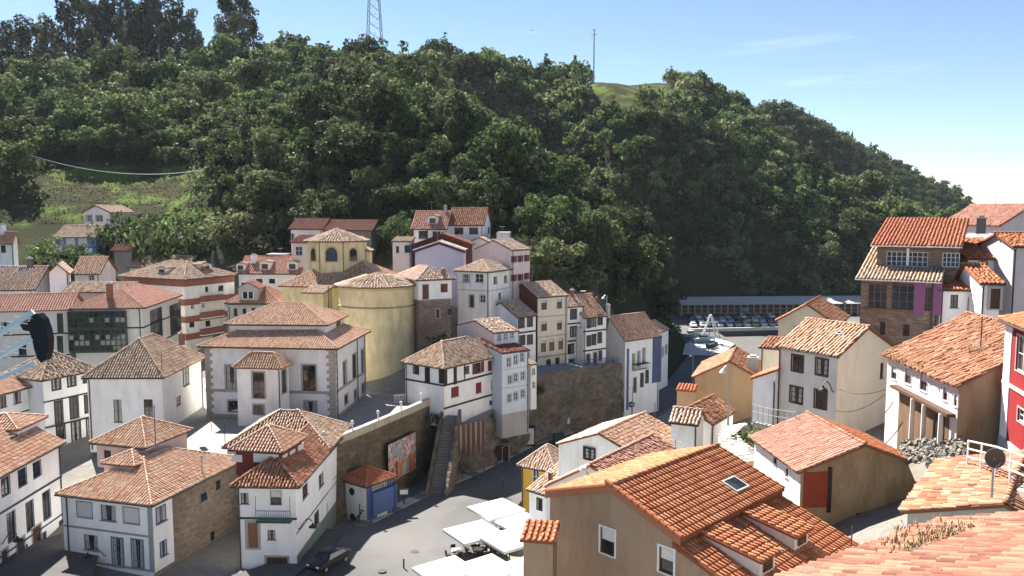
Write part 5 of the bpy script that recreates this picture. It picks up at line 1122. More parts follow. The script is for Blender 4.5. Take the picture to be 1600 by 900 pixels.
# where trees stand: jittered grid on the wooded ground that can be seen from here
def visible_top(x, y, zt):
    d = math.hypot(x, y); e = (zt-CAMZ)/d
    for k in np.arange(.45, .985, .045):
        if (H(x*k, y*k)+4.5-CAMZ)/(d*k) > e+.004 and y*k > 150: return False
    return True
def clearing(px, py, z):
    u, v, f = proj((px, py, z)); return py > 270 and 918 < u < 1038 and 100 < v < 182 and v-150 < (u-918)*.25+18
cand = []
y = 126.0
while y < 700:
    st = 5.8 if y < 330 else (6.8 if y < 430 else 5.4)
    x = -.75*y-20
    while x < .72*y+20:
        px, py = x+gt.normal()*st*.28, y+gt.normal()*st*.28; x += st
        if not (GX0+4 < px < GX1-4 and py < GY1-8): continue
        z = H(px, py)
        if z < 3.2: continue
        u, v, f = proj((px, py, z+8))
        if not (-40 < u < 1640 and v < 500): continue
        if meadow(px, py, z) and gt.random() < .985: continue
        if py < 160 and any(-3.5 < q_[0] < w_.L1+3.5 and -3.5 < q_[1] < w_.L2+3.5 for w_ in VOLS for q_ in [w_.pq(Vector((px,py,0)))]): continue
        if py < 150 and -45 < px < -2 and z < 20: continue
        if py < 136 and px < 14: continue
        if py < 152 and px < -40: continue
        if u < 335 and py < 190 and py < 150+.12*max(0, u): continue
        if -20 < u < 330 and py < 176: continue
        if py < 150 and px > 60: continue
        if near_poly(np.array([px]), np.array([py]), poly)[0] < 5: continue
        if near_poly(np.array([px]), np.array([py]), QUAY)[0] < 4: continue
        if not visible_top(px, py, z+9): continue
        if clearing(px, py, z): continue
        s = (.6+.55*gt.random())*(1.0 if gt.random() < .8 else 1.45)
        if py > 430: s *= .62
        cand.append((px, py, z, s, f))
    y += st
cell = {}
for c_ in cand: cell.setdefault((int(c_[0]//4), int(c_[1]//4)), []).append(c_)
for v_ in np.arange(60, 470, 13.0):          # steep flanks seen face-on get more trees
    for u_ in np.arange(-10, 1560, 15.0):
        r_ = ray(u_+gt.normal()*4, v_+gt.normal()*4); yy_ = 150.0; hit = None
        while yy_ < 620:
            p_ = EYE+r_*(yy_/r_.y)
            if not (GX0+4 < p_.x < GX1-4): break
            if p_.z < H(p_.x, p_.y)+1.0: hit = p_; break
            yy_ += 2.2
        if hit is None: continue
        px, py = hit.x, hit.y; z = H(px, py)
        if z < 4.5 or meadow(px, py, z) or clearing(px, py, z): continue
        g2 = math.hypot(H(px+3, py)-H(px-3, py), H(px, py+3)-H(px, py-3))/6
        if g2 < .75: continue
        if near_poly(np.array([px]), np.array([py]), QUAY)[0] < 5 or near_poly(np.array([px]), np.array([py]), poly)[0] < 6: continue
        i_, j_ = int(px//4), int(py//4); ok = True
        for a_ in (-1,0,1):
            for b_ in (-1,0,1):
                for q_ in cell.get((i_+a_, j_+b_), ()):
                    if (q_[0]-px)**2+(q_[1]-py)**2+(q_[2]-z)**2 < 3.6**2: ok = False
        if not ok or (py < 165 and any(-3.5 < w_.pq(hit)[0] < w_.L1+3.5 and -3.5 < w_.pq(hit)[1] < w_.L2+3.5 for w_ in VOLS)): continue
        c_ = (px, py, z-.6, .5+.35*gt.random(), hit.y); cand.append(c_); cell.setdefault((i_, j_), []).append(c_)
print('trees', len(cand))
for hx in [h for h in HOUSES.values()]:
    pass
cand.sort(key=lambda c: -c[3]/c[4])
near = cand[:292]; rest = cand[292:]
zone = lambda u: 'left' if u < 560 else ('middle' if u < 900 else 'right')
ZB = lambda v: 'high' if v < 150 else ('halfway up' if v < 270 else 'low')
LBL = {'left': 'leafy tree in the dense wood above the meadow side of the hill', 'middle': 'leafy tree on the steep wooded spur behind the central houses', 'right': 'leafy tree on the wooded slope above the harbour car park'}
for (x, y, z, s, f) in near:
    k = int(gt.integers(len(HI))); cm, tm = HI[k]; u, v, _ = proj((x, y, z+5))
    o = empty('broadleaf_tree', (x, y, z-.3), LBL[zone(u)].replace('leafy tree', 'leafy tree '+ZB(v)), 'tree', 'trees '+ZB(v)+' on the hillside, '+zone(u)+' part'); o.rotation_euler = (0,0,gt.random()*6.28); o.scale = (s*(.9+.2*gt.random()), s*(.9+.2*gt.random()), s*(.85+.3*gt.random()))
    for nm, me_ in (('crown', cm), ('trunk', tm)):
        c = bpy.data.objects.new(nm, me_); col.objects.link(c); c.parent = o
Vs, Fs, Ts, off = [], [], [], 0
for (x, y, z, s, f) in rest:
    v, fc, t = LO[int(gt.integers(len(LO)))]; a = gt.random()*6.28; c, sn = math.cos(a), math.sin(a)
    q = v*np.array([s,s,s*(.85+.3*gt.random())]); w = np.stack([q[:,0]*c-q[:,1]*sn+x, q[:,0]*sn+q[:,1]*c+y, q[:,2]+z-.3], 1)
    Vs.append(w); Fs.append(fc+off); Ts.append(np.clip((t+gt.normal(0,.2))*(1 if y < 430 else .45), 0, 1)); off += len(v)
fo = bpy.data.objects.new('forest', np_mesh('forest', np.concatenate(Vs), np.concatenate(Fs), LEAF, {'tint': np.concatenate(Ts)})); col.objects.link(fo)
tag(fo, 'dense green wood covering the rest of the hillside and headland', 'forest', kind='stuff')
print('forest quads', len(rest), sum(len(f) for f in Fs))
# tall eucalyptus on the left skyline
EU = []
for i in range(4):
    lob = euc_lobes(gt, 24); v, f, t = crown_arrays(gt, lob, 22, .95, .1); EU.append((np_mesh('crown', v, f, LEAF_E, {'tint': t}), trunk_mesh(gt, 27, .38, BARKP, 9, 3.2)))
for i, (u, vt) in enumerate([(-8,18),(10,25),(28,30),(42,20),(60,24),(75,15),(92,40),(110,-18),(132,-25),(150,-8),(160,20),(172,-30),(190,10),(205,-22),(218,15),(228,-28),(240,5),(250,-20),(262,12),(275,-15),(290,20),(300,5),(312,45),(345,20),(355,-22),(368,10),(378,-30),(396,8)]):
    d = 300+(i*37) % 25; p = at(u, 105, d); zg = H(p.x, p.y); zt = at(u, vt, d).z; s = max(.5, (zt-zg)/25)
    o = empty('eucalyptus_tree', (p.x, p.y, zg-.5), 'tall open-crowned tree in the group on the left skyline' if u < 320 else 'tall open-crowned tree standing apart right of the skyline group', 'tree', 'tall trees on the left skyline' if u < 320 else 'tall trees apart on the skyline')
    o.rotation_euler = (0,0,i*1.3); o.scale = (s*.95, s*.95, s)
    for nm, me_ in zip(('crown', 'trunk'), EU[i % 4]):
        c = bpy.data.objects.new(nm, me_); col.objects.link(c); c.parent = o
def bush(u, v, d, s, label, group=None, sz=None):
    p = at(u, v, d); o = empty('bush', (p.x, p.y, p.z-.25*s), label, 'bush', group); k = int(gt.integers(4)); zg = H(p.x, p.y)
    if d > 120 and p.z-zg > .2: o.location.z = zg-.2; sz = min(3.0, (p.z+s-zg)/(1.25*s))
    o.scale = (s, s, s*(sz or 1)); o.rotation_euler = (0,0,gt.random()*6)
    for nm, me_ in (('crown', BUSH[k]), ('stem', BST)):
        c = bpy.data.objects.new(nm, me_); col.objects.link(c); c.parent = o
    return o
for i_, (u_, v_, s_) in enumerate([(205,372,2.6),(222,362,2.4),(240,352,2.4),(262,366,3.0),(285,356,2.6),(305,372,3.2),(318,352,3.2),(330,388,3.6),(352,392,3.4),(380,392,3.4),(410,392,3.0),(276,382,3.4),(322,330,3.0),(325,305,3.2),(318,285,3.0)]): bush(u_, v_, 155+(400-v_)*.3, s_, 'bush in the thicket between the meadow and the big hill wood', 'bushes at the meadow edge')
bush(250,386,156,3.4,'rounded green bush behind the roofs left of the hill trees'); bush(300,386,156,3.6,'grey-green bush at the foot of the big dark hill tree mass'); bush(228,382,157,2.6,'bush beside the little dark-roofed hut'); bush(63,398,152,2.8,'bush under the terrace of the blue cottage'); bush(200,352,168,2.4,'bush right of the white meadow cottage'); bush(270,345,175,2.6,'bush on the upper meadow edge right of the cottages'); bush(170,372,160,2.4,'bush between white and blue meadow cottages')
bush(1172,700,57,1.3,'dark green bush inside the curve of the garden steps'); bush(1152,690,58,.8,'small bush beside the curved garden steps'); bush(1497,741,39,.8,'bright green bush below the pillared porch'); bush(605,398,130,1.8,'ivy bush on the wall left of the lilac gable'); bush(848,480,135,2.6,'bush at the wood edge right of the pink house'); bush(690,540,112,1.6,'ivy clump on the dark rock right of the apse')
for (u_, v_, d_, s_, l_) in ((680,660,98.5,1.0,'ivy hanging on the end of the terrace wall'),(722,735,97,1.0,'scrub at the foot of the rock below the nets'),(842,612,114.5,1.0,'ivy clump at the top left of the rock wall'),(962,590,131,1.1,'ivy clump at the right end of the rock wall'),(905,600,123.5,.8,'small ivy clump under the blue railing'),(700,600,101.5,.7,'weeds at the corner under the jutting timber house'),(870,655,118,.8,'weeds low on the rock wall beside the white sign')): bush(u_, v_, d_, s_, l_)

# rough grass on the meadow
Vg, n_b = [], 0
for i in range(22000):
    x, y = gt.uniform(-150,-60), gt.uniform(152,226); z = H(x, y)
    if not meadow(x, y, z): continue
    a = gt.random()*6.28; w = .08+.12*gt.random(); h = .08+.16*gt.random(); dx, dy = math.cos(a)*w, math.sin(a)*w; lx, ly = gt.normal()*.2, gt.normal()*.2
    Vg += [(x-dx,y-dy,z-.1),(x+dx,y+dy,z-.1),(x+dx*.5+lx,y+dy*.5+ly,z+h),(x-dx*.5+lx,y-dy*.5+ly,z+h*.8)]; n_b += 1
GRS = leaf_mat('meadow_blades', [(0,(.025,.035,.012)),(1,(.085,.11,.03))], (.045,.035,.02))  # dark tints carry the meadow's shade in their colour
mo = bpy.data.objects.new('meadow_grass', np_mesh('meadow_grass', np.array(Vg), np.arange(n_b*4).reshape(n_b,4), GRS, {'tint': np.repeat(gt.random(n_b), 4)})); col.objects.link(mo); tag(mo, 'rough grass and bracken on the left meadow, darkened for its shade', 'grass', kind='stuff')
# ------------------------------------------------------------------ terrace, walls and street things
UPV = Vector((0,0,1))
ZP = 10.3
tw_top = [atz(440,716,ZP), atz(470,705,ZP), atz(515,688,ZP), atz(575,664,ZP), atz(640,637,ZP), atz(688,616,ZP)]
tw = resample([tuple(p) for p in tw_top], 26)
terr = MB(); floor_pts = [Vector((p.x, p.y, 9.25)) for p in tw]+[Vector((-4.5,108,9.25)), Vector((-3,116,9.25)), Vector((-24,122,9.25)), Vector((-46,118,9.25)), Vector((-47,90,9.25)), Vector((-34,79.5,9.25))]
terr.poly(*floor_pts); tag(terr.build('terrace', plaster((.34,.325,.30), .5)), kind='structure')
root = empty('terrace_wall', tuple(tw[13]-UPV*9), 'tall mossy stone retaining wall curving below the terrace, with pale coping', 'wall')
mb = MB(); nrm = [Vector(((tw[min(i+1,25)]-tw[max(i-1,0)]).y, -(tw[min(i+1,25)]-tw[max(i-1,0)]).x, 0)).normalized() for i in range(26)]
rows = 10; vs = []
for i in range(26):
    for j in range(rows+1):
        t = j/rows; z = -.5+(9.55+.5)*t; o = nrm[i]*(.55*(1-t)+random.uniform(-.05,.05)); vs.append(Vector((tw[i].x, tw[i].y, z))+o)
mb.add(vs, [(i*(rows+1)+j, (i+1)*(rows+1)+j, (i+1)*(rows+1)+j+1, i*(rows+1)+j+1) for i in range(25) for j in range(rows)])
e = tw[-1]; ba = Vector((-5.5,108,0)); mb.poly(Vector((e.x,e.y,-.5)), Vector((ba.x,ba.y,-.5)), Vector((ba.x,ba.y,9.55)), Vector((e.x,e.y,9.55)))
mb.build('wall', STONE_W, root)
COP = plaster((.50,.45,.34), .7)
for i in range(25):
    a, b2 = tw[i], tw[i+1]; k = MB(); k.box(Vector((a.x,a.y,9.55))+nrm[i]*.15, b2-a, -nrm[i]*.45, UPV*.75); k.build('parapet', COP, root)
    k = MB(); k.box(Vector((a.x,a.y,10.3))+nrm[i]*.22, b2-a, -nrm[i]*.58, UPV*.12); k.build('coping', CONC, root)
for i in range(1, 26, 4):
    k = MB(); p = Vector((tw[i].x, tw[i].y, 10.42))-nrm[i]*.05; k.lathe(p, [(.1,0),(.08,.5),(.05,.55),(.16,.7),(.2,.85),(.14,1.02),(.02,1.1)], 10); k.build('finial', OFFW, root)
# painting on the wall
pc = on_plane(628, 714, tw[19]+nrm[19]*.75, nrm[19]); nn = nrm[19]; xx = Vector((-nn.y, nn.x, 0))
pa = on_plane(606, 716, tw[19]+nn*.75, nn); pb = on_plane(650, 712, tw[19]+nn*.75, nn); wp = (pb-pa).dot(xx); z1 = on_plane(628,684,tw[19]+nn*.75,nn).z; z0p = on_plane(628,745,tw[19]+nn*.75,nn).z
mur = empty('painted_panel', tuple(Vector((pc.x,pc.y,z0p))), 'large framed painted panel of red and orange figures on the terrace wall', 'mural')
O = pa-nn*.12; O.z = z0p; mb = MB(); mb.box(O, xx*wp, nn*.14, UPV*(z1-z0p)); mb.build('board', FR['dark'], mur)
m, nt, b = new_mat('mural_paint'); n1 = noise(nt, .9, 5, .6, 'World'); n2 = noise(nt, 2.3, 4, .6, 'World', (1,1,.7)); n3 = noise(nt, 1.5, 3, .5, 'World')
c = mix(nt, ramp(nt, n1, [(.4,(0,0,0)),(.5,(1,1,1))]), (.55,.56,.55), (.30,.34,.36)); c = mix(nt, ramp(nt, n2, [(.52,(0,0,0)),(.56,(1,1,1))]), c, (.55,.12,.05)); c = mix(nt, ramp(nt, n3, [(.6,(0,0,0)),(.64,(1,1,1))]), c, (.62,.50,.38))
nt.links.new(c, b.inputs['Base Color']); MUR = m
mb = MB(); Q = O+nn*.145+xx*.08+UPV*.08; mb.poly(Q, Q+xx*(wp-.16), Q+xx*(wp-.16)+UPV*(z1-z0p-.16), Q+UPV*(z1-z0p-.16)); mb.build('painting', MUR, mur)
for k, (fx, h, cc_) in enumerate([(.14,.42,(.50,.10,.04)),(.27,.60,(.45,.08,.04)),(.40,.45,(.58,.24,.10)),(.55,.38,(.50,.48,.46)),(.66,.50,(.30,.32,.38)),(.76,.62,(.50,.12,.05)),(.88,.52,(.55,.20,.09))]):   # loosely painted standing figures
    mb = MB(); B0 = Q+xx*wp*fx+nn*.004; w = wp*.065; hh = (z1-z0p)*h
    mb.poly(*[B0+xx*px*w+UPV*pz*hh for px, pz in ((-1,.05),(1,.05),(.75,.4),(.9,.62),(.45,.8),(-.45,.8),(-.9,.6),(-.7,.4))]); mb.build('figure', plaster(cc_, .6), mur)
    mb = MB(); mb.poly(*[B0+nn*.002+xx*w*.34*math.cos(a)+UPV*(hh*.9+w*.42*math.sin(a)) for a in np.linspace(0, 6.28, 10, endpoint=False)]); mb.build('figure_head', plaster((.62,.42,.28), .4), mur)
# balustrade beside the timber-framed house
br = empty('balustrade', tuple(at(617,628,103)), 'short white stone balustrade at the terrace end below the timber-framed house', 'balustrade')
p0, p1 = atz(615,630,9.3), atz(656,627,9.3)
for z, h in ((9.3,.15),(10.2,.18)):
    k = MB(); k.box(p0+UPV*(z-9.3), p1-p0, Vector((0,.35,0)), UPV*h); k.build('rail', OFFW, br)
for i in range(12):
    k = MB(); q = p0.lerp(p1, (i+.5)/12)+Vector((0,.17,.15)); k.lathe(q, [(.09,0),(.06,.1),(.11,.35),(.06,.65),(.09,.75)], 8); k.build('baluster', OFFW, br)
# stairs from the street up to the terrace
sr = empty('stone_stairs', tuple(atz(681,779,1.0)), 'dark worn stone stairs climbing from street to terrace', 'stairs')
S0 = atz(681,779,1.0); sdir = Vector((.13,1,0)).normalized(); sx = Vector((sdir.y,-sdir.x,0))
prof = []; ns = 26
for i in range(ns):
    k = MB(); k.box(S0+sdir*(i*.34)-sx*.85+UPV*(i*.3-.6), sx*1.7, sdir*.5, UPV*.6); k.build('step', CONCD, sr)
for sg in (-1, 1):
    k = MB(); A_ = S0+sx*(.9*sg); k.add([A_-UPV*1.5, A_+sdir*9-UPV*1.5, A_+sdir*9+UPV*8.3, A_+UPV*.5, A_+sx*(.4*sg)-UPV*1.5, A_+sx*(.4*sg)+sdir*9-UPV*1.5, A_+sx*(.4*sg)+sdir*9+UPV*8.3, A_+sx*(.4*sg)+UPV*.5], [(0,1,2,3),(7,6,5,4),(0,4,5,1),(1,5,6,2),(2,6,7,3),(3,7,4,0)]); k.build('side_wall', STONE_D, sr)
# rock wall under the cream house
foot = [(-7.6,98.5,-.3,6.4),(-4,101,-.3,7.2),(-1,107,-.3,7.6),(3.0,113.2,-.3,10.3),(7.2,118.2,-.3,10.2),(11.4,122.3,-.3,10.0),(16.1,127.4,-.3,9.5),(20.0,131.8,-.3,8.9)]
fp = resample([p[:3] for p in foot], 40); tz = np.interp([p.y for p in fp], [p[1] for p in foot], [p[3] for p in foot])
rw = empty('rock_wall', (5,118,0), 'dark mottled rock and rubble retaining wall under the cream narrow house', 'wall'); mb = MB(); rows = 16; vs = []
gr = np.random.default_rng(5)
for i in range(40):
    t_ = (fp[min(i+1,39)]-fp[max(i-1,0)]); nn_ = Vector((t_.y, -t_.x, 0)).normalized()
    for j in range(rows+1):
        t = j/rows; bul = .5*math.sin(i*.9+j*.7)*math.sin(i*.37-j*.5)+gr.normal()*.13
        vs.append(Vector((fp[i].x, fp[i].y, -.3+(tz[i]+.3)*t))-nn_*(.6*t-.2)+nn_*(bul*(1 if 0 < j < rows else .2)))
mb.add(vs, [(i*(rows+1)+j, (i+1)*(rows+1)+j, (i+1)*(rows+1)+j+1, i*(rows+1)+j+1) for i in range(39) for j in range(rows)])
mb.build('rock_face', STONE_D, rw)
tp = [vs[i*(rows+1)+rows] for i in range(40)]
mb = MB(); bk = [p+Vector((-5.5,5.5,0)) for p in tp]; mb.add(tp+bk, [(i, i+1, 41+i, 40+i) for i in range(39)]); tag(mb.build('upper_lane', plaster((.30,.29,.27), .5)), kind='structure')
mb = MB()     # rock block behind the lower end, carrying the timber-framed and blue houses
mb.add([tuple(p) for p in [Vector((-9,98,-.5)), Vector((-1.5,107,-.5)), Vector((-4,112,-.5)), Vector((-12,104,-.5)), Vector((-8.6,98.6,7.2)), Vector((-1.6,107.5,7.4)), Vector((-4,112,8.5)), Vector((-12,104,9))]], [(0,1,5,4),(1,2,6,5),(2,3,7,6),(3,0,4,7),(4,5,6,7)]); mb.build('rock_core', STONE_D, rw)
BLUEM = plain('rail_blue', (.06,.10,.28), .5)
rl = empty('blue_railing', tuple(tp[20]), 'blue metal railing along the top of the rock wall', 'railing')
tpr = [p for i, p in enumerate(tp) if p.z > 8.4][1:]
for h in (.5, .95):
    k = MB(); k.tube([p+UPV*h+Vector((-.3,.3,0)) for p in tpr[::3]]+[tpr[-1]+UPV*h+Vector((-.3,.3,0))], .05, 5); k.build('rail', BLUEM, rl)
for p in tpr[::2]: k = MB(); q = p+Vector((-.3,.3,0)); k.tube([q-UPV*.1, q+UPV*.97], .05, 5); k.build('post', BLUEM, rl)
# net rack
nr = empty('net_rack', tuple(atz(735,735,1)), 'rack of brown fishing lines hung to dry before the rock', 'rack')
A_, B_ = at(705,668,96.5), at(756,655,98.5); WOODM = plain('weathered_wood', (.16,.11,.08), .9); NETM = plain('net_brown', (.20,.11,.08), 1.0); ROPEM = plain('rope_pale', (.45,.40,.35), .95)
k = MB(); k.tube([A_, B_], .07, 6); k.build('bar', WOODM, nr)
for q in (A_, B_): k = MB(); k.tube([Vector((q.x,q.y,1)), q+UPV*.2], .09, 6); k.build('post', WOODM, nr)
for i in range(13):
    q = A_.lerp(B_, (i+.5)/13); L_ = 2.6+2.2*random.random(); k = MB(); w = .16
    k.tube([q, q-UPV*L_*.5+Vector((.05,-.05,0)), q-UPV*L_+Vector((w*.5,-.05,0)), q-UPV*L_*.5+Vector((w,-.05,0)), q+Vector((w,0,0))], .045 if i % 3 else .07, 5); k.build('hanging_line', ROPEM if i % 2 else NETM, nr)
    k = MB(); k.box(q+Vector((-.16,.02,-L_*.9)), (.26,.06,0), (-.01,.04,0), UPV*L_*.85); k.build('net', NETM, nr)
# dark shelter, bins and boards
sh = empty('shelter', tuple(atz(780,724,.7)), 'low dark shelter with pale door frame at the foot of the rock', 'shed'); c = atz(780,724,.7); k = MB(); k.box(c+Vector((-1.9,0,-.3)), (3.3,1.2,0), (-.6,1.6,0), UPV*2.6); k.build('body', plaster((.05,.025,.02), .4), sh); k = MB(); k.box(c+Vector((-2.1,-.2,2.3)), (3.7,1.35,0), (-.7,1.9,0), UPV*.15); k.build('roof', CONCD, sh)
k = MB(); f0 = c+Vector((.4,.75,-.2)); k.tube([f0, f0+UPV*2.2, f0+UPV*2.4+Vector((.9,.33,0)), f0+Vector((.9,.33,0))], .05, 5); k.build('door_frame', OFFW, sh)
def board(name, label, u, v, d, w, h, col_, leg=True):
    p = at(u, v, d); r = empty(name, tuple(p), label, 'sign'); k = MB(); k.box(p+Vector((-w/2,0,-h/2)), (w,.15,0), (-.01,.06,0), UPV*h); k.build('panel', col_, r)
    k = MB(); k.box(p+Vector((-w*.38,-.03,-h*.36)), (w*.76,.11,0), (0,.01,0), UPV*h*.72); k.build('sheet', FR['white'], r)
    if leg: k = MB(); k.box(p+Vector((-.06,.04,-h/2-1.0)), (.12,0,0), (0,.1,0), UPV*1.0); k.build('post', FR['dark'], r)
board('notice_board', 'black notice board with white sheet at the rock foot', 829,682,112,1.3,3.2,FR['dark'])
board('wall_sign', 'small white sign on the rock wall', 883,658,119.5,1.5,.9,OFFW,False)
board('info_lectern', 'slanted white information panel by the blue kiosk', 631,769,84,1.1,.7,FR['dark'])
def bin_(u, v, z, label, m):
    p = atz(u, v, z); r = empty('waste_bin', tuple(p), label, 'bin'); k = MB(); k.box(p+Vector((-.7,0,0)), (1.4,.3,0), (-.2,1.0,0), UPV*1.2); k.build('body', m, r); k = MB(); k.box(p+Vector((-.75,-.05,1.2)), (1.5,.32,0), (-.2,1.1,0), UPV*.15); k.build('lid', m, r)
bin_(874,694,.4,'green waste container at the foot of the rock wall', plain('bin_green', (.01,.09,.05), .5)); bin_(746,725,.8,'pale bin beside the net rack', CONC)
# parasols
CAN = plain('canopy_white', (.66,.66,.65), .9)
def parasol(u, v, z, w, l, rz, label):
    p = atz(u, v, z); r = empty('parasol', (p.x, p.y, 2.0), label, 'parasol'); zg = 2.0
    x = Vector((math.cos(rz), math.sin(rz), 0)); y = Vector((-x.y, x.x, 0)); k = MB(); c = Vector((p.x, p.y, 0))
    cr = [c+x*w/2*a+y*l/2*b_ for a, b_ in ((-1,-1),(1,-1),(1,1),(-1,1))]
    top = [q+UPV*(z-.25) for q in cr]; bot = [q+UPV*(z-.5) for q in cr]; ap = c+UPV*(z+.35)
    k.add(top+bot+[ap], [(0,1,8),(1,2,8),(2,3,8),(3,0,8),(0,4,5,1),(1,5,6,2),(2,6,7,3),(3,7,4,0)]); k.build('canopy', CAN, r)
    k = MB(); k.tube([Vector((p.x,p.y,zg)), Vector((p.x,p.y,z+.3))], .045, 8); k.build('pole', FR['dark'], r)
    k = MB(); k.box(Vector((p.x-.4,p.y-.4,zg)), (.8,0,0), (0,.8,0), UPV*.12); k.build('base', CONC, r)
    for q in cr: k = MB(); k.tube([Vector((p.x,p.y,z-.55)), q+UPV*(z-.3)], .018, 4); k.build('rib', WHITEM, r)
RZ = .62
parasol(775,790,5.15,4.3,3.9,RZ,'white parasol farthest back, against the yellow house'); parasol(814,812,4.85,3.9,3.9,RZ+.03,'white parasol touching the corner of the narrow white house'); parasol(740,826,4.75,4.3,4.0,RZ-.03,'white parasol jutting furthest into the square'); parasol(796,838,5.0,3.9,3.9,RZ,'white parasol in the middle of the cluster over dark chairs')
parasol(697,886,4.8,4.2,4.1,RZ,'white parasol nearest the lone bollard at the bottom'); parasol(760,883,5.0,4.0,4.1,RZ+.02,'white parasol in the middle of the bottom row'); parasol(815,886,4.8,3.7,4.0,RZ,'white parasol against the brown house, bottom row')
def chair(x, y, z, rz, label):
    r = empty('cafe_chair', (x, y, z), label, 'chair', 'dark chairs under the parasols'); r.rotation_euler = (0,0,rz)
    k = MB(); k.abox(-.23,.23,-.23,.23,.43,.47); k.build('seat', WICK, r, off=Vector((0,0,0))); k = MB(); k.abox(-.23,.23,.2,.24,.5,.88); k.build('backrest', WICK, r, off=Vector((0,0,0)))
    for sx_ in (-.2,.2):
        for sy in (-.2,.2): k = MB(); k.tube([(sx_,sy,0),(sx_,sy,.43)], .02, 4); k.build('leg', METAL, r, off=Vector((0,0,0)))
WICK = plain('chair_dark', (.05,.035,.03), .7)
def table(x, y, z, label):
    r = empty('cafe_table', (x, y, z), label, 'table', 'cafe tables under the parasols'); k = MB(); k.abox(-.4,.4,-.4,.4,.7,.74); k.build('top', WHITEM, r, off=Vector((0,0,0))); k = MB(); k.tube([(0,0,0),(0,0,.7)], .04, 6); k.build('column', METAL, r, off=Vector((0,0,0))); k = MB(); k.abox(-.25,.25,-.25,.25,0,.05); k.build('foot', BLACKM, r, off=Vector((0,0,0)))
for (u, v) in ((712,862),(745,860),(782,858),(812,848),(690,893),(740,850)):
    p = atz(u, v, 2.6); table(p.x, p.y, 2.05, 'small cafe table in the gap between the parasol rows')
    for a in (.4, 1.9, 3.6, 5.2): chair(p.x+.75*math.cos(a), p.y+.75*math.sin(a), 2.05, a-math.pi/2, 'dark cafe chair in the gap between the parasol rows')
# bollards
for i, (u, v, l) in enumerate([(631,893,'thin black bollard alone on the sunlit square'),(785,763,'short post by the far corner of the parasols'),(1000,640,'short post at the narrow street bend')]):
    p = atz(u, v, 2.2 if i < 2 else .1); r = empty('bollard', tuple(p), l, 'bollard'); k = MB(); k.tube([p-UPV*.2, p+UPV*1.0], .07, 8); k.build('shaft', BLACKM, r); k = MB(); k.lathe(p+UPV*1.0, [(.07,0),(.1,.05),(.08,.14),(.01,.18)], 8); k.build('cap', BLACKM, r)
# cars
def car_meshes():
    body = MB(); vs, f = [], []
    st = [(-2.06,.70,.42,.60,.62,.5),(-2.0,.78,.30,.70,.74,.6),(-1.7,.83,.24,.80,.86,.66),(-1.15,.85,.22,.88,.95,.70),(-.95,.85,.22,.90,1.02,.70),(-.55,.85,.22,.92,1.36,.60),(-.1,.85,.22,.92,1.45,.60),(.7,.85,.22,.93,1.44,.60),(1.15,.85,.22,.94,1.30,.60),(1.6,.84,.24,.95,1.06,.66),(1.9,.80,.28,.92,.98,.66),(2.05,.74,.36,.80,.84,.6)]
    for (x, w, zb, zl_, zt, wt) in st:
        half = [(w*.90,zb),(w,zb+.14),(w,(zb+zl_)/2+.1),(w*.97,zl_),(wt+.05,max(zl_+.01,zt-.07)),(wt*.8,zt)]
        vs += [(x,-y,z) for y, z in half]+[(x,y,z) for y, z in reversed(half)]
    for a in range(len(st)-1):
        for b_ in range(12): f.append((a*12+b_, (a+1)*12+b_, (a+1)*12+(b_+1) % 12, a*12+(b_+1) % 12))
    f.append(tuple(range(12))); f.append(tuple(reversed(range((len(st)-1)*12, len(st)*12)))); body.add(vs, f)
    glass = MB()
    glass.poly((-.99,-.66,1.03),(-.99,.66,1.03),(-.55,.50,1.40),(-.55,-.50,1.40)); glass.poly((1.62,.60,1.08),(1.62,-.60,1.08),(1.14,-.50,1.34),(1.14,.50,1.34))
    for sg in (-1,1): glass.poly((-.82,sg*.83,.97),(1.45,sg*.83,1.0),(1.05,sg*.68,1.30),(-.5,sg*.68,1.34))
    wheel = MB()
    ring = [(.31*math.cos(a), .31*math.sin(a)) for a in np.linspace(0, 2*math.pi, 14, endpoint=False)]
    wheel.add([(x,-.09,z) for x,z in ring]+[(x,.09,z) for x,z in ring], [tuple(range(14)), tuple(reversed(range(14,28)))]+[(i,i+14,(i+1)%14+14,(i+1)%14) for i in range(14)])
    rim = MB(); rim.add([(x*.6,-.1,z*.6) for x,z in ring]+[(x*.6,.1,z*.6) for x,z in ring], [tuple(reversed(range(14))), tuple(range(14,28))])
    hl = MB(); hl.abox(-2.04,-1.96,-.7,-.4,.62,.76); tl = MB(); tl.abox(1.96,2.05,-.75,-.5,.7,.86)
    return body, glass, wheel, rim, hl, tl
CB, CG, CW, CRm, CH, CTL = car_meshes()
car_glass = CG.mesh('glazing', GLASS); car_wheel = CW.mesh('wheel', plain('tyre', (.012,.012,.012), .8)); car_rim = CRm.mesh('rim', METAL); car_hl = CH.mesh('headlight', WHITEM); car_tl = CTL.mesh('taillight', FR['red'])
CBODY = {}
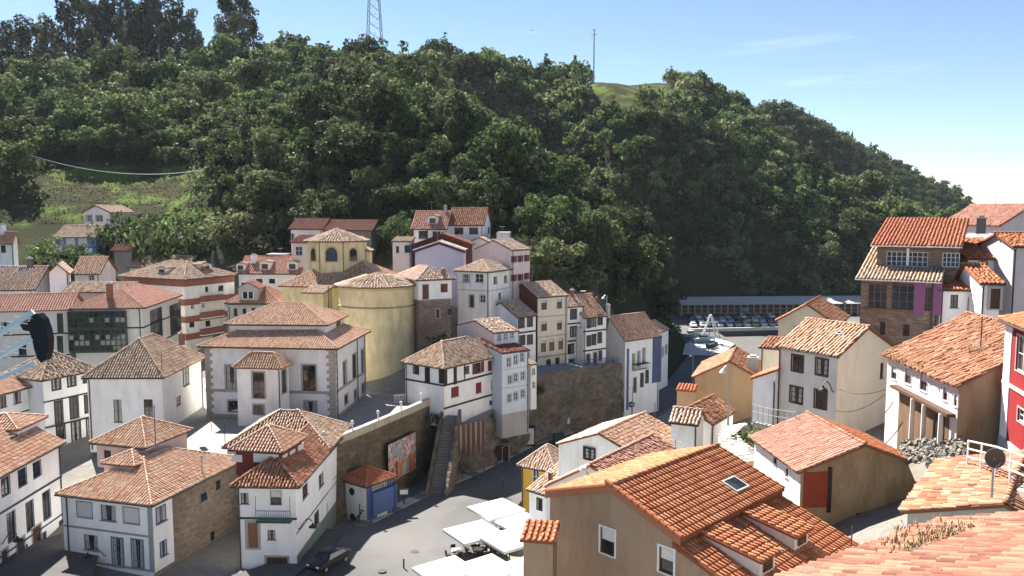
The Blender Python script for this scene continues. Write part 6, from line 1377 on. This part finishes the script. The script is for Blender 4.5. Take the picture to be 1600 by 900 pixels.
def car(p, rz, colr, label, group=None):
    if colr not in CBODY:
        mm, nt_, b_ = new_mat('car_paint_%d' % len(CBODY)); b_.inputs['Base Color'].default_value = (*colr, 1); b_.inputs['Roughness'].default_value = .42; b_.inputs['Specular IOR Level'].default_value = .35
        me_ = CB.mesh('body', mm, None, True); CBODY[colr] = me_
    r = empty('parked_car', tuple(p), label, 'car', group); r.rotation_euler = (0,0,rz)
    def part(nm, me_, loc=(0,0,0), par=r, sc_=None):
        o = bpy.data.objects.new(nm, me_); col.objects.link(o); o.parent = par; o.location = loc
        if sc_: o.scale = sc_
        return o
    part('body', CBODY[colr]); part('glazing', car_glass)
    for x in (-1.25, 1.25):
        for y_ in (-.78, .78): w = part('wheel', car_wheel, (x, y_, .31)); part('rim', car_rim, (0,0,0), w)
    for sg in (1,-1): part('headlight', car_hl, sc_=(1,sg,1)); part('taillight', car_tl, sc_=(1,sg,1))
car(atz(514,884,2.95)+UPV*.02, 1.05, (.012,.012,.014), 'black car parked against the green-based house')
# lamps
def wall_lamp(p, out, label, h=1.0, arm=1.3):
    r = empty('wall_lamp', tuple(p), label, 'lamp'); k = MB(); o = Vector(out)
    k.tube([p, p+o*.15]+[p+o*(.15+arm*t)+UPV*h*math.sin(t*math.pi*.75) for t in (.15,.35,.55,.75,.95)], .04, 6); k.build('bracket', BLACKM, r)
    q = p+o*(.15+arm*.98)+UPV*(h*.62); k = MB(); k.lathe(q, [(.38,-.34),(.3,-.22),(.12,-.12),(.05,.05)], 12); k.build('shade', BLACKM, r); k = MB(); k.lathe(q, [(.03,-.42),(.11,-.36),(.11,-.3),(.03,-.26)], 8); k.build('bulb', plain('bulb_glass', (.6,.6,.55), .2), r)
def fpt(Vv, f, u, v):
    A, B, n = Vv.face[f]; s_, z = Vv.sz(f, u, v); P_ = A+(B-A).normalized()*s_; P_.z = z; return P_, n
p, n = fpt(D1, 'F', 166, 868); wall_lamp(p, (n+Vector((-.9,0,0))).normalized(), 'black bracket lamp on the teal-doored corner house'); p, n = fpt(D2, 'R', 466, 826); wall_lamp(p, (n+Vector((0,-.2,0))).normalized(), 'black bracket lamp on the balconied house corner')
p, n = fpt(HOUSES[list(HOUSES)[0]], 'R', 1, 850); wall_lamp(p, n, 'black bracket lamp on the lane house at the left edge'); p, n = fpt(CR, 'F', 1303, 612); wall_lamp(p, (n+Vector((-.5,0,0))).normalized(), 'bracket lamp on the four-windowed cream house', .9, 1.0)
def street_lamp(u, vb, vt, d, label, arm=(-.6,-.2,0)):
    b0 = at(u, vb, d); t0 = at(u, vt, d); r = empty('street_lamp', tuple(b0), label, 'street lamp'); a = Vector(arm); k = MB(); top = Vector((b0.x, b0.y, t0.z))
    k.tube([b0-UPV*.5, top], [.1,.055], 8); k.build('post', METAL, r)
    k = MB(); k.tube([top, top+a*.5+UPV*.1, top+a*.9-UPV*.1], .03, 5); k.build('arm', METAL, r); k = MB(); k.lathe(top+a*.95-UPV*.2, [(.3,-.25),(.22,-.08),(.06,.1)], 10); k.build('shade', WHITEM, r)
street_lamp(1138,655,573,63,'grey street lamp with hanging white shade before the tan house'); street_lamp(1082,606,553,150,'dark lamp post on the harbour road before the quay'); street_lamp(1107,575,495,185,'tall thin mast rising beside the white crane'); street_lamp(988,642,605,128,'lamp post in the narrow street below the blue house'); street_lamp(1050,500,468,255,'slim post at the left end of the arcade'); street_lamp(948,482,462,124,'thin lamp on the hillside above the row houses')
pg = at(911,733,49.5); r = empty('globe_lamp', tuple(pg-UPV*1.5), 'white round-headed lamp on a bent pipe behind the brown house', 'lamp'); k = MB(); k.tube([pg+Vector((.45,0,-1.9)), pg+Vector((.4,0,-.5)), pg+Vector((.2,0,-.1)), pg], .05, 6); k.build('pipe', METAL, r); k = MB(); k.lathe(pg, [(.02,-.22),(.2,-.18),(.27,-.02),(.2,.14),(.02,.2)], 12); k.build('head', WHITEM, r)
# no-entry sign
ps = at(987,632,130); r = empty('road_sign', tuple(ps-UPV*2), 'round red road sign at the street bend', 'sign'); k = MB(); k.tube([ps-UPV*2.2, ps+UPV*.3], .04, 6); k.build('post', METAL, r); k = MB(); rg_ = [ps+Vector((.5*math.cos(a), -.06, .5*math.sin(a))) for a in np.linspace(0,2*math.pi,18,endpoint=False)]; k.poly(*rg_); k.build('disc', FR['red'], r); k = MB(); k.box(ps+Vector((-.33,-.075,-.08)), (.66,0,0), (0,-.005,0), UPV*.16); k.build('bar', FR['white'], r)

# kerb and pavement slabs along the left of the street
kr = empty('kerb', tuple(Vector(STREET_L[3])), 'grey stone kerb along the foot of the walls, left of the street', 'kerb')
kl = resample([(p[0]+1.3, p[1]-.5, p[2]) for p in STREET_L[2:9]], 46)
for i in range(45):
    d_ = (kl[i+1]-kl[i]); n_ = Vector((d_.y, -d_.x, 0)).normalized(); k = MB(); k.box(kl[i]-n_*1.5+UPV*.01+d_*.01, d_*.97, n_*1.5, UPV*.12); k.build('kerb_stone', CONC if i % 3 else CONCD, kr)

for i_, (u_, v_, l_) in enumerate(((648,862,'round iron manhole cover in the sunlit square'),(742,748,'round iron manhole cover in the shaded street'),(597,892,'round iron manhole cover near the parked black car'))):
    p = atz(u_, v_, np.interp(atz(u_, v_, 1.8).y, [q[1] for q in STREET_L], [q[2] for q in STREET_L])); k = MB(); k.lathe((p.x, p.y, p.z+.005), [(.38,0),(.38,.012),(.33,.016)], 16); tag(k.build('manhole_cover', plain('cast_iron', (.05,.05,.048), .7)), l_, 'manhole cover')
# ------------------------------------------------------------------ harbour
hb = empty('harbour_arcade', (85,262,0), 'long grey-roofed arcade with pale columns behind the harbour car park', 'building')
X0, X1, Y = 54.5, 150.0, 258.5
Y1 = lambda x: Y+(x-X0)*.06
RFM = plain('roof_sheet', (.50,.46,.41), .95, 0, .05)
mb = MB(); mb.poly((59,176,-1.3),(135,180,-1.3),(135,236,-1.3),(59,226,-1.3)); tag(mb.build('lower_quay', plaster((.13,.128,.12), .6)), kind='structure')
k = MB(); k.add([(X0,Y1(X0)-1,4.0),(X1,Y1(X1)-1,4.0),(X1,Y1(X1)+5,5.9),(X0,Y1(X0)+5,5.9),(X0,Y1(X0)-1,3.8),(X1,Y1(X1)-1,3.8),(X1,Y1(X1)+5,5.7),(X0,Y1(X0)+5,5.7)], [(0,1,2,3),(7,6,5,4),(0,4,5,1),(3,2,6,7),(0,3,7,4),(1,5,6,2)]); k.build('roof', RFM, hb)
for i in range(24):
    x = X0+(X1-X0)*i/24; k = MB(); k.add([(x,Y1(x)-1,4.02),(x+.15,Y1(x)-1,4.02),(x+.15,Y1(x)+5,5.98),(x,Y1(x)+5,5.98)],[(0,1,2,3)]); k.build('roof_seam', CONC, hb)
k = MB(); k.box((X0,Y1(X0)+4,0),(X1-X0,Y1(X1)-Y1(X0),0),(0,.3,0),UPV*5.0); k.build('back_wall', CONCD, hb)
COLM = plaster((.55,.42,.24), .3)
for i in range(44):
    x = X0+(X1-X0)*(i+.1)/44; k = MB(); k.box((x,Y1(x),0),(.5,0,0),(0,.5,0),UPV*3.9); k.build('column', COLM, hb)
for z in (1.0, 2.3): k = MB(); k.box((X0,Y1(X0)+.3,z),(X1-X0,Y1(X1)-Y1(X0),0),(0,.15,0),UPV*.2); k.build('rail', COLM, hb)
for x in (75, 95): k = MB(); k.box((x,Y1(x)-.1,1.6),(2.3,.14,0),(0,.06,0),UPV*1.1); k.build('sign_panel', FR['sky'], hb)
cols = [('white',(.75,.75,.74)),('silver grey',(.35,.36,.38)),('black',(.015,.015,.017)),('dark blue',(.02,.04,.12)),('yellow',(.62,.42,.03)),('red',(.35,.02,.02))]
gcar = np.random.default_rng(9); rowsC = [(252,56.5,82.5,'far'),(243.5,55,81.5,'middle'),(234.5,53.5,82,'near')]
seq = {'far':[2,0,1,2,3,1,2,0,2,1,3,0],'middle':[1,0,2,1,0,1,2,4,0,1,5,2],'near':[0,1,2,0,0,1,0,4,0,1,0,3]}
seen = {}
for (yy, xa, xb, nm) in rowsC:
    for i, ci in enumerate(seq[nm]):
        x = xa+(xb-xa)*i/11.0; cn, cv = cols[ci]; kk = (cn, nm)
        car(Vector((x+gcar.normal()*.15, yy+(x-55)*.06, .08)), math.pi/2+gcar.normal()*.06, cv, '%s car in the %s row of the harbour car park' % (cn, nm), '%s cars in the %s harbour row' % (cn, nm))
# quay parapet, slip and railings
qw = empty('quay_parapet', (70,218,0), 'low pale concrete parapet along the harbour edge', 'wall')
for (a, b2) in (((50,224.5),(58.3,226)),((58.3,226),(80,229)),((80,229),(104,232.2)),((104,232.2),(140,237))):
    k = MB(); A_, B_ = Vector((*a,.06)), Vector((*b2,.06)); k.box(A_, B_-A_, (-.1,.5,0), UPV*.9); k.build('parapet', OFFW, qw)
k = MB(); pts = [(40.5,188.5),(47,187),(52,193),(57,204),(56,212),(50,214),(44.5,204)]
k.poly(*[(x,y,.12) for x,y in pts]); tag(k.build('slipway', plaster((.62,.60,.57), .3)), kind='structure')
cr = empty('boat_crane', (56,214,0), 'white A-frame boat crane on the quay', 'crane'); tops = Vector((57.5,214,11.5-0))
tops = at(1111,493,214)
for (dx, dy) in ((-2.2,0),(2.6,0),(-1.5,3.5),(2.2,3.5)): k = MB(); k.tube([(tops.x+dx,214+dy,0.1), (tops.x+dx*.05, 214+dy*.2, tops.z)], .2, 6); k.build('leg', WHITEM, cr)
k = MB(); k.box((tops.x-1.6,213.9,4.2),(3.4,0,0),(0,.2,0),UPV*.25); k.build('crossbeam', WHITEM, cr); k = MB(); k.tube([tops, (tops.x,214,3)], .05, 5); k.build('cable', BLACKM, cr); k = MB(); k.lathe((tops.x,214.2,tops.z-.2), [(.3,0),(.35,.3),(.1,.5)], 8); k.build('head', WHITEM, cr)
def boat(u, v, d, L_, rz, label, hullc):
    p = at(u, v, d); p.z = .15; r = empty('small_boat', tuple(p), label, 'boat'); r.rotation_euler = (0,0,rz); k = MB(); n = 8
    vs, f = [], []
    for i in range(n+1):
        t = i/n; w = L_*.17*(1-max(0,(t-.45)/.55)**2.2); x = L_*(t-.5); vs += [(x,-w,1.0+.25*t*t),(x,-w*.6,.1),(x,w*.6,.1),(x,w,1.0+.25*t*t)]
    for i in range(n):
        for j in range(3): f.append((i*4+j, i*4+j+1, i*4+j+5, i*4+j+4))
    f.append((0,1,2,3)); k.add(vs, f); k.build('hull', hullc, r, off=Vector((0,0,0))); k = MB(); k.poly(*[(L_*(i/n-.5), -L_*.16*(1-max(0,(i/n-.45)/.55)**2.2), .9) for i in range(n+1)], *[(L_*(i/n-.5), L_*.16*(1-max(0,(i/n-.45)/.55)**2.2), .9) for i in reversed(range(n+1))]); k.build('deck', OFFW, r, off=Vector((0,0,0)))
    k = MB(); k.abox(-L_*.2,L_*.12,-L_*.1,L_*.1,.9,2.0); k.build('cabin', WHITEM, r, off=Vector((0,0,0))); k = MB(); k.abox(-L_*.205,L_*.125,-L_*.105,L_*.105,1.35,1.75); k.build('glazing', GLASS, r, off=Vector((0,0,0)))
boat(1100,541,207,6.5,.3,'pale blue boat with cabin hauled out on the slipway', plain('hull_blue', (.30,.50,.66), .4)); boat(1080,534,214,5,.15,'grey boat hauled out left of the blue boat', plain('hull_grey', (.25,.27,.28), .5)); boat(1113,552,198,3.6,.5,'small dark dinghy at the slipway edge', plain('hull_dark', (.03,.03,.035), .5))
# ------------------------------------------------------------------ hill furniture
py = empty('power_pylon', tuple(at(586,78,320)), 'tall lattice steel pylon on the hill crest, cut by the top edge', 'pylon'); pb_ = at(586,95,320); zg = H(pb_.x, pb_.y); pt_ = at(586,-70,320).z; STEEL = plain('steel', (.34,.36,.38), .5, .4)
wb = 13.5/FPX*320
def leg_pt(sx_, sy, t): w = wb*(1-.78*t)+.35*t; return Vector((pb_.x+sx_*w, pb_.y+sy*w, zg+(pt_-zg)*t))
for sx_ in (-1,1):
    for sy in (-1,1): k = MB(); k.tube([leg_pt(sx_,sy,t) for t in (0,.5,1)], .16, 5); k.build('leg', STEEL, py)
nb = 13
for i in range(nb):
    t0, t1 = i/nb, (i+1)/nb
    for (a, b2) in (((-1,-1),(1,-1)),((1,-1),(1,1)),((1,1),(-1,1)),((-1,1),(-1,-1))):
        k = MB(); k.tube([leg_pt(*a,t0), leg_pt(*b2,t1)], .075, 4); k.build('brace', STEEL, py); k = MB(); k.tube([leg_pt(*b2,t0), leg_pt(*a,t1)], .075, 4); k.build('brace', STEEL, py)
def upole(u, vb, vt, d, label, arms=((.9,1.2),(.8,.8)), r=.16, twin=False, m=None):
    b0 = at(u, vb, d); tz_ = at(u, vt, d).z; rr = empty('utility_pole', tuple(b0), label, 'pole'); m = m or CONC
    for dx in ((-.4,.4) if twin else (0,)): k = MB(); k.tube([(b0.x+dx,b0.y,min(b0.z,H(b0.x,b0.y))-1),(b0.x+dx,b0.y,tz_)], [r,r*.7], 6); k.build('mast', m, rr)
    for (w, dz) in arms: k = MB(); k.box((b0.x-w,b0.y-.1,tz_-dz), (2*w,0,0), (0,.2,0), UPV*.16); k.build('crossarm', m, rr)
upole(928,90,46,345,'grey mast on the skyline beside the hilltop field',((1.1,.2),(1.3,2.2)),.35); upole(813,305,240,196,'twin-legged electricity pole on the wooded spur',((1.2,.3),(.9,1.6),(.7,3.2)),.13,True); upole(897,330,284,205,'single grey pole right of the twin-legged pole',((.5,.4),),.16); upole(170,372,342,158,'dark thin pole between the meadow cottages',((.3,.2),),.07,m=PIPE); upole(790,215,185,205,'distant wire pole above the twin-legged pole',((.4,.2),),.1)
def wire(pts, r, label, m, name='overhead_wire'):
    k = MB(); k.tube(pts, r, 4); o = k.build(name, m); tag(o, label, 'cable')
A_, B_ = at(34,238,185), at(332,263,185); wire([A_.lerp(B_, t)-UPV*(5.2*4*t*(1-t)*.55) for t in np.linspace(0,1,15)], .08, 'pale thick cable sagging across the left meadow', plain('cable_pale', (.55,.55,.53), .6))
A_, B_ = at(0,330,150), at(200,352,156); wire([A_.lerp(B_, t)-UPV*(1.2*4*t*(1-t)) for t in np.linspace(0,1,9)], .03, 'thin dark wire crossing above the blue cottage', BLACKM)
p, n = fpt(CR, 'F', 1309, 607); q = at(1380,607,56); wire([p.lerp(q, t)-UPV*(.35*4*t*(1-t))+Vector((0,-.3,0)) for t in np.linspace(0,1,9)], .025, 'black cable slung from the four-windowed house to the old house', BLACKM); q2 = at(1378,615,55); p2, n = fpt(CR, 'F', 1303, 640); wire([p2.lerp(q2, t)-UPV*(.5*4*t*(1-t))+Vector((0,-.35,0)) for t in np.linspace(0,1,9)], .025, 'second lower black cable beside the four-windowed house', BLACKM)
# gull
gb = at(830,48,230); k = MB(); k.add([gb, gb+Vector((.75,.1,.28)), gb+Vector((.2,.35,.05)), gb+Vector((-.7,.1,-.2)), gb+Vector((-.2,.35,.02)), gb+Vector((0,.5,0)), gb+Vector((0,-.35,0)), gb+Vector((0,.05,-.12))], [(6,1,2),(6,3,4),(6,2,5),(6,5,4),(6,7,5)])
tag(k.build('gull', plain('gull_grey', (.22,.22,.24), .8)), 'dark gull flying above the crest', 'bird')
# ------------------------------------------------------------------ right-hand details
gs = empty('garden_steps', tuple(at(1165,690,58)), 'curving pale garden steps with low wall, right of centre', 'stairs')
cv = [at(1200,668,62), at(1172,663,61), at(1148,668,60), at(1135,680,58.5), at(1140,694,57), at(1155,706,55.5), at(1178,722,54)]
cp = resample([tuple(p) for p in cv], 22)
for i in range(21):
    t_ = (cp[min(i+1,21)]-cp[i]); t_.z = 0; t_.normalize(); n_ = Vector((t_.y,-t_.x,0)); k = MB(); k.box(cp[i]-n_*.6-UPV*.5, t_*.38, n_*1.2, UPV*.5); k.build('step', WHITE2 if i % 2 else OFFW, gs)
    k = MB(); k.box(cp[i]+n_*(-.62)-UPV*.6, t_*.5, -n_*.2, UPV*.95); k.build('side_wall', CONC, gs)
def railing(P, h, label, m, nm='metal_railing', n=10, rails=(.5,1.0), r=.03):
    R_ = empty(nm, tuple(P[0]), label, 'railing'); PP = resample([tuple(p) for p in P], n)
    for k_ in rails: k = MB(); k.tube([p+UPV*h*k_ for p in PP], r, 5); k.build('rail', m, R_)
    for p in PP: k = MB(); k.tube([p-UPV*.1, p+UPV*h], r, 5); k.build('post', m, R_)
railing([at(1176,652,62), at(1205,660,58), at(1243,667,53)], 1.0, 'pale metal railing before the four-windowed cream house', METAL, n=9)
railing([at(1511,727,36), at(1555,740,33), at(1602,760,30)], 1.15, 'white tube railing on the ramp at the right edge', WHITEM, n=5, r=.045, rails=(.35,.68,1.0))
rp = MB(); q = [at(1505,742,37), at(1612,772,29.5), at(1640,740,33), at(1520,715,41)]; rp.add([tuple(p) for p in q]+[tuple(p-UPV*4) for p in q], [(0,1,2,3),(0,4,5,1),(1,5,6,2),(2,6,7,3),(3,7,4,0)]); tag(rp.build('ramp', plaster((.30,.28,.25), .6)), kind='structure')
# round brown dish on its pole
dc = at(1555,716,28.5); r = empty('satellite_dish', tuple(dc-UPV*1.2), 'round brown satellite dish on a pole above the lichen-spotted roof', 'satellite dish'); k = MB(); nrm_ = Vector((-.12,-1,.1)).normalized(); ax = nrm_.cross(UPV).normalized(); ay = ax.cross(nrm_); rr_ = .36
ctr = len(k.v); pts = [dc+nrm_*(-.08)]; f = []
for j, rad_ in enumerate((.5, 1.0)):
    pts += [dc+(ax*math.cos(a)+ay*math.sin(a))*rr_*rad_-nrm_*(.08*(1-rad_*rad_)) for a in np.linspace(0,2*math.pi,24,endpoint=False)]
f = [(0,1+i,1+(i+1)%24) for i in range(24)]+[(1+i,25+i,25+(i+1)%24,1+(i+1)%24) for i in range(24)]; k.add(pts, f); k.build('dish', plain('dish_brown', (.14,.075,.05), .6), r)
k = MB(); k.tube([dc+(ax*math.cos(a)+ay*math.sin(a))*rr_ for a in np.linspace(0,2*math.pi,25)], .015, 4, False); k.build('rim', METAL, r); k = MB(); k.tube([dc-nrm_*.1, dc-nrm_*.1-UPV*1.5], .04, 6); k.build('pole', METAL, r)
k = MB(); k.tube([dc-ay*rr_, dc+nrm_*.4-ay*.1], .015, 4); k.build('feed_arm', METAL, r)
# rubble slope below the old house
gst = np.random.default_rng(3); k = MB()
for i in range(420):
    u = gst.uniform(1408,1508); v = gst.uniform(688+abs(u-1460)*.06,748 if u > 1450 else 722); d = 50-(u-1408)/100*4-(v-690)/58*5.5; p = at(u, v, d); s_ = .12+.22*gst.random(); a = Vector(gst.normal(size=3)).normalized(); b2 = a.cross(Vector(gst.normal(size=3))).normalized(); c = a.cross(b2)
    k.box(p-a*s_/2, a*s_*1.3, b2*s_*.9, c*s_*.6)
o = k.build('rubble', stonework('rubble_stone', (.34,.32,.28), (.20,.18,.15), (.25,.23,.2), 5)); tag(o, 'loose grey rubble slope under the pillared porch', 'rubble', kind='stuff')
k = MB(); q = [at(1405,692,50.3), at(1508,692,46), at(1512,752,40.3), at(1430,752,43.5)]; k.poly(*q); tag(k.build('slope', plaster((.20,.18,.15), .6)), kind='structure')
# dry grass on the nearest roof and weeds
def tuft(u, v, d, n, h, spread, label, m):
    p = at(u, v, d); k = MB()
    for i in range(n):
        a = gst.random()*6.28; q = p+Vector((gst.normal()*spread, gst.normal()*spread*.7, 0)); L_ = h*(.5+.8*gst.random()); w = .010+.012*gst.random(); dr = Vector((math.cos(a)*L_*.5, math.sin(a)*L_*.5, 0)); s_ = Vector((-math.sin(a)*w, math.cos(a)*w, 0))
        mid = q+dr*.4+UPV*L_*.7; tp_ = q+dr+UPV*L_*.85; k.add([q-s_, q+s_, mid+s_*.8, mid-s_*.8, tp_], [(0,1,2,3),(3,2,4)])
    o = k.build('grass_tuft', m); tag(o, label, 'grass', kind='stuff')
DRY = plain('dry_grass', (.36,.28,.16), .9); GRN = plain('weed_green', (.12,.16,.04), .9)
def nrpt(u, v): X, n = NR.on_roof(u, v); return X.y
for (u, v, n, h, sp_) in ((1478,836,300,.20,.5),(1440,852,240,.20,.45),(1512,826,220,.18,.5)): tuft(u, v+6, nrpt(u, v+6)-.05, n, h, sp_, 'dry straw-coloured grass growing on the edge of the nearest roof', DRY)
tuft(1418,846,22.0,60,.45,.3,'dry stalks leaning out beside the nearest roof', DRY)
for (u, v) in ((1402,558),(1418,566),(1440,572)): X, n = OH.on_roof(u, v); tuft(u, v, X.y, 60, .35, .5, 'yellow-green weeds along the eave of the pillared old house', plain('weed_yellow', (.26,.24,.05), .9))
X, n = OH.on_roof(1532,548); tuft(1532,548,X.y,80,.3,.5,'grey weeds round the vent pipe on the old house roof', plain('weed_grey', (.30,.27,.18), .9))
# ------------------------------------------------------------------ aerial close to the viewpoint, left edge
an = empty('tv_aerial', tuple(at(-30,600,5)-UPV*.5), 'white and black television aerial close by at the left edge', 'antenna'); D = 5.0
W_ = plain('aerial_white', (.92,.86,.76), .5)
k = MB(); k.tube([at(-60,500,D)+UPV*.3, at(-60,640,D), at(-60,900,D)-UPV*14], .02, 8); k.build('mast', METAL, an)
for (a, b2, r_) in (((-60,561),(52,487),.020),((-60,592),(50,528),.017),((-60,617),(55,566),.016)):
    A_, B_ = at(*a, D), at(*b2, D+.1); k = MB(); k.tube([A_, B_], r_, 6); k.build('boom', W_, an)
    for t in (.55,.66,.77,.88): q = A_.lerp(B_, t); k = MB(); k.tube([q-Vector((.055,.02,-.012)), q+Vector((.055,.02,-.012))], .0035, 5); k.build('element', W_, an)
k = MB(); fr_ = [(48,492),(58,490),(66,498),(72,515),(75,530),(74,550),(70,563),(64,567),(58,560),(53,545),(50,530),(46,518),(36,516),(31,508),(36,503),(46,502)]
bp = [at(u, v, D+.1) for u, v in fr_]; k.add(bp+[p+Vector((.012,.05,0)) for p in bp], [tuple(range(16)), tuple(reversed(range(16,32)))]+[(i,(i+1)%16,(i+1)%16+16,i+16) for i in range(16)]); k.build('plastic_head', plain('aerial_black', (.012,.010,.010), .35), an)
# ------------------------------------------------------------------ the thin summer haze over the valley
hm = bpy.data.materials.new('haze_air'); hm.use_nodes = True; ht = hm.node_tree; ht.nodes.clear()
pv = ht.nodes.new('ShaderNodeVolumePrincipled'); pv.inputs['Color'].default_value = (.80,.88,1.0,1); pv.inputs['Density'].default_value = .00005; pv.inputs['Anisotropy'].default_value = .2
ho = ht.nodes.new('ShaderNodeOutputMaterial'); ht.links.new(pv.outputs[0], ho.inputs['Volume'])
mb = MB(); mb.abox(-600, 800, -60, 1100, -8, 175); tag(mb.build('haze', hm), 'thin pale summer haze over the valley', 'haze', kind='stuff')
